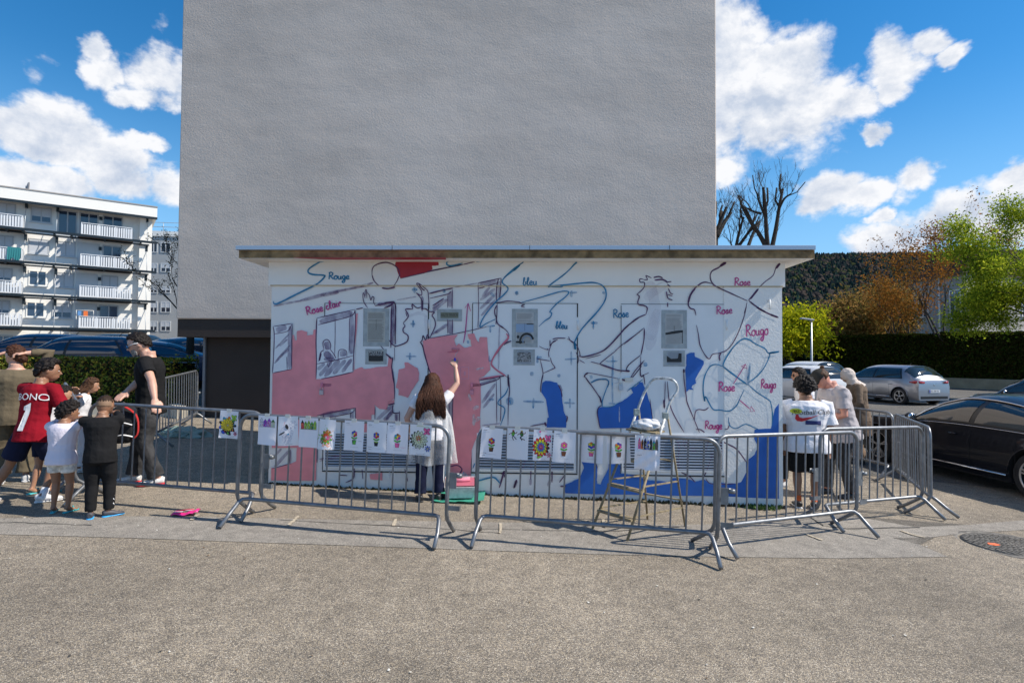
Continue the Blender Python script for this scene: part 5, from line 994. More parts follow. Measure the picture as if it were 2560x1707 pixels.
def lowwall():
    a = Vector((hc0.x, hc0.y, 0)); c = Vector((hc1.x, hc1.y, 0)); d = (c - a).normalized(); n = Vector((d.y, -d.x, 0)) * .35; b = MB()
    b.beam(a + n + Vector((0, 0, .25)), c + n + Vector((0, 0, .25)), .2, .75); o = b.build('low_wall', mat('low_wall_concrete', (0.30, 0.25, 0.17), .9, var=.2, vscale=2)); tag(o, 'low beige concrete wall at the foot of the tall hedge', 'wall')
    # kerb of the near hedge bed
    b = MB(); b.beam((-19, 11.2, gz(-19, 11.2) + .05), (-7.3, 12.35, gz(-7.3, 12.35) + .05), .16, .3); b.beam((-7.3, 12.35, gz(-7.3, 12.3) + .12), (-6.95, 12.05, gz(-6.8, 12) + .1), .2, .3); o = b.build('concrete_kerb', mat('kerb_concrete', (0.46, 0.42, 0.34), .9, var=.15, vscale=4)); tag(o, 'pale concrete kerb below the laurel hedge', 'kerb')
lowwall()
# ---- street lamp, metal fence and boulder wall beyond the shed
GALV_L = mat('lamp_galvanised', (0.42, 0.44, 0.46), 0.45, 0.6)
lp = gpos(2029, 33); LP = empty('street_lamp', lp, 0, 'grey street lamp with a flat angled head in front of the tall hedge', 'street lamp')
b = MB(); b.tube([(0, 0, 0), (0, 0, 1.2), (0, 0, 1.25), (0, 0, 3.95)], [.085, .085, .06, .045], 10); b.build('pole', GALV_L, LP)
b = MB(); b.beam((0.12, 0, 4.0), (-.62, 0, 4.1), .22, .09); o = b.build('lamp_head', GALV_L, LP); bevel(o, .02)
b = MB(); b.tube([(0, 0, 3.9), (0, 0, 4.02)], .055, 8); b.build('collar', GALV_L, LP)
FN = empty('metal_fence', gpos(1935, 33), R(-3), 'grey metal bar fence with teal infill behind the white hatchback', 'fence')
b = MB(); b.box(0, 2.15, -.02, .02, 1.15, 1.2); b.box(0, 2.15, -.02, .02, .1, .15)
for x in (.48, 2.1): b.box(x - .04, x + .04, -.04, .04, 0, 1.32)
b.build('frame', GALV_L, FN); sb = MB(); sb.box(-.012, .012, -.012, .012, .15, 1.15); sm_ = sb.mesh('bar', GALV_L)
for i in range(24): s = bpy.data.objects.new('bar', sm_); link(s, FN); s.location = (.03 + i * .09, 0, 0)
b = MB(); b.box(.02, 2.13, .03, .04, .15, 1.15); b.build('infill_panel', mat('teal_panel', (.10, .20, .20), .7), FN)
# ================================================================== CROWD BARRIERS
GALV = mat('galvanised_tube', (0.20, 0.21, 0.225), 0.42, 0.6, var=.22, vscale=14, bump=.08, bscale=90)
GALVD = mat('galvanised_dark', (0.20, 0.215, 0.23), 0.5, 0.6, var=.25, vscale=10)
BARM = {}
def barrier(a, c, label, z=None, foot=(.28, .28), plates='r', nb=None, swap=1):
    """a, c: ground ends, a is the left one; local x runs from a to c, local -y faces the camera side"""
    a = Vector((a[0], a[1], 0)); c = Vector((c[0], c[1], 0)); L_ = (c - a).length; d = (c - a).normalized(); za = gz(a.x, a.y); zc = gz(c.x, c.y)
    tilt = math.atan2(zc - za, L_)
    t = empty('crowd_barrier', (a.x, a.y, za), math.atan2(d.y, d.x), label, 'barrier', 'galvanised crowd barriers round the shed'); t.rotation_euler = Euler((0, -tilt, math.atan2(d.y, d.x)), 'XYZ')
    H, rc, zb = 1.08, .13, .235
    # outer hoop: left post - top - right post, posts bend into the rear feet
    P = [(0, foot[1], .02), (0, foot[1] * .62, .09), (0, .03, .20), (0, 0, .27), (0, 0, .4), (0, 0, H - rc - .02)]
    P += [(rc - rc * math.cos(t_), 0, H - rc + rc * math.sin(t_)) for t_ in [k * math.pi / 12 for k in range(7)]]
    P += [(L_ - rc + rc * math.sin(t_), 0, H - rc + rc * math.cos(t_)) for t_ in [k * math.pi / 12 for k in range(7)]]
    P += [(L_, 0, .4), (L_, 0, .27), (L_, .03, .20), (L_, foot[1] * .62, .09), (L_, foot[1], .02)]
    b = MB(); b.tube(P, .0195, 12); b.build('hoop', GALV, t)
    # bottom rail bends into the front feet
    e = .055
    Q = [(e - .03, -foot[0], .02), (e - .02, -foot[0] * .55, .12), (e, -.06, .205), (e + .02, -.02, .232), (e + .06, 0, zb), (L_ - e - .06, 0, zb), (L_ - e - .02, -.02, .232), (L_ - e, -.06, .205), (L_ - e + .02, -foot[0] * .55, .12), (L_ - e + .03, -foot[0], .02)]
    b = MB(); b.tube(Q, .0195, 12); b.build('bottom_rail', GALV, t)
    n = nb or max(8, int(round(L_ / .138))); key = 'bar'
    if key not in BARM: bb = MB(); bb.tube([(0, 0, zb + .008), (0, 0, .65), (0, 0, H - .012)], .0085, 8, cap=False); BARM[key] = bb.mesh('bar', GALV)
    for i in range(1, n):
        s = bpy.data.objects.new('bar', BARM[key]); link(s, t); s.location = (L_ * i / n, 0, 0)
    for side in plates:
        x = L_ if side == 'r' else 0; q = 1 if side == 'r' else -1
        b = MB(); b.box(min(x + q * .018, x + q * .085), max(x + q * .018, x + q * .085), -.006, .004, .50, .65); b.tube([(x + q * (.085 + .028 + .028 * math.cos(t_)), .028 * math.sin(t_) - .001, .625) for t_ in [k * math.pi / 6 + .6 for k in range(11)]], [(.004, .022)] * 11, 6, hint=(1, 0, 0)); b.build('coupling_plate', GALVD, t)
        b = MB(); b.box(min(x + q * .018, x + q * .13), max(x + q * .018, x + q * .13), -.026, -.020, .30, .345); b.box(min(x + q * .124, x + q * .13), max(x + q * .124, x + q * .13), -.020, .02, .30, .345); b.build('hook', GALVD, t)
    return t, d, L_
B0 = barrier((-4.70, 6.33), (-2.63, 6.0), 'barrier with one flower drawing, the boy in the black tracksuit stands at its left end')
B1 = barrier((-2.78, 5.80), (-.615, 5.42), 'barrier with eight drawings in front of the girl who is painting')
B3 = barrier((-.345, 5.50), (1.865, 5.19), 'barrier with seven drawings in front of the stepladder')
B4 = barrier((1.915, 5.40), (3.75, 6.22), 'barrier without drawings in front of the boy in the white football shirt', plates='r', foot=(.26, .30))
B5 = barrier((3.43, 6.38), (5.06, 7.05), 'barrier in front of the man with the cap, slanting back to the right', plates='l', foot=(.28, .30))
B6 = barrier((5.12, 6.98), (6.02, 8.95), 'barrier seen nearly end-on beside the black car', foot=(.28, .28))
B7 = barrier((5.72, 11.1), (6.09, 9.12), 'farthest right barrier, between the woman in the headscarf and the black car')
B8 = barrier((-5.70, 9.1), (-6.28, 11.4), 'far barrier behind the man in black, next to the laurel hedge')
B9 = barrier((-6.55, 8.35), (-4.90, 6.42), 'barrier seen end-on at left on which the children lean', plates='')
# ================================================================== CHILDREN'S DRAWINGS
PAPER = [mat('paper_sheet', (0.78, 0.77, 0.82), 0.75, bump=.06, bscale=12), mat('paper_sheet_thin', (0.76, 0.76, 0.80), 0.75)]
def cm(c): return mat('felt_%03d_%03d_%03d' % tuple(int(x * 255) for x in c), c, .7, var=.25, vscale=90)
RED, ORG, YEL, GRN, DGR, BLU, VIO, PNK, BRN, BLK, LGR, CYN = (.6, .03, .03), (.75, .2, .02), (.75, .58, .03), (.10, .42, .05), (.03, .16, .03), (.03, .08, .50), (.25, .05, .45), (.75, .12, .32), (.16, .05, .02), (.015, .015, .02), (.30, .55, .06), (.02, .3, .5)
class Draw:
    """flat felt-pen shapes on a sheet; coordinates in sheet units: x 0..1, y 0..1.414 downwards"""
    def __init__(s, fn): s.k = {}; s.fn = fn; s.l = 0
    def mb(s, c):
        s.l += 1
        return s.k.setdefault(c, MB())
    def poly(s, c, pts):
        b = s.mb(c); n = len(pts); cx = sum(p[0] for p in pts) / n; cy = sum(p[1] for p in pts) / n; z = s.l * .00003 + .0006
        b.add([s.fn(cx, cy, z)] + [s.fn(x, y, z) for x, y in pts], [(0, i + 1, (i + 1) % n + 1) for i in range(n)])
    def disc(s, c, x, y, r, ry=None, a0=0, n=12): s.poly(c, [(x + r * math.cos(a0) * math.cos(t) - (ry or r) * math.sin(a0) * math.sin(t), y + r * math.sin(a0) * math.cos(t) + (ry or r) * math.cos(a0) * math.sin(t)) for t in [k * 2 * math.pi / n for k in range(n)]])
    def odisc(s, c, x, y, r, ry=None, a0=0): s.disc(BLK, x, y, r * 1.12 + .004, (ry or r) * 1.12 + .004, a0); s.disc(c, x, y, r, ry, a0)
    def line(s, c, pts, w=.008):
        for i in range(len(pts) - 1):
            a = Vector(pts[i]); e = Vector(pts[i + 1]); d = (e - a); 
            if d.length < 1e-6: continue
            n = Vector((-d.y, d.x)).normalized() * w / 2; s.poly(c, [a + n, e + n, e - n, a - n])
    def scrib(s, x, y, w, c=BLK, h=.03, lw=.008, rs=random):
        P = [(x + w * i / 14, y + rs.uniform(-h, h) * .5) for i in range(15)]; s.line(c, P, lw)
    def done(s, parent):
        o = []
        for c, b in s.k.items():
            m = cm(c); o.append(b)
        if not o: return
        allb = MB(); ms = []
        for i, (c, b) in enumerate(s.k.items()):
            k = len(allb.v); allb.v += b.v; allb.f += [[q + k for q in f] for f in b.f]; allb.mi += [i] * len(b.f); allb.sm += [False] * len(b.f); ms.append(cm(c))
        allb.build('drawing', ms, parent, kind='stuff')
def pot(d, cols, potc, rim, x=.5, y=.62, s=1.0, center=YEL):
    d.line(DGR, [(x, y), (x, y + .3 * s)], .014)
    for sx in (-1, 1): d.odisc(GRN, x + sx * .08 * s, y + .20 * s, .075 * s, .035 * s, sx * -.5)
    for i in range(6): a = i * 1.047 - 1.57; d.odisc(cols[i % len(cols)], x + .092 * s * math.cos(a), y + .092 * s * math.sin(a), .056 * s, .056 * s)
    d.odisc(center, x, y, .045 * s)
    d.poly(BLK, [(x - .115 * s, y + .285 * s), (x + .115 * s, y + .285 * s), (x + .08 * s, y + .50 * s), (x - .08 * s, y + .50 * s)])
    d.poly(potc, [(x - .105 * s, y + .295 * s), (x + .105 * s, y + .295 * s), (x + .072 * s, y + .49 * s), (x - .072 * s, y + .49 * s)]); d.poly(rim, [(x - .11 * s, y + .29 * s), (x + .11 * s, y + .29 * s), (x + .10 * s, y + .34 * s), (x - .10 * s, y + .34 * s)])
    d.scrib(.08, .14, .18, BLK, .02, .012); d.scrib(.08, .22, .3, (.3, .3, .3), .012, .006); d.scrib(.32, y + .62 * s, .42, (.3, .3, .3), .02, .006)
def flower(d, x, y, r, layers, rs):
    for (k, n, c) in layers:
        for i in range(n):
            a = i * 6.283 / n + k; d.odisc(c, x + r * k * .72 * math.cos(a), y + r * k * .72 * math.sin(a), r * k * .36, r * k * .17, a)
def butterfly(d, x, y, s, c):
    for a, q in ((-.9, 1), (.5, .8), (-2.2, 1), (2.5, .8)): d.odisc(c, x + s * .5 * q * math.cos(a), y + s * .55 * q * math.sin(a), s * .5 * q, s * .30 * q, a)
    d.line(BLK, [(x, y - s * .4), (x, y + s * .4)], .014)
def houses(d, cols, y0=.12, x0=.08, x1=.92, h=.42, roofs=None, line=BLK):
    n = len(cols); w = (x1 - x0) / n
    for i, c in enumerate(cols):
        xa = x0 + i * w + .012; xb = xa + w - .024; hh = h * (1 - .12 * (i % 2)); yb = y0 + h; yt = yb - hh * .66; rc_ = roofs[i] if roofs else c
        d.poly(line, [(xa - .006, yb), (xa - .006, yt), (xb + .006, yt), (xb + .006, yb)]); d.poly(c, [(xa, yb - .006), (xa, yt), (xb, yt), (xb, yb - .006)])
        d.poly(line, [(xa - .012, yt), ((xa + xb) / 2, yb - hh - .012), (xb + .012, yt)]); d.poly(rc_, [(xa + .006, yt - .006), ((xa + xb) / 2, yb - hh + .01), (xb - .006, yt - .006)])
        for j in range(2):
            for q in range(2): wx_ = xa + (xb - xa) * (.22 + .42 * q); wy = yt + hh * (.10 + .28 * j); d.poly(line, [(wx_, wy), (wx_ + .035, wy), (wx_ + .035, wy + .06), (wx_, wy + .06)]); d.poly([YEL, CYN, RED, (.7, .7, .72)][(i + j + q) % 4], [(wx_ + .006, wy + .006), (wx_ + .029, wy + .006), (wx_ + .029, wy + .054), (wx_ + .006, wy + .054)])
    d.line(line, [(x0 - .02, y0 + h + .012), (x1 + .02, y0 + h + .012)], .012)
def sheet(B, u, label, fn, front=True, w=.205, h=.29, top=1.085, tilt=0.0, curl=.012, seed=0, fold=None, bag=False):
    t, d, L_ = B; rs = random.Random(seed + int(u))
    # position along the rail from the photo column
    o = t.location; r_ = ray(u, 1060); k = ((o.x * -d.y + o.y * d.x)) / (r_.x * -d.y + r_.y * d.x); hit = Vector((r_.x * k, r_.y * k, 0)); s = (hit - Vector((o.x, o.y, 0))).dot(d)
    yo = -.028 if front else .028
    so = empty('drawing_sheet', (0, 0, 0), 0); so.rotation_euler = t.rotation_euler; tm = Matrix.Translation(t.location) @ t.rotation_euler.to_matrix().to_4x4(); so.matrix_world = tm @ Matrix.Translation((s - w / 2, yo, top)) @ Matrix.Rotation(tilt, 4, 'Y')
    tag(so, label, 'drawing', "children's drawings taped to the barriers"); so.name = 'drawing_sheet'
    ph = rs.uniform(0, 6)
    def pos(x, y, z=0.0):
        yy = y / 1.414; c = curl * math.sin(x * 3.1 + ph) * (.3 + yy) + curl * .9 * math.sin(yy * 4 + ph * 2) * yy * .6
        if fold: c += fold * max(0, (x - .82)) * yy - 0
        if bag: c += .010 * math.sin(yy * 16 + x * 9 + ph) * yy + .006 * math.sin(x * 22)
        sg = -1 if front else -1
        return (x * w, c * 1.0 - z * 1.0 - .0, -yy * h)
    b = MB(); n, m_ = 14, 18
    b.add([pos(i / n, 1.414 * j / m_) for j in range(m_ + 1) for i in range(n + 1)], [(j * (n + 1) + i, (j + 1) * (n + 1) + i, (j + 1) * (n + 1) + i + 1, j * (n + 1) + i + 1) for j in range(m_) for i in range(n)], 0, True)
    b.build('paper', PAPER[seed % 2], so)
    b = MB(); b.box(w * .35, w * .6, -.004, -.0015, -.012, .022); b.build('tape', mat('clear_tape', (.7, .68, .62), .3), so)
    dr = Draw(pos); fn(dr, rs); dr.done(so)
def f_yellow(d, rs):
    for i in range(9): a = i * .7; d.odisc([CYN, ORG, GRN, RED, BLU, BLK][i % 6], .42 + .34 * math.cos(a), .75 + .34 * math.sin(a), .12, .07, a)
    flower(d, .42, .75, .36, [(.95, 14, YEL), (.68, 12, YEL), (.42, 9, YEL), (.2, 5, YEL)], rs); butterfly(d, .76, .38, .2, LGR); flower(d, .84, 1.16, .11, [(1, 6, PNK), (.4, 4, RED)], rs); d.odisc(GRN, .45, 1.17, .14, .06, .4); d.odisc(BLU, .2, 1.12, .1, .06, .8); d.scrib(.4, 1.33, .4, BLK, .03)
def f_line(d, rs):
    for (x, y, r, n) in ((.45, .75, .3, 12), (.75, .4, .2, 6), (.45, 1.05, .22, 9)):
        for i in range(n): a = i * 6.283 / n; d.line((.15, .15, .3), [(x + r * .3 * math.cos(a), y + r * .3 * math.sin(a)), (x + r * math.cos(a - .2), y + r * math.sin(a - .2)), (x + r * math.cos(a + .2), y + r * math.sin(a + .2)), (x + r * .3 * math.cos(a), y + r * .3 * math.sin(a))], .007)
    d.disc(BLK, .45, .5, .07, .13, -.4); d.disc(BLK, .22, .82, .17, .035, -.5); d.disc(CYN, .52, .86, .04); d.line((.7, .1, .2), [(.35, .25), (.3, .45)], .012); d.scrib(.35, 1.33, .35, BLK, .03)
def f_scrib(d, rs):
    flower(d, .5, .85, .34, [(.95, 10, GRN), (.6, 8, ORG)], rs)
    for c, x, y, n in ((GRN, .45, .5, 12), (ORG, .5, .6, 26), (PNK, .7, .85, 20), (BRN, .35, 1.0, 34), (ORG, .6, 1.2, 22), (GRN, .25, .85, 16), (RED, .5, .72, 20)):
        for i in range(n): a = x + rs.gauss(0, .11); e = y + rs.gauss(0, .07); d.line(c, [(a, e), (a + rs.uniform(-.16, .16), e + rs.uniform(-.07, .07))], .018)
    d.scrib(.45, 1.36, .4, BLK, .03)
def f_big(d, rs):
    flower(d, .42, .7, .38, [(1.0, 14, (.55, .62, .45)), (.72, 12, (.62, .66, .5)), (.5, 9, (.6, .62, .35))], rs); flower(d, .40, .62, .12, [(1, 7, RED), (.5, 4, YEL)], rs); butterfly(d, .78, .33, .21, PNK); flower(d, .86, 1.08, .13, [(1, 7, BLU), (.4, 4, YEL)], rs); d.line((.3, .5, .2), [(.3, .06), (.9, .08)], .02); d.scrib(.3, 1.34, .45, BLK, .04)
    for i in range(7): a = i * .35 + .3; d.line((.3, .3, .32), [(.35, .95), (.35 + .26 * math.cos(a), .95 + .26 * math.sin(a))], .008)
def f_rain(d, rs):
    flower(d, .42, .78, .42, [(1.0, 14, RED), (.8, 12, YEL), (.62, 12, LGR), (.48, 10, BLU), (.28, 7, RED), (.14, 5, PNK)], rs); butterfly(d, .78, .42, .22, PNK); flower(d, .85, 1.14, .12, [(1, 6, PNK), (.4, 4, ORG)], rs); d.odisc(LGR, .35, 1.24, .12, .05, -.3); d.disc(PNK, .35, .08, .05); d.scrib(.55, .06, .2, PNK, .03); d.scrib(.3, 1.36, .4, BLK, .03)
def f_foot(d, rs):
    d.line((.3, .3, .3), [(.06, .04), (.94, .06), (.94, .56), (.06, .56), (.06, .04)], .006)
    for (x, c, cap, f) in ((.28, GRN, RED, 1), (.68, DGR, YEL, -1)):
        d.odisc(c, x, .24, .07, .10, .3 * f); d.odisc(BRN, x - .0, .12, .04); d.disc(cap, x, .09, .045, .02); d.line(BRN, [(x, .19), (x - .14, .24), (x - .2, .3)], .03); d.line(BRN, [(x, .19), (x + .14, .22), (x + .18, .14)], .03); d.line(BLK, [(x, .32), (x + .08 * f, .42), (x + .16, .50)], .034); d.line(BLK, [(x, .32), (x - .04, .42), (x + .03, .54)], .034)
    d.line((.3, .3, .3), [(.06, .40), (.94, .38)], .005)
PL_ = {
 'purple': lambda d, rs: houses(d, [(.62, .60, .66), VIO, (.5, .2, .5), (.55, .6, .5)], roofs=[(.6, .6, .65), VIO, VIO, DGR]),
 'green': lambda d, rs: houses(d, [RED, LGR, LGR, DGR, LGR], roofs=[BLK, GRN, LGR, GRN, LGR]),
 'colour': lambda d, rs: (houses(d, [PNK, ORG, BLU, BLU, RED, GRN, BLK], roofs=[PNK, ORG, BLU, BLU, CYN, CYN, BLK], y0=.10, h=.46, x0=.12, x1=.92), d.scrib(.1, .82, .18, (.2, .2, .25), .04, .012))}
sheet(B0, 571, 'yellow flower drawing with green butterfly, alone on the left barrier', f_yellow, seed=1, tilt=.03, curl=.016)
sheet(B1, 666, 'purple row of houses drawing, leftmost sheet on the barrier by the painting girl', PL_['purple'], seed=2)
sheet(B1, 717, 'uncoloured flower outlines with black and blue dabs, second sheet from left', f_line, seed=3, tilt=-.05, curl=.018)
sheet(B1, 768, 'green and red row of houses drawing left of the orange scribble', PL_['green'], seed=4, tilt=-.02)
sheet(B1, 816, 'orange, green and brown scribbled flower on a curling sheet', f_scrib, seed=5, curl=.022, w=.17, tilt=.02)
sheet(B1, 882, 'flower drawing in a bright green pot', lambda d, rs: (pot(d, [BLU, PNK, RED, RED, (.6, .6, .62), BLU], GRN, GRN), d.scrib(.72, .95, .2)), seed=6)
sheet(B1, 938, 'flower drawing in a black pot with a green rim', lambda d, rs: (pot(d, [ORG, BLU, RED, RED, VIO, BLU], BLK, LGR), d.scrib(.05, 1.18, .25), d.scrib(.1, 1.28, .18)), seed=7)
sheet(B1, 991, 'drawing of a flower in a pink pot left of the big pale flower', lambda d, rs: (pot(d, [BRN, ORG, VIO, PNK, GRN, CYN], PNK, PNK), d.scrib(.65, 1.1, .25, PNK)), seed=8, tilt=.02)
sheet(B1, 1047, 'big pale flower with pink butterfly, rightmost sheet before the gap', f_big, seed=9, w=.215)
sheet(B3, 1225, 'flower in a dark red pot, first sheet right of the barrier gap', lambda d, rs: (pot(d, [RED, BLU, RED, RED, VIO, ORG], BRN, LGR), d.scrib(.05, 1.2, .25, BLK, .05, .012), d.scrib(.08, 1.3, .15)), seed=10, tilt=.05)
sheet(B3, 1288, 'two running footballers drawing on a mostly blank sheet', f_foot, seed=11)
sheet(B3, 1350, 'big rainbow coloured flower filling a narrow sheet', f_rain, seed=12, w=.175, curl=.014)
sheet(B3, 1405, 'drawing of an all pink flower in a brown pot', lambda d, rs: pot(d, [PNK], BRN, BRN, center=YEL), seed=13, tilt=.04)
sheet(B3, 1471, 'flower in a pink and yellow pot on a sheet hung behind the bars', lambda d, rs: pot(d, [ORG, GRN, VIO, BLU, BLU, YEL], PNK, YEL), front=False, seed=14, w=.215)
sheet(B3, 1536, 'flower in a scribbled brown pot on a sheet hung behind the bars', lambda d, rs: (pot(d, [BLU, VIO, PNK, RED, LGR, ORG], BRN, BRN), d.scrib(.78, .12, .3, BLK, .08, .014)), front=False, seed=15, tilt=-.08, w=.215)
sheet(B3, 1610, 'row of pink, blue and black houses on a creased sheet at the stepladder', PL_['colour'], seed=16, w=.225, h=.315, bag=True, curl=.014)
# ================================================================== STEPLADDER, PLASTIC SHEET, PAINT TRAY, LITTER
LADP = mat('ladder_spattered', (0.52, 0.53, 0.52), .55, .2, var=.55, vscale=28); LADW = mat('ladder_old_ochre', (0.25, 0.20, 0.12), .7, var=.4, vscale=18)
def ladder():
    def g(x, y): return Vector((x, y, gz(x, y)))
    F1, F2, R1, R2 = g(.85, 5.98), g(1.14, 5.62), g(1.53, 6.42), g(1.88, 6.18)
    H1, H2 = Vector((1.34, 6.1, 1.21)), Vector((1.60, 5.93, 1.19)); A1, A2 = Vector((1.49, 6.13, 1.49)), Vector((1.70, 5.95, 1.51))
    t = empty('stepladder', (1.36, 6.05, gz(1.36, 6.05)), 0, 'old paint-spattered stepladder with a rounded top rail, standing behind the barrier', 'ladder'); T = Matrix.Translation(-t.location)
    def part(b, n, m, par=t): o = b.build(n, m, par); (o.data.transform(T)); return o
    top = spline([H1, H1.lerp(A1, .6) + Vector((-.01, 0, .03)), A1 + Vector((.02, 0, .06)), A1.lerp(A2, .5) + Vector((0, 0, .075)), A2 + Vector((-.01, 0, .045)), A2 + Vector((.03, 0, -.05)), A2.lerp(H2, .5) + Vector((.0, 0, -.02)), H2], 6)
    b = MB(); b.tube(top, .014, 10); part(b, 'top_rail', LADP)
    Q1 = F1.lerp(H1, .66); Q2 = F2.lerp(H2, .66)
    for (a, e) in ((H1, Q1), (H2, Q2)): b = MB(); b.tube([a, e], .014, 10); part(b, 'leg', LADP)
    for (a, e) in ((Q1, F1), (Q2, F2)): b = MB(); b.tube([a, e], .0135, 10); part(b, 'leg', LADW)
    for (a, e) in ((H1 + Vector((.03, .03, 0)), R1), (H2 + Vector((.03, .03, 0)), R2)): b = MB(); b.tube([a, e], .0115, 10); part(b, 'rear_leg', LADW)
    for h in (H1, H2): b = MB(); b.box(h.x - .03, h.x + .03, h.y - .02, h.y + .035, h.z - .035, h.z + .035); o = part(b, 'hinge', mat('ladder_hinge', (.3, .34, .32), .5, .3, var=.4, vscale=40)); bevel(o, .006)
    b = MB(); b.beam(F1.lerp(H1, .86), F2.lerp(H2, .86), .24, .018); part(b, 'platform', LADW)
    for f in (.16, .38, .60): b = MB(); b.beam(F1.lerp(H1, f), F2.lerp(H2, f), .085, .022); part(b, 'step', LADW)
    for f in (.18, .42): b = MB(); b.beam(F1.lerp(H1, f), R1.lerp(H1, f), .02, .012); part(b, 'brace', LADW); b = MB(); b.beam(F2.lerp(H2, f), R2.lerp(H2, f), .02, .012); part(b, 'brace', LADW)
    b = MB(); b.beam(R1.lerp(H1, .25), R2.lerp(H2, .25), .03, .012); b.beam(R1.lerp(H1, .6), R2.lerp(H2, .6), .03, .012); part(b, 'rear_brace', LADW)
    # crumpled white plastic on the platform
    c = (F1.lerp(H1, .86) + F2.lerp(H2, .86)) / 2 + Vector((.03, .0, .055)); bm = bmesh.new(); bmesh.ops.create_icosphere(bm, subdivisions=4, radius=1)
    for v in bm.verts:
        n = noise.noise(v.co * 2.3) * .3 + noise.ridged_multi_fractal(v.co * 2.1, 1.0, 2.0, 3, 1.0, 2.0) * .06; v.co = v.co * (1 + n); v.co = Vector((v.co.x * .145, v.co.y * .12, max(-.045, v.co.z * .06)))
    me = bpy.data.meshes.new('bag'); bm.to_mesh(me); bm.free(); me.materials.append(mat('white_plastic_film', (.74, .74, .74), .3, trans=.12, bump=.4, bscale=18)); [setattr(p, 'use_smooth', True) for p in me.polygons]
    o = bpy.data.objects.new('plastic_bag', me); link(o); o.location = c; tag(o, 'crumpled white plastic bag lying on the stepladder platform', 'bag')
ladder()
def crumple(name, c, sx, sy, sz, m, label, cat, seed=0, flat=.0):
    bm = bmesh.new(); bmesh.ops.create_icosphere(bm, subdivisions=4, radius=1)
    for v in bm.verts:
        n = noise.noise(v.co * 2.0 + Vector((seed, 0, 0))) * .45 + noise.noise(v.co * 6 + Vector((seed, 3, 0))) * .16; v.co *= 1 + n; v.co = Vector((v.co.x * sx, v.co.y * sy, max(-flat, v.co.z * sz)))
    me = bpy.data.meshes.new(name); bm.to_mesh(me); bm.free(); me.materials.append(m); o = bpy.data.objects.new(name, me); link(o); o.location = c; tag(o, label, cat); return o
def tray():
    p = ground(1150, 1246); base = Vector((p.x, 7.02, gz(p.x, 7.02)))
    gm = mat('green_plastic_film', (.06, .36, .25), .4, trans=.15, bump=.3, bscale=25)
    b = MB(); n = 16
    def z(i, j): x = i / n - .5; y = j / n - .5; return .01 + .06 * max(0, abs(x) * 2 - .62) ** 1.1 + .05 * max(0, abs(y) * 2 - .7) + .014 * noise.noise(Vector((x * 9, y * 9, 1)))
    b.add([((i / n - .5) * .60, (j / n - .5) * .50, z(i, j)) for j in range(n + 1) for i in range(n + 1)], [(j * (n + 1) + i, j * (n + 1) + i + 1, (j + 1) * (n + 1) + i + 1, (j + 1) * (n + 1) + i) for j in range(n) for i in range(n)], 0, True)
    o = b.build('plastic_sheet', gm); o.location = base; tag(o, 'bright green plastic bag spread under the paint tray', 'plastic bag')
    t = empty('paint_tray', base + Vector((0, 0, .05)), .1, 'clear paint tray with pink paint beside the painting girl', 'paint tray')
    b = MB()
    pr = [(-.19, -.14, .12), (.19, -.14, .12), (.19, .15, .19), (-.19, .15, .19), (-.16, -.10, -.02), (.16, -.10, -.02), (.16, .12, -.02), (-.16, .12, -.02)]
    b.add(pr, [(4, 5, 1, 0), (5, 6, 2, 1), (6, 7, 3, 2), (7, 4, 0, 3), (7, 6, 5, 4)]); o = b.build('tub', mat('milky_plastic', (.62, .58, .58), .3, var=.2, vscale=20), t); md = o.modifiers.new('s', 'SOLIDIFY'); md.thickness = .008
    b = MB(); b.add([(-.17, -.11, .13), (.17, -.11, .13), (.18, .14, .178), (-.18, .14, .178)], [(0, 1, 2, 3)]); b.build('paint', mat('wet_pink_paint', (.45, .12, .17), .3), t)
    b = MB(); b.tube([(-.1, .0, .16), (.12, .03, .18)], .026, 12); b.build('roller_sleeve', mat('roller_pink', (.66, .2, .28), .8), t)
tray()
def packet():
    p = ground(465, 1287); t = empty('snack_packet', (p.x, p.y, p.z + .012), R(14), 'bright pink empty snack packet lying on the asphalt', 'packet'); b = MB(); n = 10
    b.add([((i / n - .5) * .25, (j / 4 - .5) * .115, .012 + .012 * math.sin(i * 1.1) + (.01 if 0 < j < 4 else -.004) + (.03 if i > 8 else 0)) for j in range(5) for i in range(n + 1)], [(j * (n + 1) + i, j * (n + 1) + i + 1, (j + 1) * (n + 1) + i + 1, (j + 1) * (n + 1) + i) for j in range(4) for i in range(n)], 0, True)
    o = b.build('wrapper', mat('hot_pink_foil', (.75, .03, .22), .3, coat=.5), t); md = o.modifiers.new('s', 'SOLIDIFY'); md.thickness = .006
    b = MB(); b.box(-.10, -.02, -.045, -.02, .034, .036); b.box(-.04, .07, .0, .03, .035, .037); b.build('white_print', mat('packet_white', (.75, .75, .75), .4), t)
    b = MB(); b.tube([(-.06, -.02, .04), (.02, .02, .04), (.07, .01, .04)], .006, 5); b.build('red_print', mat('packet_red', (.5, .02, .05), .4), t)
packet()
crumple('plastic_bag', at(455, 1085, 10.2) - Vector((0, 0, .02)), .42, .2, .14, mat('grey_green_film', (.25, .34, .30), .35, trans=.2), 'pale greenish plastic bag on the shaded ground behind the barrier', 'plastic bag', 4, .1)
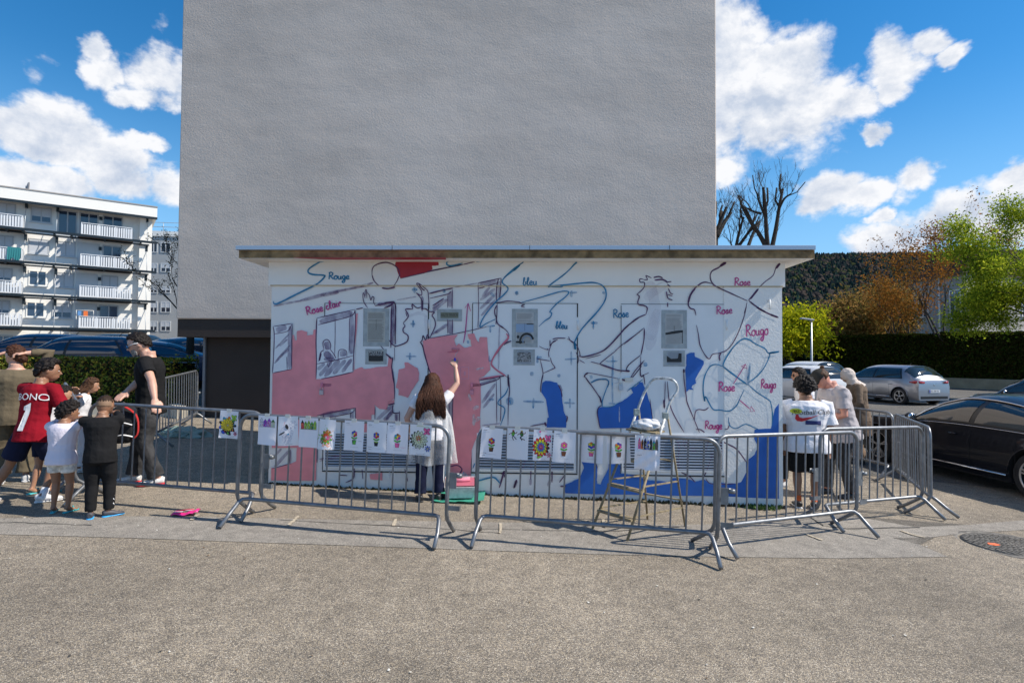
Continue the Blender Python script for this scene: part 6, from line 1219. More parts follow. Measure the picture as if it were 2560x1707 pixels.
# ================================================================== PEOPLE
def skin(name, c): return mat('skin_' + name, c, .5, var=.10, vscale=9, sss=.12)
SK_L = skin('fair', (0.52, 0.30, 0.22)); SK_M = skin('olive', (0.38, 0.20, 0.125)); SK_D = skin('tan', (0.26, 0.13, 0.075)); SK_R = skin('ruddy', (0.55, 0.25, 0.18))
def cloth(name, c, var=.12, bump=.35): return mat('cloth_' + name, c, .9, var=var, vscale=7, spec=.15, bump=bump, bscale=22, bdist=.02)
def hairm(name, c, sp=.18): return mat('hair_' + name, c, .55, var=.5, vscale=45, bump=.6, bscale=120, spec=sp)
H_BLK = hairm('black', (0.012, 0.009, 0.008)); H_BRN = hairm('brown', (0.060, 0.028, 0.014)); H_DBR = hairm('dark_brown', (0.028, 0.015, 0.009)); H_GRY = hairm('grey', (0.20, 0.19, 0.18)); H_RED = hairm('auburn', (0.055, 0.021, 0.011))
EYEW = mat('eye_white', (.7, .68, .65), .3); EYED = mat('eye_dark', (.02, .012, .008), .2); LIP = mat('lip', (.40, .13, .11), .5)
def ik(a, t, l1, l2, pole):
    a = Vector(a); t = Vector(t); d = t - a; L_ = d.length
    if L_ > (l1 + l2) * .995: t = a + d * ((l1 + l2) * .995 / L_); d = t - a; L_ = d.length
    x = (l1 * l1 - l2 * l2 + L_ * L_) / (2 * L_); h = math.sqrt(max(0, l1 * l1 - x * x)); n = d.normalized(); p = Vector(pole); p = (p - n * p.dot(n)); p = p.normalized() if p.length > 1e-4 else n.orthogonal()
    return a + n * x + p * h, t
def person(label, feet, head_v=None, H=None, yaw=0, skinm=SK_M, child=0.0, lean=0.0, side=0.0, head=(0, 0, 0), arms=((.17, .04, .47), (.17, .04, .47)), poles=((1, -.6, -.3), (-1, -.6, -.3)), wfeet=((-.055, 0), (.055, 0)), toes=(0, 0),
           shirt=None, pants=None, shoes=None, hair=None, build=1.0, name='person', extra=None, worldhands=(None, None), hipdrop=0.0, socks=None, fist=(.5, .5), fkick=(0, 0), lift=(0, 0)):
    """feet: photo pixel of the mid-point between the feet or a Vector; yaw: direction faced, 0 = away from camera, 90 = to the left"""
    base = feet if isinstance(feet, Vector) else ground(*feet); Y = base.y
    if H is None: H = (feet[1] - head_v) * Y / FPX
    rz = R(yaw); MW = Matrix.Translation(base) @ Matrix.Rotation(rz, 4, 'Z'); inv = MW.inverted()
    hh = H * (0.131 + .023 * child); bw = build * H
    P = Vector((0, 0, (.505 - hipdrop - .02 * child) * H)); RL = Matrix.Rotation(R(-lean), 3, 'X') @ Matrix.Rotation(R(side), 3, 'Y')
    up = lambda x, y, z: P + RL @ Vector((x, y, z))
    N = up(0, .01 * H, (.325 - .015 * child) * H); ls = .06 * H
    RH = RL @ Matrix.Rotation(R(head[0]), 3, 'Z') @ Matrix.Rotation(R(-head[1]), 3, 'X') @ Matrix.Rotation(R(head[2]), 3, 'Y') if True else RL
    HC = N + RL @ Vector((0, .012 * H, .018 * H)) + RH @ Vector((0, .12 * hh, .50 * hh))
    sw = .108 * bw * (1 - .05 * child)
    root_b = MB()
    # torso
    def ring_tube(b, rings, seg=16):
        vs = []; n = len(rings)
        for (c, rx, ry) in rings:
            for k in range(seg): t = 2 * math.pi * k / seg; vs.append(c + RL @ Vector((rx * math.cos(t), ry * math.sin(t), 0)))
        fs = [(i * seg + k, i * seg + (k + 1) % seg, (i + 1) * seg + (k + 1) % seg, (i + 1) * seg + k) for i in range(n - 1) for k in range(seg)]
        b.add(vs, fs + [tuple(range(seg))[::-1], tuple((n - 1) * seg + k for k in range(seg))], 0, True)
    tor = [(-.055, .075, .058), (-.02, .092, .070), (.03, .092, .068), (.09, .080, .058), (.15, .086, .062), (.22, .100, .068), (.265, .100, .062), (.292, .074, .050), (.306, .048, .040), (.322, .034, .035), (.35, .030, .033)]
    ring_tube(root_b, [(up(0, 0, z * H), rx * bw, ry * bw) for z, rx, ry in tor])
    # head
    root_b.ball(HC, (.385 * hh, .46 * hh, .50 * hh), 0, 20, 14, RH)
    root_b.ball(HC + RH @ Vector((0, .15 * hh, -.22 * hh)), (.27 * hh, .32 * hh, .30 * hh), 0, 14, 10, RH)
    root_b.tube([HC + RH @ Vector((0, .42 * hh, .06 * hh)), HC + RH @ Vector((0, .53 * hh, -.10 * hh)), HC + RH @ Vector((0, .44 * hh, -.15 * hh))], [.03 * hh, .062 * hh, .04 * hh], 8)
    for s in (-1, 1): root_b.ball(HC + RH @ Vector((s * .39 * hh, -.02 * hh, -.06 * hh)), (.04 * hh, .085 * hh, .12 * hh), 0, 8, 6, RH)
    root_b.tube([N - RL @ Vector((0, 0, .02 * H)), HC + RH @ Vector((0, -.06 * hh, -.30 * hh))], [.036 * bw, .030 * bw], 12)
    # arms
    AR = []
    for i, s in enumerate((1, -1)):
        S = up(s * sw, 0, .278 * H); T = worldhands[i]
        if T is not None: T = inv @ Vector(T)
        else: a = arms[i]; T = Vector((s * a[0] * H, a[1] * H, a[2] * H))
        E, W = ik(S, T, .168 * H, .145 * H, poles[i]); AR.append((S, E, W)); k = (.9 + .1 * build) * (1 - .08 * child)
        root_b.tube([S + RL @ Vector((-s * .03 * H, 0, 0)), S, S.lerp(E, .5), E, E.lerp(W, .3), E.lerp(W, .7), W], [x * k * H for x in (.036, .034, .028, .0235, .0245, .019, .0145)], 12)
        # hand: palm and five fingers
        f = (W - E).normalized(); pn = f.cross(Vector((0, 0, 1))); pn = pn.normalized() if pn.length > .05 else Vector((s, 0, 0)); sd_ = f.cross(pn).normalized(); q = H * .105 / .185; c = fist[i]
        wd = pn if abs(pn.z) < .5 else sd_; nm = f.cross(wd).normalized() * (1 if f.cross(wd).z < 0 else -1)
        pal = W + f * .042 * q
        root_b.tube([W - f * .01 * q, W + f * .035 * q, W + f * .085 * q], [(.020 * q / .57, .011 * q / .57), (.026 * q / .57, .012 * q / .57), (.026 * q / .57, .010 * q / .57)], 10, hint=wd)
        for j, (o_, l_) in enumerate(((-.030, .070), (-.010, .080), (.011, .074), (.031, .058))):
            b0 = W + f * .082 * q + wd * o_ * q * 1.15; d1 = (f * math.cos(c * .8) + nm * math.sin(c * .8)); d2 = (f * math.cos(c * 2.0) + nm * math.sin(c * 2.0))
            root_b.tube([b0 - f * .02 * q, b0, b0 + d1 * l_ * q * .5, b0 + d1 * l_ * q * .5 + d2 * l_ * q * .5], [.0098 * q / .57 * .95, .0092 * q / .57, .0082 * q / .57, .0068 * q / .57], 6)
        tb = W + f * .02 * q - wd * .028 * q * 1.2; td = (f * .75 - wd * .65 + nm * .2).normalized(); root_b.tube([tb, tb + td * .035 * q, tb + td * .035 * q + (f * .95 + nm * .2 - wd * .2).normalized() * .034 * q], [.0125 * q / .57, .0105 * q / .57, .0082 * q / .57], 6)
    # legs
    LG = []; lt = max(((P + Vector((s_ * .050 * bw, 0, -.01 * H))) - Vector((wfeet[j_][0] * H, wfeet[j_][1] * H, .045 * H))).length for j_, s_ in ((0, -1), (1, 1))) * 1.006
    for i, s in enumerate((1, -1)):
        hp = P + Vector((s * .050 * bw, 0, -.01 * H)); a = wfeet[1 - i]; an = Vector((a[0] * H, a[1] * H, (.045 + lift[1 - i]) * H)); K, A_ = ik(hp, an, lt * .51, lt * .49, (s * .05, 1, 0)); LG.append((hp, K, A_, toes[1 - i])); k = .88 + .12 * build
        root_b.tube([hp, hp.lerp(K, .3), hp.lerp(K, .75), K, K.lerp(A_, .3), K.lerp(A_, .75), A_], [x * k * H for x in (.052, .050, .036, .0300, .0315, .021, .0185)], 12)
        fd = Matrix.Rotation(R(toes[1 - i]), 3, 'Z') @ Vector((0, 1, 0)); root_b.tube([A_ + Vector((0, 0, .01 * H)) - fd * .02 * H, A_ + Vector((0, 0, -.02 * H)) + fd * .02 * H, A_ + Vector((0, 0, -.032 * H)) + fd * .085 * H], [(.020 * H, .024 * H), (.022 * H, .02 * H), (.024 * H, .010 * H)], 8, hint=(1, 0, 0))
    vox = .0075 if H > 1.2 else .0065
    o = root_b.build(name, skinm); fuse(o, vox, 2, .5); o.matrix_world = MW; tag(o, label, 'person')
    # ---- clothes
    def wrinkle(ob, amp, sc=6.0):
        nv = len(ob.data.vertices); co = np.empty(nv * 3); no = np.empty(nv * 3); ob.data.vertices.foreach_get('co', co); ob.data.vertex_normals.foreach_get('vector', no); co = co.reshape(-1, 3); no = no.reshape(-1, 3)
        for i_ in range(nv):
            c = co[i_]; x, y, z = c; n_ = noise.noise(Vector((x * sc, y * sc, z * sc * 1.8))) + .5 * noise.noise(Vector((x * sc * 2.6, y * sc * 2.6 + 5, z * sc * 3.4))); co[i_] = c + no[i_] * amp * n_
        ob.data.vertices.foreach_set('co', co.ravel()); ob.data.update()
    def garment(nm, b, m, vx=.009, amp=.006, sc=7.0, smooth=2):
        g = b.build(nm, m, None); fuse(g, vx, smooth, .5); wrinkle(g, amp * (H / 1.7), sc); g.parent = o; return g
    pcs = {}
    if shirt:
        b = MB(); hem = shirt.get('hem', -.04); fl = shirt.get('flare', 1.0); ea = shirt.get('ease', .014)
        rg = [(z, rx + ea, ry + ea) for z, rx, ry in ((hem, .090 * fl, .070 * fl), (hem * .4 + .02, .088 * fl, .068 * fl), (.06, .084, .062), (.12, .082, .060), (.18, .090, .064), (.235, .100, .067), (.268, .099, .060), (.292, .072, .047), (shirt.get('neck', .308), .040, .037))]
        ring_tube(b, [(up(0, 0, z * H) if z > 0 or not shirt.get('hang') else P + Vector((0, 0, z * H)) + RL @ Vector((0, 0, 0)), rx * bw, ry * bw) for z, rx, ry in rg])
        for i, (S, E, W) in enumerate(AR):
            s = (1, -1)[i]; sl = shirt.get('sleeve', .55); pts = [S + RL @ Vector((-s * .045 * H, 0, .0)), S]; er = shirt.get('cuff', .036)
            if sl <= 1: pts += [S.lerp(E, sl * .5), S.lerp(E, sl)]; rr = [.044, .045, .041, er + .002]
            else: pts += [S.lerp(E, .5), E, E.lerp(W, (sl - 1) * .6), E.lerp(W, sl - 1)]; rr = [.042, .043, .037, .034, .031, .025]
            b.tube(pts, [r * H * (.9 + .1 * build) for r in rr], 14)
        pcs['shirt'] = garment(shirt.get('name', 'shirt'), b, shirt['m'], vx=.0085, amp=shirt.get('amp', .006))
    if pants:
        b = MB(); ln = pants.get('len', 1.0); w_ = pants.get('w', 1.0); top = pants.get('top', .035)
        ring_tube(b, [(up(0, 0, z * H), rx * bw, ry * bw) for z, rx, ry in ((-.06, .085, .068), (-.02, .102, .080), (top, .097, .075))])
        for (hp, K, A_, t_) in LG:
            if ln <= 1: full = [hp, hp.lerp(K, .5 * min(1, ln)), hp.lerp(K, ln)]; rr = [.060, .054 * w_, .048 * w_ * pants.get('flare', 1)]
            else: full = [hp, hp.lerp(K, .5), K, K.lerp(A_, (ln - 1) * .5), K.lerp(A_, ln - 1)]; rr = [.060, .053 * w_, .042 * w_, .037 * w_, pants.get('cuff', .034) * w_]
            b.tube(full, [r * H * (.88 + .12 * build) for r in rr], 14)
        pcs['pants'] = garment(pants.get('name', 'trousers'), b, pants['m'], vx=.009, amp=pants.get('amp', .007), sc=6)
    if socks:
        for (hp, K, A_, t_) in LG: b = MB(); b.tube([K.lerp(A_, .78), A_, A_ - Vector((0, 0, .015 * H))], [.0235 * H, .023 * H, .022 * H], 12); b.build('sock', socks, o)
    if shoes:
        for li, (hp, K, A_, t_) in enumerate(LG):
            fd = Matrix.Rotation(R(t_), 3, 'Z') @ Vector((0, 1, 0)); g0 = Vector((A_.x, A_.y, A_.z - .045 * H)); L_ = shoes.get('len', .150) * H
            b = MB(); hgt = shoes.get('h', .048) * H
            def ring(off, z0, wid, hg): return (g0 + fd * off + Vector((0, 0, z0 + hg / 2)), (wid, hg / 2))
            R_ = [ring(-.042 * H, .012 * H, .014 * H, hgt * .7), ring(-.03 * H, .006 * H, .023 * H, hgt), ring(.01 * H, .004 * H, .026 * H, hgt * .98), ring(.05 * H, .004 * H, .028 * H, hgt * .66), ring(L_ - .055 * H, .003 * H, .026 * H, hgt * .5), ring(L_ - .042 * H, .004 * H, .014 * H, hgt * .3)]
            if shoes.get('sandal'):
                b.tube([r[0] * 1 for r in [(g0 + fd * x * H + Vector((0, 0, .006 * H)),) for x in (-.042, -.03, .03, .09, .105)]], [(.012 * H, .007 * H), (.021 * H, .008 * H), (.021 * H, .008 * H), (.024 * H, .008 * H), (.010 * H, .006 * H)], 10, hint=(fd.y, -fd.x, 0)); b.tube([g0 + fd * .05 * H + Vector((fd.y * .025 * H, -fd.x * .025 * H, .008 * H)), g0 + fd * .05 * H + Vector((0, 0, .045 * H)), g0 + fd * .05 * H + Vector((-fd.y * .025 * H, fd.x * .025 * H, .008 * H))], .006 * H, 6)
                b.build('sandal', shoes['m'], o)
            else:
                b.tube([r[0] for r in R_], [r[1] for r in R_], 14, hint=(fd.y, -fd.x, 0)); sh = b.build('shoe', shoes['m'], o)
                b = MB(); b.tube([g0 + fd * x * H + Vector((0, 0, .005 * H)) for x in (-.046, -.035, .02, .07, .098, .110)], [(.012 * H, .006 * H), (.024 * H, .008 * H), (.024 * H, .008 * H), (.029 * H, .008 * H), (.022 * H, .007 * H), (.010 * H, .005 * H)], 12, hint=(fd.y, -fd.x, 0)); b.build('sole', shoes.get('sole', shoes['m']), sh)
                if shoes.get('stripe'):
                    b = MB()
                    for k in (.015, .035, .055): c = g0 + fd * k * H; b.tube([c + Vector((-fd.y * .0275 * H, fd.x * .0275 * H, .012 * H)), c + fd * .012 * H + Vector((-fd.y * .012 * H, fd.x * .012 * H, hgt * .86)), c + fd * .012 * H + Vector((fd.y * .012 * H, -fd.x * .012 * H, hgt * .86)), c + Vector((fd.y * .0275 * H, -fd.x * .0275 * H, .012 * H))], .0035 * H, 5)
                    b.build('stripe', shoes['stripe'], sh)
    # ---- face
    b = MB()
    for s in (-1, 1): c = HC + RH @ Vector((s * .155 * hh, .405 * hh, .02 * hh)); b.ball(c, (.058 * hh, .03 * hh, .032 * hh), 0, 8, 6, RH); b.ball(c + RH @ Vector((0, .016 * hh, 0)), (.026 * hh, .018 * hh, .027 * hh), 1, 8, 6, RH)
    b.build('eyes', [EYEW, EYED], o)
    b = MB()
    for s in (-1, 1): b.tube([HC + RH @ Vector((s * x * hh, y * hh, z * hh)) for x, y, z in ((.07, .43, .10), (.15, .425, .125), (.24, .385, .10))], [.010 * hh, .016 * hh, .008 * hh], 6)
    hm = (hair or {}).get('m', H_BLK); b.build('eyebrows', hm, o)
    b = MB(); b.tube([HC + RH @ Vector((x * hh, y * hh, -.265 * hh)) for x, y in ((-.13, .40), (-.05, .455), (.05, .455), (.13, .40))], [.012 * hh, .026 * hh, .026 * hh, .012 * hh], 6); b.build('mouth', LIP, o)
    # ---- hair
    rs = random.Random(int(H * 1000) + len(label))
    def scalp(th, ph, k=1.0): return HC + RH @ Vector((.385 * hh * k * math.sin(th) * math.cos(ph), .46 * hh * k * math.sin(th) * math.sin(ph), .50 * hh * k * math.cos(th)))
    if hair:
        kd = hair['k']; b = MB()
        if kd in ('short', 'curly', 'bun', 'tail', 'long', 'bob'):
            fr = hair.get('fringe', .72); n = 900 if kd in ('curly',) else 800; hgt = hair.get('h', .06)
            for i in range(n):
                th = math.acos(1 - 1.62 * rs.random()) ; ph = rs.uniform(0, 6.283); lim = 1.32 + (.78 if math.sin(ph) < 0 else -.2) * abs(math.sin(ph)); front = math.sin(ph) > .25
                if front and th > fr + .35 * (1 - math.sin(ph)): continue
                if th > lim: continue
                k_ = 1 + hgt * (.6 + .4 * rs.random()) * (1.35 if kd == 'curly' else 1); b.ball(scalp(th, ph, k_), hair.get('s', .085) * hh * rs.uniform(.7, 1.25), 0, 6, 4)
            for th, ph in [(t, p) for t in (.3, .6, .9) for p in [q * .52 for q in range(12)]]: 
                if not (math.sin(ph) > .3 and th > fr): b.ball(scalp(th, ph, 1.0), .10 * hh, 0, 6, 4)
            if kd == 'bun': b.ball(HC + RH @ Vector(hair.get('at', (0, -.62, .12))) * hh, .20 * hh, 0, 10, 8)
            if kd == 'tail':
                pts = [HC + RH @ Vector((0, -.42, -.02)) * hh, HC + RH @ Vector((0, -.60, -.18)) * hh, HC + RH @ Vector((0, -.60, -.5)) * hh, HC + RH @ Vector((.05, -.50, -.8)) * hh]; b.tube(spline(pts, 4), [.12 * hh, .13 * hh, .14 * hh] + [.12 * hh] * 7 + [.09 * hh, .06 * hh, .03 * hh], 8)
            hb_ = b.build('hair', hair['m'], None); fuse(hb_, max(.0055, .035 * hh * .9), 1, .4)
            NN = [Vector(q.vector) for q in hb_.data.vertex_normals]; CC = [v.co.copy() for v in hb_.data.vertices]; nc = np.array([tuple(c + n * (.020 if kd == 'curly' else .009) * noise.noise(c * (42 if kd == 'curly' else 60))) for c, n in zip(CC, NN)]); hb_.data.vertices.foreach_set('co', nc.ravel()); hb_.data.update()
            hb_.parent = o
            if kd in ('long', 'bob'):
                sb = MB(); Lh = hair.get('len', 1.6) * hh; ns = hair.get('n', 150)
                for i in range(ns):
                    ph = -math.pi / 2 + rs.uniform(-1.95, 1.95) * hair.get('spread', .95); th = rs.uniform(.15, 1.25); p0 = scalp(th, ph, 1.10); q = p0.copy(); pts = [scalp(a_, ph, 1.15) for a_ in ([th * .5] + [th + (1.5 - th) * q_ / 4 for q_ in range(5)])]; q = pts[-1].copy(); out = (p0 - HC); out.z = 0; out = out.normalized() if out.length > 1e-3 else Vector((0, -1, 0)); L_i = Lh * rs.uniform(.72, 1.05); yb_ = -.070 * H - rs.random() * .03 * H; wv = rs.uniform(0, 6); nseg = 14
                    for j in range(nseg):
                        f = j / nseg; w_ = .055 * hh * hair.get('wave', 1) * (.3 + f); q = q + Vector((0, 0, -L_i / nseg)) + out * (.045 * hh * hair.get('flare', 1) * (1 - f * 1.1)); back = P + RL @ Vector((0, -.085 * bw, .2 * H)); q2 = q + Vector((w_ * math.sin(wv + j * 1.15), w_ * .6 * math.cos(wv + j * 1.3), 0))
                        cw = sstep(HC.z - .1 * hh, N.z - .06 * H, q2.z) if False else 1 - sstep(N.z - .05 * H, HC.z, q2.z); q2.y = q2.y + (min(q2.y, yb_) - q2.y) * cw
                        pts.append(q2)
                    r = hair.get('r', .030) * hh; sb.tube(pts, [r * .8] + [r] * (len(pts) - 4) + [r * .85, r * .6, r * .2], 5, cap=False)
                sb.build('long_hair', hair['m'], o, kind='stuff')
        if kd == 'buzz':
            for th in [x * .12 for x in range(1, 11)]:
                for ph in [x * .30 for x in range(21)]:
                    if math.sin(ph) > .2 and th > .62: continue
                    b.ball(scalp(th, ph, 1.005), .055 * hh, 0, 6, 4)
            g = b.build('hair', hair['m'], None); fuse(g, .006, 2, .5); g.parent = o
            if hair.get('fade'):
                b = MB()
                for th in [1.1 + x * .12 for x in range(6)]:
                    for ph in [3.3 + x * .14 for x in range(21)]: b.ball(scalp(th, ph, .985), .05 * hh, 0, 6, 4)
                g = b.build('hair_fade', hair['fade'], None); fuse(g, .006, 2, .5); g.parent = o
        if kd == 'scarf':
            b.ball(HC + RH @ Vector((0, -.04, .03)) * hh, (.46 * hh, .53 * hh, .56 * hh), 0, 22, 14, RH); b.tube([HC + RH @ Vector((0, -.05, -.25)) * hh, N + RL @ Vector((0, .01 * H, .0)), up(0, 0, .26 * H)], [.40 * hh, .42 * hh, .80 * hh], 16)
            g = b.build('headscarf', hair['m'], None); fuse(g, .009, 3, .5); wrinkle(g, .007, 14); g.parent = o
        if kd == 'cap':
            for i in range(260):
                th = rs.uniform(.9, 1.65); ph = -math.pi / 2 + rs.uniform(-1.5, 1.5); b.ball(scalp(th, ph, 1.03), .075 * hh, 0, 6, 4)
            b.ball(HC + RH @ Vector((0, -.50, .36)) * hh, .13 * hh, 0, 10, 7); g = b.build('hair', hair['m'], None); fuse(g, .007, 1, .4); g.parent = o
            b = MB(); b.ball(HC + RH @ Vector((0, .0, .10)) * hh, (.43 * hh, .50 * hh, .47 * hh), 0, 20, 12, RH); g = b.build('cap', hair['cap'], None)
            bm = bmesh.new(); bm.from_mesh(g.data); bmesh.ops.bisect_plane(bm, geom=bm.verts[:] + bm.edges[:] + bm.faces[:], plane_co=HC + RH @ Vector((0, 0, .13)) * hh, plane_no=RH @ Vector((0, .12, 1)), clear_inner=True); bm.to_mesh(g.data); bm.free(); g.parent = o
            b = MB(); vs = []
            for j in range(5):
                for i in range(9): x = (i / 8 - .5) * 2; f = j / 4; vs.append(HC + RH @ Vector((x * .34 * (1 - .12 * f), .40 + (.42 * math.sqrt(max(0, 1 - x * x * .8))) * f - .12 * x * x, .14 - .10 * f - .07 * x * x)) * hh)
            b.add(vs, [(j * 9 + i, j * 9 + i + 1, (j + 1) * 9 + i + 1, (j + 1) * 9 + i) for j in range(4) for i in range(8)], 0, True); v_ = b.build('cap_visor', hair['cap'], o); md = v_.modifiers.new('s', 'SOLIDIFY'); md.thickness = .004
        if hair.get('beard'):
            b = MB()
            for i in range(200):
                ph = math.pi / 2 + rs.uniform(-1.25, 1.25); z = rs.uniform(-.50, -.20); 
                if abs(ph - math.pi / 2) < .45 and -.30 < z < -.20: continue
                c = HC + RH @ Vector((.27 * math.cos(ph) * (1 - .25 * max(0, -.3 - z)), .12 + .31 * math.sin(ph) * (1 - .3 * max(0, -.35 - z)), z)) * hh; b.ball(c, .045 * hh, 0, 6, 4)
            g = b.build('beard', hair['beard'], None); fuse(g, .006, 1, .4); g.parent = o
    info = dict(o=o, MW=MW, H=H, hh=hh, HC=HC, RH=RH, RL=RL, P=P, N=N, up=up, AR=AR, LG=LG, pcs=pcs, bw=bw)
    return info
def decal(I, garment, pts_faces, m, name, off=.004, dirv=None):
    """drape a flat mesh (local verts already placed behind/in front of the garment) on to it along dirv"""
    V, F = pts_faces; me0 = garment.data; bvh = BVHTree.FromPolygons([v.co for v in me0.vertices], [p.vertices for p in me0.polygons]); out = []
    for p in V:
        h = bvh.ray_cast(Vector(p), dirv, .6); out.append((h[0] + h[1] * off) if h[0] is not None else Vector(p) + dirv * .15)
    me = bpy.data.meshes.new(name); me.from_pydata(out, [], F); me.materials.append(m); d = bpy.data.objects.new(name, me); link(d, I['o']); return d
def flat_text(txt, size, italic=0.0):
    cu = bpy.data.curves.new('t', 'FONT'); cu.body = txt; cu.size = size; cu.shear = italic; cu.align_x = 'CENTER'; t = bpy.data.objects.new('t', cu); TMP.collection.objects.link(t)
    me = bpy.data.meshes.new_from_object(t.evaluated_get(tmpdg())); bpy.data.objects.remove(t); bm = bmesh.new(); bm.from_mesh(me); bmesh.ops.triangulate(bm, faces=bm.faces); bmesh.ops.subdivide_edges(bm, edges=[e for e in bm.edges if e.calc_length() > size * .25], cuts=2, use_grid_fill=False); bmesh.ops.triangulate(bm, faces=bm.faces); V = [v.co.copy() for v in bm.verts]; bm.verts.index_update(); F = [[v.index for v in f.verts] for f in bm.faces]; bm.free(); return V, F
def grid_shape(poly, step):
    from mathutils.geometry import delaunay_2d_cdt
    xs = [p[0] for p in poly]; ys = [p[1] for p in poly]; P = [Vector(p) for p in poly]; n = len(P)
    def inside(x, y):
        c = False
        for i in range(n):
            a, b_ = poly[i], poly[(i + 1) % n]
            if (a[1] > y) != (b_[1] > y) and x < (b_[0] - a[0]) * (y - a[1]) / (b_[1] - a[1]) + a[0]: c = not c
        return c
    y = min(ys) + step
    while y < max(ys):
        x = min(xs) + step
        while x < max(xs):
            if inside(x, y): P.append(Vector((x, y)))
            x += step
        y += step
    v, e, f, *_ = delaunay_2d_cdt(P, [], [list(range(n))], 1, 1e-5); return [Vector((p[0], p[1], 0)) for p in v], [list(q) for q in f]
def onback(I, shape, cx, cz, m, name, rot=0.0, front=False):
    """place a flat shape on the back of the shirt, centre at (cx, cz) in metres from the shoulder line"""
    V, F = shape; c, s = math.cos(rot), math.sin(rot); out = []; sg = -1 if front else 1
    for p in V: x = p.x * c - p.y * s; y = p.x * s + p.y * c; out.append(I['up']((cx + x) * sg, (-.35 if not front else .35), .29 * I['H'] + cz + y))
    return decal(I, I['pcs']['shirt'], (out, F), m, name, .009, I['RL'] @ Vector((0, 1 if not front else -1, 0)))
W_PRINT = mat('shirt_print_white', (.72, .72, .72), .7); R_PRINT = mat('shirt_print_red', (.55, .02, .03), .7); B_PRINT = mat('shirt_print_navy', (.02, .03, .14), .7); Y_PRINT = mat('shirt_print_yellow', (.55, .60, .03), .7); K_PRINT = mat('shirt_print_black', (.02, .02, .025), .7)
C_BLACK = cloth('black', (0.012, 0.012, 0.013), .2); C_DENIM = cloth('black_denim', (0.040, 0.040, 0.042), .6, .5); C_NAVY = cloth('navy', (0.010, 0.013, 0.035), .2); C_RED = cloth('red', (0.22, 0.005, 0.014)); C_WHITE = cloth('white', (0.74, 0.73, 0.76), .04); C_LILAC = cloth('pale_lilac', (0.66, 0.62, 0.70), .05)
C_OLIVE = cloth('olive', (0.125, 0.100, 0.065)); C_GREY = cloth('grey_tee', (0.40, 0.37, 0.38), .08); C_BROWN = cloth('brown_coat', (0.15, 0.11, 0.08)); C_PINK = cloth('pink', (0.66, 0.25, 0.33)); C_SCARF = cloth('scarf', (0.60, 0.52, 0.46), .08); C_CAP = cloth('cap', (0.028, 0.027, 0.025)); C_OFF = cloth('offwhite', (0.60, 0.58, 0.54), .2)
S_WHITE = mat('shoe_white', (.62, .62, .62), .5, var=.2, vscale=30); S_BLK = mat('shoe_black', (.02, .02, .022), .5); S_BLU = mat('shoe_blue', (.03, .35, .75), .45, var=.4, vscale=40); S_GRY = mat('shoe_grey', (.06, .06, .07), .6); S_TEAL = mat('sandal_teal', (.04, .38, .42), .5); S_RED = mat('shoe_red', (.5, .02, .03), .5)
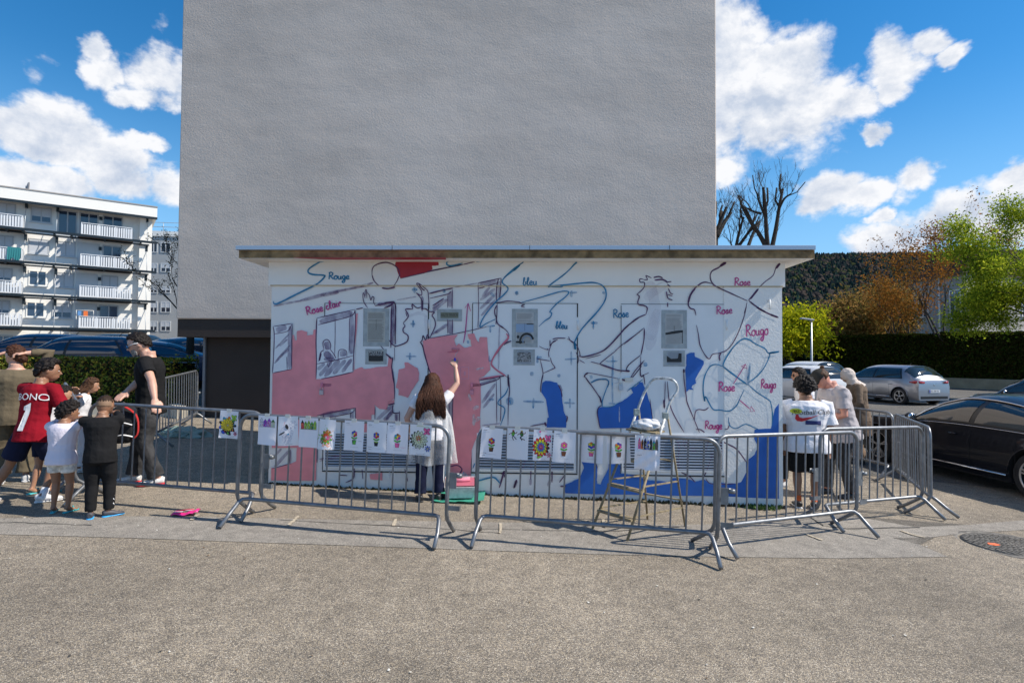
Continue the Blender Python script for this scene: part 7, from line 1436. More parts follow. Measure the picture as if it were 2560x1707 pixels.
# --- girl painting the wall
pw = wl(1139, 916, 0.18); hand = PL + wx * pw.x + wn * .20; hand.z = pw.z
I = person('girl with long wavy brown hair and clear rain cape painting the wall', (1072, 1251), 929, yaw=4, skinm=SK_L, child=.3, lean=2, side=2, head=(4, 6, 0), worldhands=(hand, None), arms=((0, 0, 0), (.14, .05, .50)), poles=((1, -.5, -1.3), (-1, -.5, -.2)), wfeet=((-.065, -.02), (.075, .02)), toes=(12, -14),
           shirt=dict(m=C_WHITE, sleeve=.45, hem=-.03, flare=1.05), pants=dict(m=C_NAVY, len=1.93, w=1.12, cuff=.042, name='trousers'), shoes=dict(m=S_BLK, sole=S_BLK), hair=dict(k='long', m=H_RED, len=2.0, n=760, wave=1.6, r=.021, spread=.78, h=.0, flare=1.0), fist=(.9, .5))
def cape(I):
    b = MB(); n = 40; m_ = 30; H = I['H']; vs = []; P = I['P']
    for j in range(m_ + 1):
        f = j / m_; z = .800 * H - f * .50 * H
        for i in range(n):
            t = 2 * math.pi * i / n; rx = (.080 + .052 * min(1, f * 3.5) + .045 * f) * H; ry = (.060 + .04 * min(1, f * 3) + .04 * f) * H; w = 1 + (.05 + .10 * f) * math.sin(t * 7 + 2 * f) + .04 * math.sin(t * 13 + f * 5)
            vs.append((rx * w * math.cos(t) + .025 * H * f, ry * w * math.sin(t) - .01, z + .012 * math.sin(t * 5) * f + (.0 if f > 0 else 0) - .015 * H * abs(math.cos(t)) * (1 - f)))
    b.add(vs, [(j * n + i, (j + 1) * n + i, (j + 1) * n + (i + 1) % n, j * n + (i + 1) % n) for j in range(m_) for i in range(n)], 0, True)
    m = bpy.data.materials.new('clear_plastic_cape'); m.use_nodes = True; nt = m.node_tree; N = nt.nodes; L = nt.links; bs = N['Principled BSDF']; bs.inputs['Base Color'].default_value = (.85, .87, .88, 1); bs.inputs['Roughness'].default_value = .22
    lw = N.new('ShaderNodeLayerWeight'); lw.inputs[0].default_value = .35; tc = N.new('ShaderNodeTexCoord'); nz = N.new('ShaderNodeTexNoise'); nz.inputs['Scale'].default_value = 9; nz.inputs['Detail'].default_value = 5; L.new(tc.outputs['Object'], nz.inputs['Vector'])
    ma = N.new('ShaderNodeMath'); ma.operation = 'MULTIPLY_ADD'; L.new(lw.outputs['Facing'], ma.inputs[0]); ma.inputs[1].default_value = .55; mb = N.new('ShaderNodeMath'); mb.operation = 'MULTIPLY'; L.new(nz.outputs[0], mb.inputs[0]); mb.inputs[1].default_value = .36; L.new(mb.outputs[0], ma.inputs[2]); L.new(ma.outputs[0], bs.inputs['Alpha'])
    bp = N.new('ShaderNodeBump'); bp.inputs['Strength'].default_value = .7; bp.inputs['Distance'].default_value = .02; L.new(nz.outputs[0], bp.inputs['Height']); L.new(bp.outputs[0], bs.inputs['Normal'])
    b.build('plastic_cape', m, I['o'], label='transparent plastic rain cape'); 
    # side stripes of the track trousers
    b = MB()
    for s in (1,):
        hp, K, A_, t_ = I['LG'][0]
        for k in (0, .022): b.tube([K.lerp(A_, .0) + Vector((.060 * H / 1.5 + .012, -.01 + k, 0)), K.lerp(A_, .45) + Vector((.062, -.012 + k, 0)), K.lerp(A_, .88) + Vector((.062, -.014 + k, 0))], .0045, 5)
    b.build('side_stripe', W_PRINT, I['o'])
cape(I)
E, W = I['AR'][0][1], I['AR'][0][2]; f = (W - E).normalized()
RO = empty('paint_roller', I['MW'] @ (W + f * .06), 0, 'small paint roller with a blue handle in the raised hand of the painting girl', 'paint roller')
b = MB(); b.tube([(0, 0, -.07), (0, 0, .05)], .012, 8); b.build('handle', mat('roller_blue', (.02, .04, .5), .4), RO)
b = MB(); b.tube([(0, 0, .05), (.005, .01, .10), (.03, .03, .13), (.03, .06, .15)], .003, 6); b.build('wire', STEELP, RO)
b = MB(); b.tube([(-.05, .07, .16), (.05, .07, .16)], .017, 10); b.build('sleeve', mat('roller_sleeve_pink', (.6, .2, .24), .9), RO)
# --- man in black
I = person('bearded man in black t-shirt and blue mirrored sunglasses gesturing to the children', (372, 1208), 824, yaw=108, skinm=SK_L, lean=2, head=(8, 22, 0), worldhands=(at(296, 1000, 6.75), at(392, 1018, 6.62)), poles=((.3, -.5, -1), (-.8, -.6, -.6)), wfeet=((-.06, -.06), (.06, .10)), toes=(10, -12), arms=((0, 0, 0),) * 2,
           shirt=dict(m=C_BLACK, sleeve=.62, hem=-.055, flare=1.0, ease=.018, cuff=.040), pants=dict(m=C_DENIM, len=1.96, w=1.14, cuff=.044, top=.0), shoes=dict(m=S_WHITE, sole=S_RED), hair=dict(k='short', m=H_BLK, beard=H_GRY, h=.10, fringe=.62), build=1.02, fist=(.12, .2))
hh, HC, RH = I['hh'], I['HC'], I['RH']
b = MB()
for s in (-1, 1): b.ball(HC + RH @ Vector((s * .17, .46, .02)) * hh, (.12 * hh, .03 * hh, .095 * hh), 0, 12, 8, RH)
g = b.build('sunglasses', mat('mirror_blue', (.02, .22, .55), .08, .8), I['o']); b = MB()
for s in (-1, 1): b.tube([HC + RH @ Vector((s * .28, .42, .04)) * hh, HC + RH @ Vector((s * .42, .2, .05)) * hh, HC + RH @ Vector((s * .44, -.05, .02)) * hh], .018 * hh, 6)
b.tube([HC + RH @ Vector((-.06, .48, .04)) * hh, HC + RH @ Vector((.06, .48, .04)) * hh], .014 * hh, 6); b.build('glasses_arms', mat('frame_white', (.6, .6, .62), .4), g)
b = MB(); hr = []
for s in (-1, 1):
    for i in range(40): b.ball(HC + RH @ Vector((s * (.37 + .02 * random.random()), .04 + random.uniform(-.10, .10), random.uniform(.0, .16))) * hh, .035 * hh, 0, 6, 4)
b.build('grey_temples', H_GRY, I['o'])
# --- boy in black tracksuit
I = person('small boy in a black tracksuit with blue trainers seen from behind', (247, 1294), 983, yaw=22, skinm=SK_D, child=.75, lean=4, head=(-20, 4, 0), worldhands=(at(290, 1022, 6.28), at(216, 1040, 6.3)), poles=((1, -.7, -.6), (-1, -.4, -.8)), wfeet=((-.055, -.01), (.06, .02)), toes=(10, -60), arms=((0, 0, 0),) * 2,
           shirt=dict(m=C_BLACK, sleeve=1.9, hem=-.05, flare=1.03, name='jacket'), pants=dict(m=C_BLACK, len=1.93, w=1.1, cuff=.035), shoes=dict(m=S_GRY, sole=S_BLU, h=.052), hair=dict(k='buzz', m=H_DBR, fade=mat('hair_fade_sand', (.20, .12, .07), .7)), build=1.12, fist=(1.1, 1.1))
S, E, W = I['AR'][0]; b = MB(); b.tube([S.lerp(E, .1) + Vector((.02, -.035, .02)), S.lerp(E, .5) + Vector((.015, -.042, .02)), S.lerp(E, .9) + Vector((.01, -.040, .02))], [(.010, .003)] * 3, 6); b.build('sleeve_stripe', W_PRINT, I['o'])
b = MB(); hp, K, A_, t_ = I['LG'][0]
for i in range(5): c = K.lerp(A_, .05 + i * .16); b.tube([c + Vector((.040, -.025, 0)), c + Vector((.046, -.012, -.022))], .0065, 5)
b.build('leg_print', W_PRINT, I['o'])
# --- curly haired little girl, white tee
I = person('little curly-haired girl in a pale t-shirt and patterned white shorts', (150, 1281), 1003, yaw=0, skinm=SK_D, child=.9, lean=3, head=(-35, 2, 0), worldhands=(at(208, 1035, 6.35), at(186, 1045, 6.4)), poles=((1, -.5, -.8), (-1, -.4, -.8)), wfeet=((-.06, 0), (.06, .01)), toes=(25, -10), arms=((0, 0, 0),) * 2,
           shirt=dict(m=C_LILAC, sleeve=.75, hem=-.055, flare=1.12, cuff=.044), pants=dict(m=mat('patterned_shorts', (.62, .60, .55), .85, var=.35, vscale=28), len=.52, w=1.12, name='shorts', flare=1.15), shoes=dict(m=S_TEAL, sandal=True), hair=dict(k='curly', m=H_BLK, h=.20, s=.12, fringe=.75), build=1.15, fist=(.7, .7))
# --- big boy in red football shirt
I = person('tall boy in a dark red football shirt lettered BONO 1 and navy shorts', (76, 1257), 884, yaw=-2, skinm=SK_D, child=.2, lean=9, head=(-52, 4, 0), worldhands=(at(150, 1010, 6.4), at(165, 1000, 6.75)), poles=((.9, -.5, -.8), (-.6, -.6, -.8)), wfeet=((-.24, -.06), (.06, .03)), toes=(10, -45), arms=((0, 0, 0),) * 2, hipdrop=.02,
           shirt=dict(m=C_RED, sleeve=.72, hem=-.075, flare=1.08, ease=.016, cuff=.046), pants=dict(m=C_NAVY, len=.78, w=1.25, name='shorts', flare=1.12), shoes=dict(m=S_WHITE, sole=S_WHITE, stripe=mat('shoe_lilac', (.35, .36, .48), .5), h=.052), socks=C_WHITE, hair=dict(k='curly', m=H_BLK, h=.13, s=.095, fringe=.62), build=.96, fist=(.6, .4))
onback(I, flat_text('BONO', .098), .03, -.15, W_PRINT, 'shirt_name'); onback(I, grid_shape([(-.05, -.16), (.01, -.16), (.035, .06), (.035, .14), (-.03, .10), (-.03, .06), (-.01, .055)], .02), .01, -.32, W_PRINT, 'shirt_number')
# --- girl leaning on the rail
I = person('girl in a white top and dark shorts leaning on the end-on barrier', (108, 1232), 955, yaw=-15, skinm=SK_M, child=.6, lean=14, head=(-35, 8, 0), worldhands=(at(172, 978, 6.95), at(184, 1000, 6.7)), poles=((.6, -.3, -1), (-.5, -.3, -1)), wfeet=((-.05, -.06), (.06, .0)), toes=(0, -10), arms=((0, 0, 0),) * 2,
           shirt=dict(m=C_WHITE, sleeve=.8, hem=-.06, flare=1.06), pants=dict(m=C_NAVY, len=.7, w=1.1, name='shorts'), shoes=dict(m=S_TEAL, sandal=True), hair=dict(k='tail', m=H_BLK, h=.06, fringe=.72), fist=(.6, .6))
# --- child in white trousers behind
I = person('long-haired child in white trousers, farthest along the end-on barrier', Vector((-5.75, 7.55, gz(-5.75, 7.55))), H=1.28, yaw=-50, skinm=SK_M, child=.5, lean=10, head=(-10, 6, 0), worldhands=(at(192, 980, 7.2), at(165, 985, 7.4)), poles=((1, -.2, -.3), (-.5, -.3, -1)), wfeet=((-.05, 0), (.06, .02)), arms=((0, 0, 0),) * 2,
           shirt=dict(m=C_WHITE, sleeve=1.85, hem=-.05), pants=dict(m=C_WHITE, len=1.92, w=1.15, cuff=.04), shoes=dict(m=S_WHITE, sole=S_WHITE), hair=dict(k='long', m=H_BRN, len=1.2, n=140, wave=1.2, h=.09), fist=(.5, .5))
# --- woman in olive, back to us, arms behind the head
I = person('woman in an olive long-sleeved top and olive trousers with both hands behind her head', Vector((-6.05, 6.95, gz(-6.05, 6.95))), H=1.69, yaw=38, skinm=SK_L, lean=-2, head=(42, -2, 0), arms=((.045, -.02, .93), (.10, .13, .92)), poles=((1, .2, .15), (-1, .5, .25)), wfeet=((-.07, 0), (.07, .02)),
           shirt=dict(m=C_OLIVE, sleeve=1.75, hem=-.08, flare=1.14, ease=.022), pants=dict(m=C_OLIVE, len=1.9, w=1.22, cuff=.05), shoes=dict(m=S_WHITE, sole=S_WHITE), hair=dict(k='bun', m=H_RED, h=.10, at=(0, -.58, -.18)), build=1.22, fist=(.7, .7))
# --- boy in white football club shirt
I = person('boy with curly black hair in a white football club t-shirt and black shorts', (2018, 1270), 940, yaw=-20, skinm=SK_D, child=.35, lean=3, head=(6, 10, 0), arms=((.155, .02, .43), (.15, .05, .43)), wfeet=((-.06, 0), (.05, .02)), toes=(8, -8),
           shirt=dict(m=C_WHITE, sleeve=.88, hem=-.075, flare=1.14, ease=.022, cuff=.050, amp=.008), pants=dict(m=C_BLACK, len=.95, w=1.25, name='shorts'), shoes=dict(m=S_BLK, sole=S_WHITE), socks=mat('orange_sock', (.75, .12, .02), .8), hair=dict(k='curly', m=H_BLK, h=.24, s=.12, fringe=.8), build=1.34, fist=(.3, .3))
onback(I, flat_text('Football Club', .078, .25), .03, -.135, K_PRINT, 'shirt_lettering', .06)
onback(I, grid_shape([(-.15, .03), (-.125, .035), (-.115, .0), (-.08, -.012), (.02, .0), (.11, .025), (.0, -.022), (-.09, -.055), (-.14, -.05), (-.16, -.02)], .012), .015, -.165, R_PRINT, 'shirt_swoosh', .05)
onback(I, grid_shape([(-.065 * math.cos(t) , .030 * math.sin(t)) for t in [k * .5236 for k in range(12)]], .015), -.135, -.10, Y_PRINT, 'shirt_oval'); onback(I, flat_text('NKE', .04, .1), -.135, -.113, K_PRINT, 'oval_lettering').location = I['RL'] @ Vector((0, -.004, 0))
onback(I, grid_shape([(-.085, -.026), (.085, -.026), (.085, .026), (-.085, .026)], .012), .05, -.235, B_PRINT, 'shirt_panel')
# --- man with cap
I = person('man in a grey printed t-shirt and black cap looking down at his hands', (2108, 1240), 904, yaw=88, skinm=SK_R, lean=14, head=(6, 30, 0), arms=((.02, .17, .56), (.03, .15, .58)), poles=((1.2, -.6, -.2), (-.8, -.6, -.6)), wfeet=((-.07, -.03), (.06, .09)), toes=(5, -10),
           shirt=dict(m=C_GREY, sleeve=.72, hem=-.09, flare=1.1, ease=.024, cuff=.046, amp=.009), pants=dict(m=C_DENIM, len=1.95, w=1.1, cuff=.042), shoes=dict(m=S_BLK, sole=S_BLK), hair=dict(k='cap', m=H_BRN, cap=C_CAP), build=1.12, fist=(.7, .7))
rs = random.Random(5); V = []; F = []
for (y, w) in ((-.13, .11), (-.26, .07), (-.33, .09), (-.42, .10)):
    for k in range(16):
        a = rs.uniform(-w, w); e = y + rs.uniform(-.03, .03); dx = rs.uniform(-.028, .028); dy = rs.uniform(-.035, .035); n = Vector((-dy, dx, 0)).normalized() * .0045; k0 = len(V); V += [Vector((a, e, 0)) + n, Vector((a + dx, e + dy, 0)) + n, Vector((a + dx, e + dy, 0)) - n, Vector((a, e, 0)) - n]; F.append([k0, k0 + 1, k0 + 2, k0 + 3])
onback(I, (V, F), 0, 0, K_PRINT, 'shirt_print', front=True)
onback(I, (V, F), .0, 0, K_PRINT, 'shirt_print')
# --- woman with headscarf
I = person('woman in a cream headscarf and brown coat standing behind the man with the cap', (2148, 1158), 915, yaw=70, skinm=SK_M, lean=6, head=(0, 18, 0), arms=((.10, .12, .55), (.12, .10, .52)), wfeet=((-.05, 0), (.06, .03)),
           shirt=dict(m=C_BROWN, sleeve=1.85, hem=-.22, flare=1.25, ease=.03, name='coat', hang=True), pants=dict(m=mat('brown_skirt', (.17, .11, .07), .85, var=.2, vscale=6), len=1.9, w=1.3, cuff=.055), shoes=dict(m=S_BLK), hair=dict(k='scarf', m=C_SCARF), build=1.05)
# --- dark haired woman with sunglasses
I = person('dark-haired woman in sunglasses half hidden behind the boy in the football shirt', (2014, 1175), 916, yaw=85, skinm=SK_M, lean=2, head=(0, 6, 0), arms=((.12, .04, .48), (.12, .04, .48)), wfeet=((-.05, 0), (.05, .03)),
           shirt=dict(m=C_WHITE, sleeve=.6, hem=-.05), pants=dict(m=C_BLACK, len=1.9), shoes=dict(m=S_BLK), hair=dict(k='long', m=H_BLK, len=1.15, n=150, wave=.4, h=.08, fringe=.80))
hh, HC, RH = I['hh'], I['HC'], I['RH']; b = MB()
for s in (-1, 1): b.ball(HC + RH @ Vector((s * .17, .45, .02)) * hh, (.13 * hh, .04 * hh, .09 * hh), 0, 10, 8, RH)
b.build('sunglasses', mat('dark_lens', (.01, .01, .012), .1), I['o'])
# --- girl in pink bending at the corner
I = person('girl in a pink top bending forward at the corner of the shed', (1950, 1212), H=1.36, yaw=150, skinm=SK_M, child=.5, lean=30, head=(8, 22, 0), arms=((.10, .20, .42), (.10, .20, .42)), wfeet=((-.05, 0), (.05, .03)),
           shirt=dict(m=C_PINK, sleeve=.9, hem=-.06), pants=dict(m=C_BLACK, len=1.85, w=1.0), shoes=dict(m=S_WHITE, sole=S_WHITE), hair=dict(k='tail', m=H_DBR, h=.05, fringe=.62))
# --- backpack hanging on the barrier behind the black-clad boy
def backpack():
    p = at(310, 1062, 6.62); t = empty('backpack', p, R(15), 'red and black backpack with white straps hanging on the barrier beside the boy in black', 'backpack'); bm = bmesh.new(); bmesh.ops.create_icosphere(bm, subdivisions=4, radius=1)
    for v in bm.verts: c = v.co; v.co = Vector((math.copysign(abs(c.x) ** .6, c.x) * .15, math.copysign(abs(c.y) ** .7, c.y) * .10, math.copysign(abs(c.z) ** .7, c.z) * .21)) * (1 + .12 * noise.noise(c * 2.5))
    me = bpy.data.meshes.new('sack'); bm.to_mesh(me); bm.free(); me.materials.append(cloth('backpack_black', (.02, .02, .022))); [setattr(q, 'use_smooth', True) for q in me.polygons]; link(bpy.data.objects.new('sack', me), t)
    b = MB(); b.tube(spline([(-.14, -.08, .18), (0, -.13, .24), (.15, -.09, .12), (.17, -.08, -.08), (.12, -.09, -.16)], 5), [(.022, .008)] * 21, 8); b.build('red_panel', cloth('backpack_red', (.40, .03, .03)), t)
    b = MB(); b.tube(spline([(-.08, -.1, .0), (.02, -.13, .04), (.12, -.11, .01)], 5), [(.014, .005)] * 11, 6); b.tube(spline([(-.05, -.1, -.12), (.04, -.13, -.10), (.14, -.10, -.13)], 5), [(.018, .006)] * 11, 6); b.build('strap', W_PRINT, t)
    b = MB(); b.tube(spline([(-.05, 0, .19), (0, -.05, .27), (.05, 0, .19)], 5), .008, 6); b.build('loop', S_BLK, t)
backpack()
# ================================================================== CARS
GLASS = mat('car_glass', (0.015, 0.022, 0.024), 0.04, spec=1.0); GLASSB = mat('car_glass_blue', (0.015, 0.03, 0.06), 0.05, spec=1.0); TYRE = mat('tyre', (.018, .018, .02), .8); RIM = mat('alloy_rim', (.45, .45, .46), .3, .8); BLKP = mat('black_trim', (.012, .012, .013), .35); CHRM = mat('chrome', (.65, .65, .66), .12, 1.0); LAMPR = mat('tail_lamp_red', (.35, .01, .015), .15, coat=.6); PLATEW = mat('plate_white', (.62, .64, .66), .4); PLATEB = mat('plate_blue', (.02, .06, .35), .4); DIRTW = mat('wheel_well', (.01, .01, .01), .9)
def paint(name, c, metal=.5): return mat('car_paint_' + name, c, .35, metal, coat=(.55 if max(c) < .02 else 1.0), spec=(.2 if max(c) < .02 else .5))
def car(label, pos, heading, col, L_=4.1, W_=1.76, H_=1.45, kind='hatch', glass=None, wr=.32, plate=None, group=None, name='parked_car', chrome=False, antenna=True):
    """local: +x is forward, origin on the ground at the middle; heading = world angle of +x"""
    glass = glass or GLASS; t = empty(name, pos, heading, label, 'car', group); hw = W_ / 2
    xs0, xs1 = -L_ / 2, L_ / 2; fw, rw = xs1 - .82, xs0 + (.72 if kind != 'sedan' else .98)
    if kind == 'sedan': top = [(-.5, .78), (-.488, .98), (-.43, 1.06), (-.37, 1.13), (-.23, 1.35), (-.11, H_ - .01), (-.02, H_ - .01), (.07, H_ * .91), (.185, 1.04), (.27, .97), (.40, .88), (.47, .76), (.5, .5)]
    elif kind == 'mini': top = [(-.5, .78), (-.485, 1.05), (-.44, 1.30), (-.37, H_ - .04), (-.2, H_), (.0, H_), (.12, H_ - .05), (.24, H_ * .80), (.33, 1.02), (.43, .90), (.48, .76), (.5, .5)]
    else: top = [(-.5, .80), (-.492, .98), (-.462, 1.10), (-.41, 1.35), (-.36, H_ - .04), (-.18, H_), (.02, H_), (.12, H_ - .06), (.24, H_ * .80), (.31, 1.0), (.42, .90), (.475, .76), (.5, .5)]
    belt = lambda x: min(.90 + .05 * (-x / L_ + .3), zt(x) - .005) if kind != 'sedan' else min(.90 + .03 * (-x / L_), zt(x) - .005)
    tp = [(a * L_, z) for a, z in top]
    def zt(x):
        if x <= tp[0][0]: return tp[0][1]
        for i in range(len(tp) - 1):
            if x <= tp[i + 1][0]:
                x0, z0 = tp[i]; x1, z1 = tp[i + 1]; t_ = (x - x0) / (x1 - x0)
                m0 = (tp[i + 1][1] - tp[i - 1][1]) / (tp[i + 1][0] - tp[i - 1][0]) if i > 0 else (z1 - z0) / (x1 - x0); m1 = (tp[i + 2][1] - z0) / (tp[i + 2][0] - x0) if i + 2 < len(tp) else (z1 - z0) / (x1 - x0); h = x1 - x0
                return (2 * t_ ** 3 - 3 * t_ ** 2 + 1) * z0 + (t_ ** 3 - 2 * t_ ** 2 + t_) * h * m0 * .8 + (-2 * t_ ** 3 + 3 * t_ ** 2) * z1 + (t_ ** 3 - t_ ** 2) * h * m1 * .8
        return tp[-1][1]
    def hwid(x):
        e = abs(x) / (L_ / 2); return hw * (1 - .16 * max(0, (e - .62) / .38) ** 2.2 - .0 * e)
    def sec(x, th):
        """th 0 = belt line, 1 = roof centre: upper body point (y, z)"""
        a = hwid(x) * .965; zb = belt(x); zz = zt(x); hgt = zz - zb; n = 2.9 if hgt > .25 else 2.3; tb = .16 * min(1, hgt / .5)
        A = th * math.pi / 2; y = a * (max(0, math.cos(A)) ** (2 / n)); s = math.sin(A) ** (2 / n); return y * (1 - tb * s), zb + hgt * s
    def low(x, k):
        z = (.20, .30, .50, .72)[k]; e = min(1, (L_ / 2 - abs(x)) / .12); f = (.93, .985, 1.0, 1.0)[k]; zz = min(z, belt(x) - .01 * (4 - k)); return hwid(x) * f, zz
    st = sorted(set([round(xs0 + L_ * i / 46, 4) for i in range(47)] + [round(a, 4) for a, _ in tp])); TH = [0, .06, .14, .24, .36, .5, .64, .78, .9, 1.0]
    b = MB(); vs = []; rows = len(TH) + 4
    for x in st:
        for sgn in (1, -1):
            for k in range(4): y, z = low(x, k); vs.append((x, sgn * y, z))
            for th in TH: y, z = sec(x, th); vs.append((x, sgn * y, z))
    n = len(st); fs = []
    for i in range(n - 1):
        for sg in (0, 1):
            for k in range(rows - 1):
                a = i * 2 * rows + sg * rows + k; c = a + 2 * rows; fs.append((a, c, c + 1, a + 1) if sg == 1 else (a, a + 1, c + 1, c))
        a = i * 2 * rows; fs.append((a, a + 2 * rows, a + 3 * rows, a + rows))
    fs.append([k for k in range(rows)] + [rows + k for k in range(rows - 2, -1, -1)]); e0 = (n - 1) * 2 * rows; fs.append([e0 + rows + k for k in range(rows)] + [e0 + k for k in range(rows - 2, -1, -1)])
    b.add(vs, fs, 0, True); body = b.build('body', [col, DIRTW], t, weld=.0005)
    for x in (fw, rw):
        cb = MB(); cb.lathe([(.001, -W_), (wr + .045, -W_), (wr + .045, W_), (.001, W_)], (x, 0, wr + .01), 'y', 28); c = cb.build('cut', DIRTW, None, weld=.0001)
        # limit the cut to the outer 0.24 m on both sides by a core block left in place
        md = body.modifiers.new('c', 'BOOLEAN'); md.operation = 'DIFFERENCE'; md.object = c; md.solver = 'EXACT'; body.parent = None; apply_mods(body); body.parent = t; bpy.data.objects.remove(c)
    for p in body.data.polygons: p.use_smooth = True
    try: body.data.set_sharp_from_angle(angle=R(32))
    except Exception: pass
    b = MB(); b.box(xs0 + .15, xs1 - .15, -hw + .24, hw - .24, .22, .8); b.box(rw + .42, fw - .42, -hw + .06, hw - .06, .19, .7); b.build('underbody', DIRTW, t)
    def patch_(nm, x0, x1, t0, t1, m, off, nx=16, nt=8, sides=(1, -1), trim=None, par=None):
        for sgn in sides:
            b = MB(); vs = []
            for i in range(nx + 1):
                for j in range(nt + 1):
                    f, g = i / nx, j / nt; x = x0(g) + (x1(g) - x0(g)) * f; th = t0 + (t1 - t0) * g; y, z = sec(x, th); y2, z2 = sec(x + .01, th); y3, z3 = sec(x, min(1, th + .01)); 
                    nn = Vector((.01, y2 - y, z2 - z)).cross(Vector((0, y3 - y, z3 - z)));  nn = nn.normalized() if nn.length > 1e-9 else Vector((0, 1, 0))
                    if nn.y < 0: nn = -nn
                    p = Vector((x, y, z)) + nn * off; vs.append((p.x, p.y * sgn, p.z))
            b.add(vs, [(i * (nt + 1) + j, (i + 1) * (nt + 1) + j, (i + 1) * (nt + 1) + j + 1, i * (nt + 1) + j + 1) if sgn < 0 else (i * (nt + 1) + j, i * (nt + 1) + j + 1, (i + 1) * (nt + 1) + j + 1, (i + 1) * (nt + 1) + j) for i in range(nx) for j in range(nt)], 0, True)
            b.build(nm, m, par or t)
    # side windows, split by the pillar
    if kind == 'sedan': wsf, wsr, pil, rr0 = .155, -.37, -.085, -.25
    elif kind == 'mini': wsf, wsr, pil, rr0 = .215, -.40, .0, -.30
    else: wsf, wsr, pil, rr0 = .225, -.345, -.03, -.28
    tA = .50
    F_ = lambda a, lean: (lambda g: (a - lean * g) * L_)
    patch_('window_surround', F_(wsr - .006, -(rr0 - wsr) * .8), F_(wsf + .012, .085), .035, tA + .02, BLKP, .003)
    patch_('side_window', F_(pil + .012, .012), F_(wsf, .088), .055, tA, glass, .007); patch_('side_window', F_(wsr + .01, -(rr0 - wsr) * .8), F_(pil - .008, .012), .055, tA, glass, .007)
    if chrome:
        for sgn in (1, -1):
            b = MB(); P_ = []
            for i in range(25): x = (wsf + .02) * L_ - i / 24 * (wsf - wsr + .03) * L_; th = min(tA + .05, tA + .05 if 3 < i < 22 else .05 + (tA) * (min(i, 24 - i) / 3)); y, z = sec(x, th); P_.append((x, (y + .010) * sgn, z + .012))
            b.tube(P_, .017, 6); b.build('chrome_strip', CHRM, t)
            b = MB(); b.tube([(x, (sec(x, .02)[0] + .007) * sgn, sec(x, .02)[1]) for x in [wsr * L_ + i * (wsf - wsr) * L_ / 10 for i in range(11)]], .007, 6); b.build('chrome_strip', CHRM, t)
    # windscreen and rear screen: centre patches
    def screen(nm, x0, x1, t0, off=.006):
        b = MB(); vs = []; nx, ny = 10, 16
        for i in range(nx + 1):
            x = x0 + (x1 - x0) * i / nx
            for j in range(ny + 1):
                q = (j / ny - .5) * 2; th = 1 - (1 - t0) * abs(q); y, z = sec(x, th); zc = sec(x, 1)[1]; sl = (zt(x + .02) - zt(x - .02)) / .04; nv = Vector((-sl, 0, 1)).normalized(); vs.append((x + nv.x * off, y * (1 if q > 0 else -1) if abs(q) > 1e-6 else 0, z + nv.z * off + .002))
        b.add(vs, [(i * (ny + 1) + j, (i + 1) * (ny + 1) + j, (i + 1) * (ny + 1) + j + 1, i * (ny + 1) + j + 1) for i in range(nx) for j in range(ny)], 0, True); return b.build(nm, glass, t)
    screen('windscreen', (.03 if kind == 'sedan' else .135) * L_, (.17 if kind == 'sedan' else .295) * L_, .46)
    if kind == 'sedan': screen('rear_window', -.37 * L_, -.20 * L_, .5)
    elif kind == 'mini': screen('rear_window', -.485 * L_, -.385 * L_, .42)
    else: screen('rear_window', -.450 * L_, -.345 * L_, .30)
    # wheels
    for x in (fw, rw):
        for sgn in (1, -1):
            y0 = sgn * (hw - .115)
            b = MB(); b.lathe([(wr - .10, -.09), (wr - .015, -.095), (wr, -.075), (wr, .075), (wr - .015, .095), (wr - .10, .09)], (x, y0, wr), 'y', 36); w = b.build('wheel', TYRE, t)
            b = MB(); b.lathe([(wr - .09, -.085 * -sgn), (wr - .105, sgn * .088), (wr - .115, sgn * .07), (wr - .115, sgn * .02), (.001, sgn * .02)], (x, y0, wr), 'y', 36, 1)
            b.lathe([(wr - .088, sgn * .085), (wr - .10, sgn * .094), (wr - .118, sgn * .080)], (x, y0, wr), 'y', 36, 0)
            for k in range(5):
                for dd in (-.13, .13):
                    a = k * 1.2566 + .3; p0 = Vector((x + .055 * math.cos(a), y0 + sgn * .082, wr + .055 * math.sin(a))); p1 = Vector((x + (wr - .105) * math.cos(a + dd), y0 + sgn * .086, wr + (wr - .105) * math.sin(a + dd))); b.beam(p0, p1, .022, .02, 0, up=(0, sgn, 0))
            b.lathe([(.05, sgn * .07), (.05, sgn * .095), (.001, sgn * .10)], (x, y0, wr), 'y', 14, 0); b.build('rim', [RIM, DIRTW], w)
            b = MB(); arc = [(x + (wr + .055) * math.cos(a), sgn * (hwid(x) * .995 + .004), wr + .01 + (wr + .055) * math.sin(a)) for a in [math.pi * k / 14 for k in range(15)]]; b.tube(arc, .012, 6); b.build('wheel_arch', col if kind != 'suv' else BLKP, t)
    # mirrors, handles, seams, lamps, bumpers
    for sgn in (1, -1):
        xm = wsf * L_ - .10; b = MB(); b.ball((xm + .02, sgn * (hw + .085), .99), (.055, .095, .072), 0, 12, 8); b.tube([(xm + .05, sgn * (hw - .05), .93), (xm + .03, sgn * (hw + .04), .95)], .025, 8); m_ = b.build('mirror', BLKP if not chrome else BLKP, t); b = MB(); b.ball((xm - .02, sgn * (hw + .085), .99), (.02, .08, .058), 0, 12, 8); b.build('mirror_glass', CHRM, m_)
        for xh in ((pil + .06) * L_, (pil - .20) * L_) if kind != 'x' else (): yb, zb = low(xh, 3); b = MB(); b.tube([(xh - .07, sgn * (yb + .012), .80), (xh + .07, sgn * (yb + .012), .80)], [(.012, .012)] * 2, 8); b.build('door_handle', col, t)
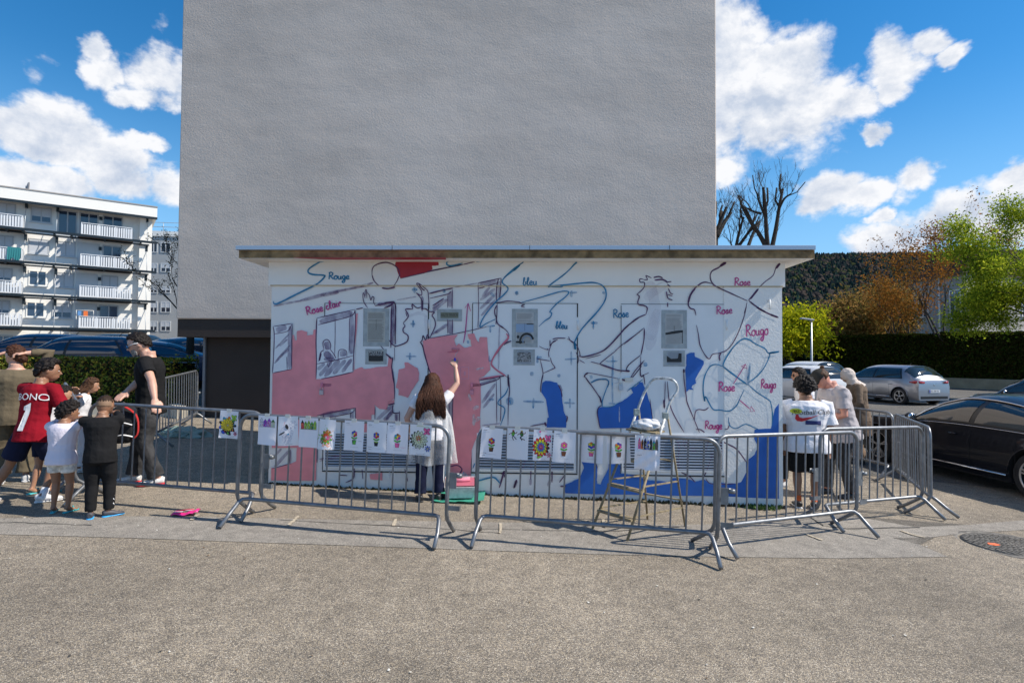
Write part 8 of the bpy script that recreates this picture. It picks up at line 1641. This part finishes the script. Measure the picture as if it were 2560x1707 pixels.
        for xs_ in (pil * L_, (wsf + .035) * L_, (wsr + .13) * L_):
            b = MB(); b.tube([(xs_, sgn * (hwid(xs_) * q + .0015), z) for q, z in ((.987, .31), (1.0, .50), (1.0, .72), (.968, min(.88, belt(xs_) - .01)))], .004, 4); b.build('door_seam', DIRTW, t)
        b = MB(); b.tube([(rw + .42, sgn * (hw * .99 + .004), .30), (fw - .42, sgn * (hw * .99 + .004), .30)], .014, 6); b.build('sill_trim', CHRM if chrome or kind == 'hatch' else BLKP, t)
        xr = xs0 + .10; b = MB(); P_ = [(xs0 + .30, sgn * (hwid(xs0 + .30) + .002), .90), (xs0 + .12, sgn * (hwid(xs0 + .12) + .004), .895), (xs0 + .018, sgn * hwid(xs0) * .93, .89), (xs0 - .008, sgn * hwid(xs0) * .62, .885)]; b.tube(P_, [(.02, .01), (.055, .012), (.06, .014), (.03, .012)], 8, hint=(0, 0, 1)); b.build('tail_lamp', LAMPR, t)
        b = MB(); P_ = [(xs1 - .34, sgn * (hwid(xs1 - .34) + .002), .80), (xs1 - .14, sgn * (hwid(xs1 - .14) + .004), .76), (xs1 - .02, sgn * hwid(xs1) * .85, .70), (xs1 + .005, sgn * hwid(xs1) * .55, .67)]; b.tube(P_, [(.02, .01), (.05, .012), (.05, .014), (.03, .012)], 8, hint=(0, 0, 1)); b.build('headlight', mat('headlight_clear', (.5, .52, .55), .08, .3, coat=1), t)
    b = MB(); b.box(xs0 - .012, xs0 + .05, -hw * .72, hw * .72, .26, .36); b.build('rear_bumper', BLKP, t); b = MB(); b.box(xs1 - .05, xs1 + .006, -hw * .6, hw * .6, .28, .42); b.box(xs1 - .03, xs1 + .008, -hw * .35, hw * .35, .52, .62); b.build('front_grille', BLKP, t)
    b = MB(); b.box(xs0 - .020, xs0 - .002, -.26, .26, .50, .61); pl_ = b.build('number_plate', PLATEW, t); b = MB(); b.box(xs0 - .022, xs0 - .0205, .21, .26, .50, .61); b.build('plate_band', PLATEB, pl_)
    if plate:
        cu = word3(plate, pl_, -.19, .19, .525, .59, 0, K_PRINT, 'plate_lettering')
        for v in cu.data.vertices: v.co = Vector((xs0 - .0235, -v.co.x, v.co.z))
    b = MB(); b.ball((xs0 - .0, 0, .80), (.012, .035, .045), 0, 10, 8); b.build('badge', CHRM, t)
    if antenna: b = MB(); xa = rr0 * L_ + .12; b.tube([(xa, 0, zt(xa) - .01), (xa - .03, 0, zt(xa) + .03), (xa - .10, 0, zt(xa) + .10)], [.018, .012, .004], 6); b.build('antenna', BLKP, t)
    return t
def cpos(x, y): return (x, y, gz(x, y))
RV = Vector((math.cos(R(14)), math.sin(R(14)), 0)); HD = R(90 + 14)
def rearleft(u, v, yw): pass
sil = Vector((15.55, 22.4, 0)); 
def row(k, L_=4.05, ex=0): c = Vector((-math.sin(R(14)), math.cos(R(14)), 0)) * ex + sil + Vector((-math.sin(R(14)), math.cos(R(14)), 0)) * (L_ / 2 - .65) + RV * (.55 - k * 2.45); return (c.x, c.y, gz(c.x, c.y))
car('silver-grey hatchback parked tail towards us in front of the tall hedge', row(0), HD, paint('silver', (.30, .31, .34), .75), 4.05, 1.80, 1.55, 'hatch', plate='HC 270 TN', group='cars parked in the right-hand car park')
car('white hatchback between the man with the cap and the silver car', row(1.12, ex=1.6), HD, paint('white', (.62, .63, .64), .0), 4.0, 1.75, 1.66, 'hatch', group='cars parked in the right-hand car park')
car('white hatchback showing its red tail lamp just beyond the shed corner', row(1.80), HD, paint('white_b', (.66, .66, .66), .0), 3.98, 1.74, 1.52, 'mini', group='cars parked in the right-hand car park')
car('glossy black saloon with chrome window line, parked at the right edge', cpos(8.15, 9.55), R(90 + 5), paint('black', (.008, .009, .014), .2), 4.85, 1.87, 1.45, 'sedan', wr=.345, chrome=True, group='cars parked in the right-hand car park')
car('dark grey car whose windscreen shows above the black saloon', cpos(14.4, 14.6), R(90 + 8), paint('graphite', (.03, .032, .036), .5), 4.4, 1.84, 1.60, 'hatch', wr=.34, group='cars parked in the right-hand car park')
GR = 'cars parked behind the laurel hedge'
def lc(u, Y, head, *a, **k): p = at(u, 900, Y); k.setdefault('group', GR); return car(a[0], (p.x, p.y, gz(p.x, p.y)), head, *a[1:], **k)
lc(205, 16.2, R(180 + 8), 'dark blue small hatchback with its tailgate glass towards us, behind the hedge', paint('navy_blue', (.008, .014, .045), .4), 3.6, 1.68, 1.55, 'mini', glass=GLASSB)
lc(100, 19.5, R(180 + 14), 'blue car behind the navy hatchback at far left', paint('blue', (.010, .025, .09), .4), 4.2, 1.78, 1.48, 'hatch', glass=GLASSB)
lc(345, 17.6, R(180 + 20), 'blue-grey saloon parked right behind the head of the man in black', paint('blue_grey', (.03, .05, .11), .4), 4.4, 1.78, 1.43, 'sedan', glass=GLASSB)
lc(450, 18.6, R(200 + 50), 'dark blue car nose towards us beside the grey tower', paint('deep_blue', (.008, .014, .05), .4), 4.3, 1.80, 1.55, 'hatch', glass=GLASSB)
lc(280, 25.5, R(180), 'dark estate car in the row beyond, under the white block', paint('dark_green', (.02, .03, .03), .4), 4.6, 1.80, 1.50, 'hatch')
bpy.data.scenes.remove(TMP)
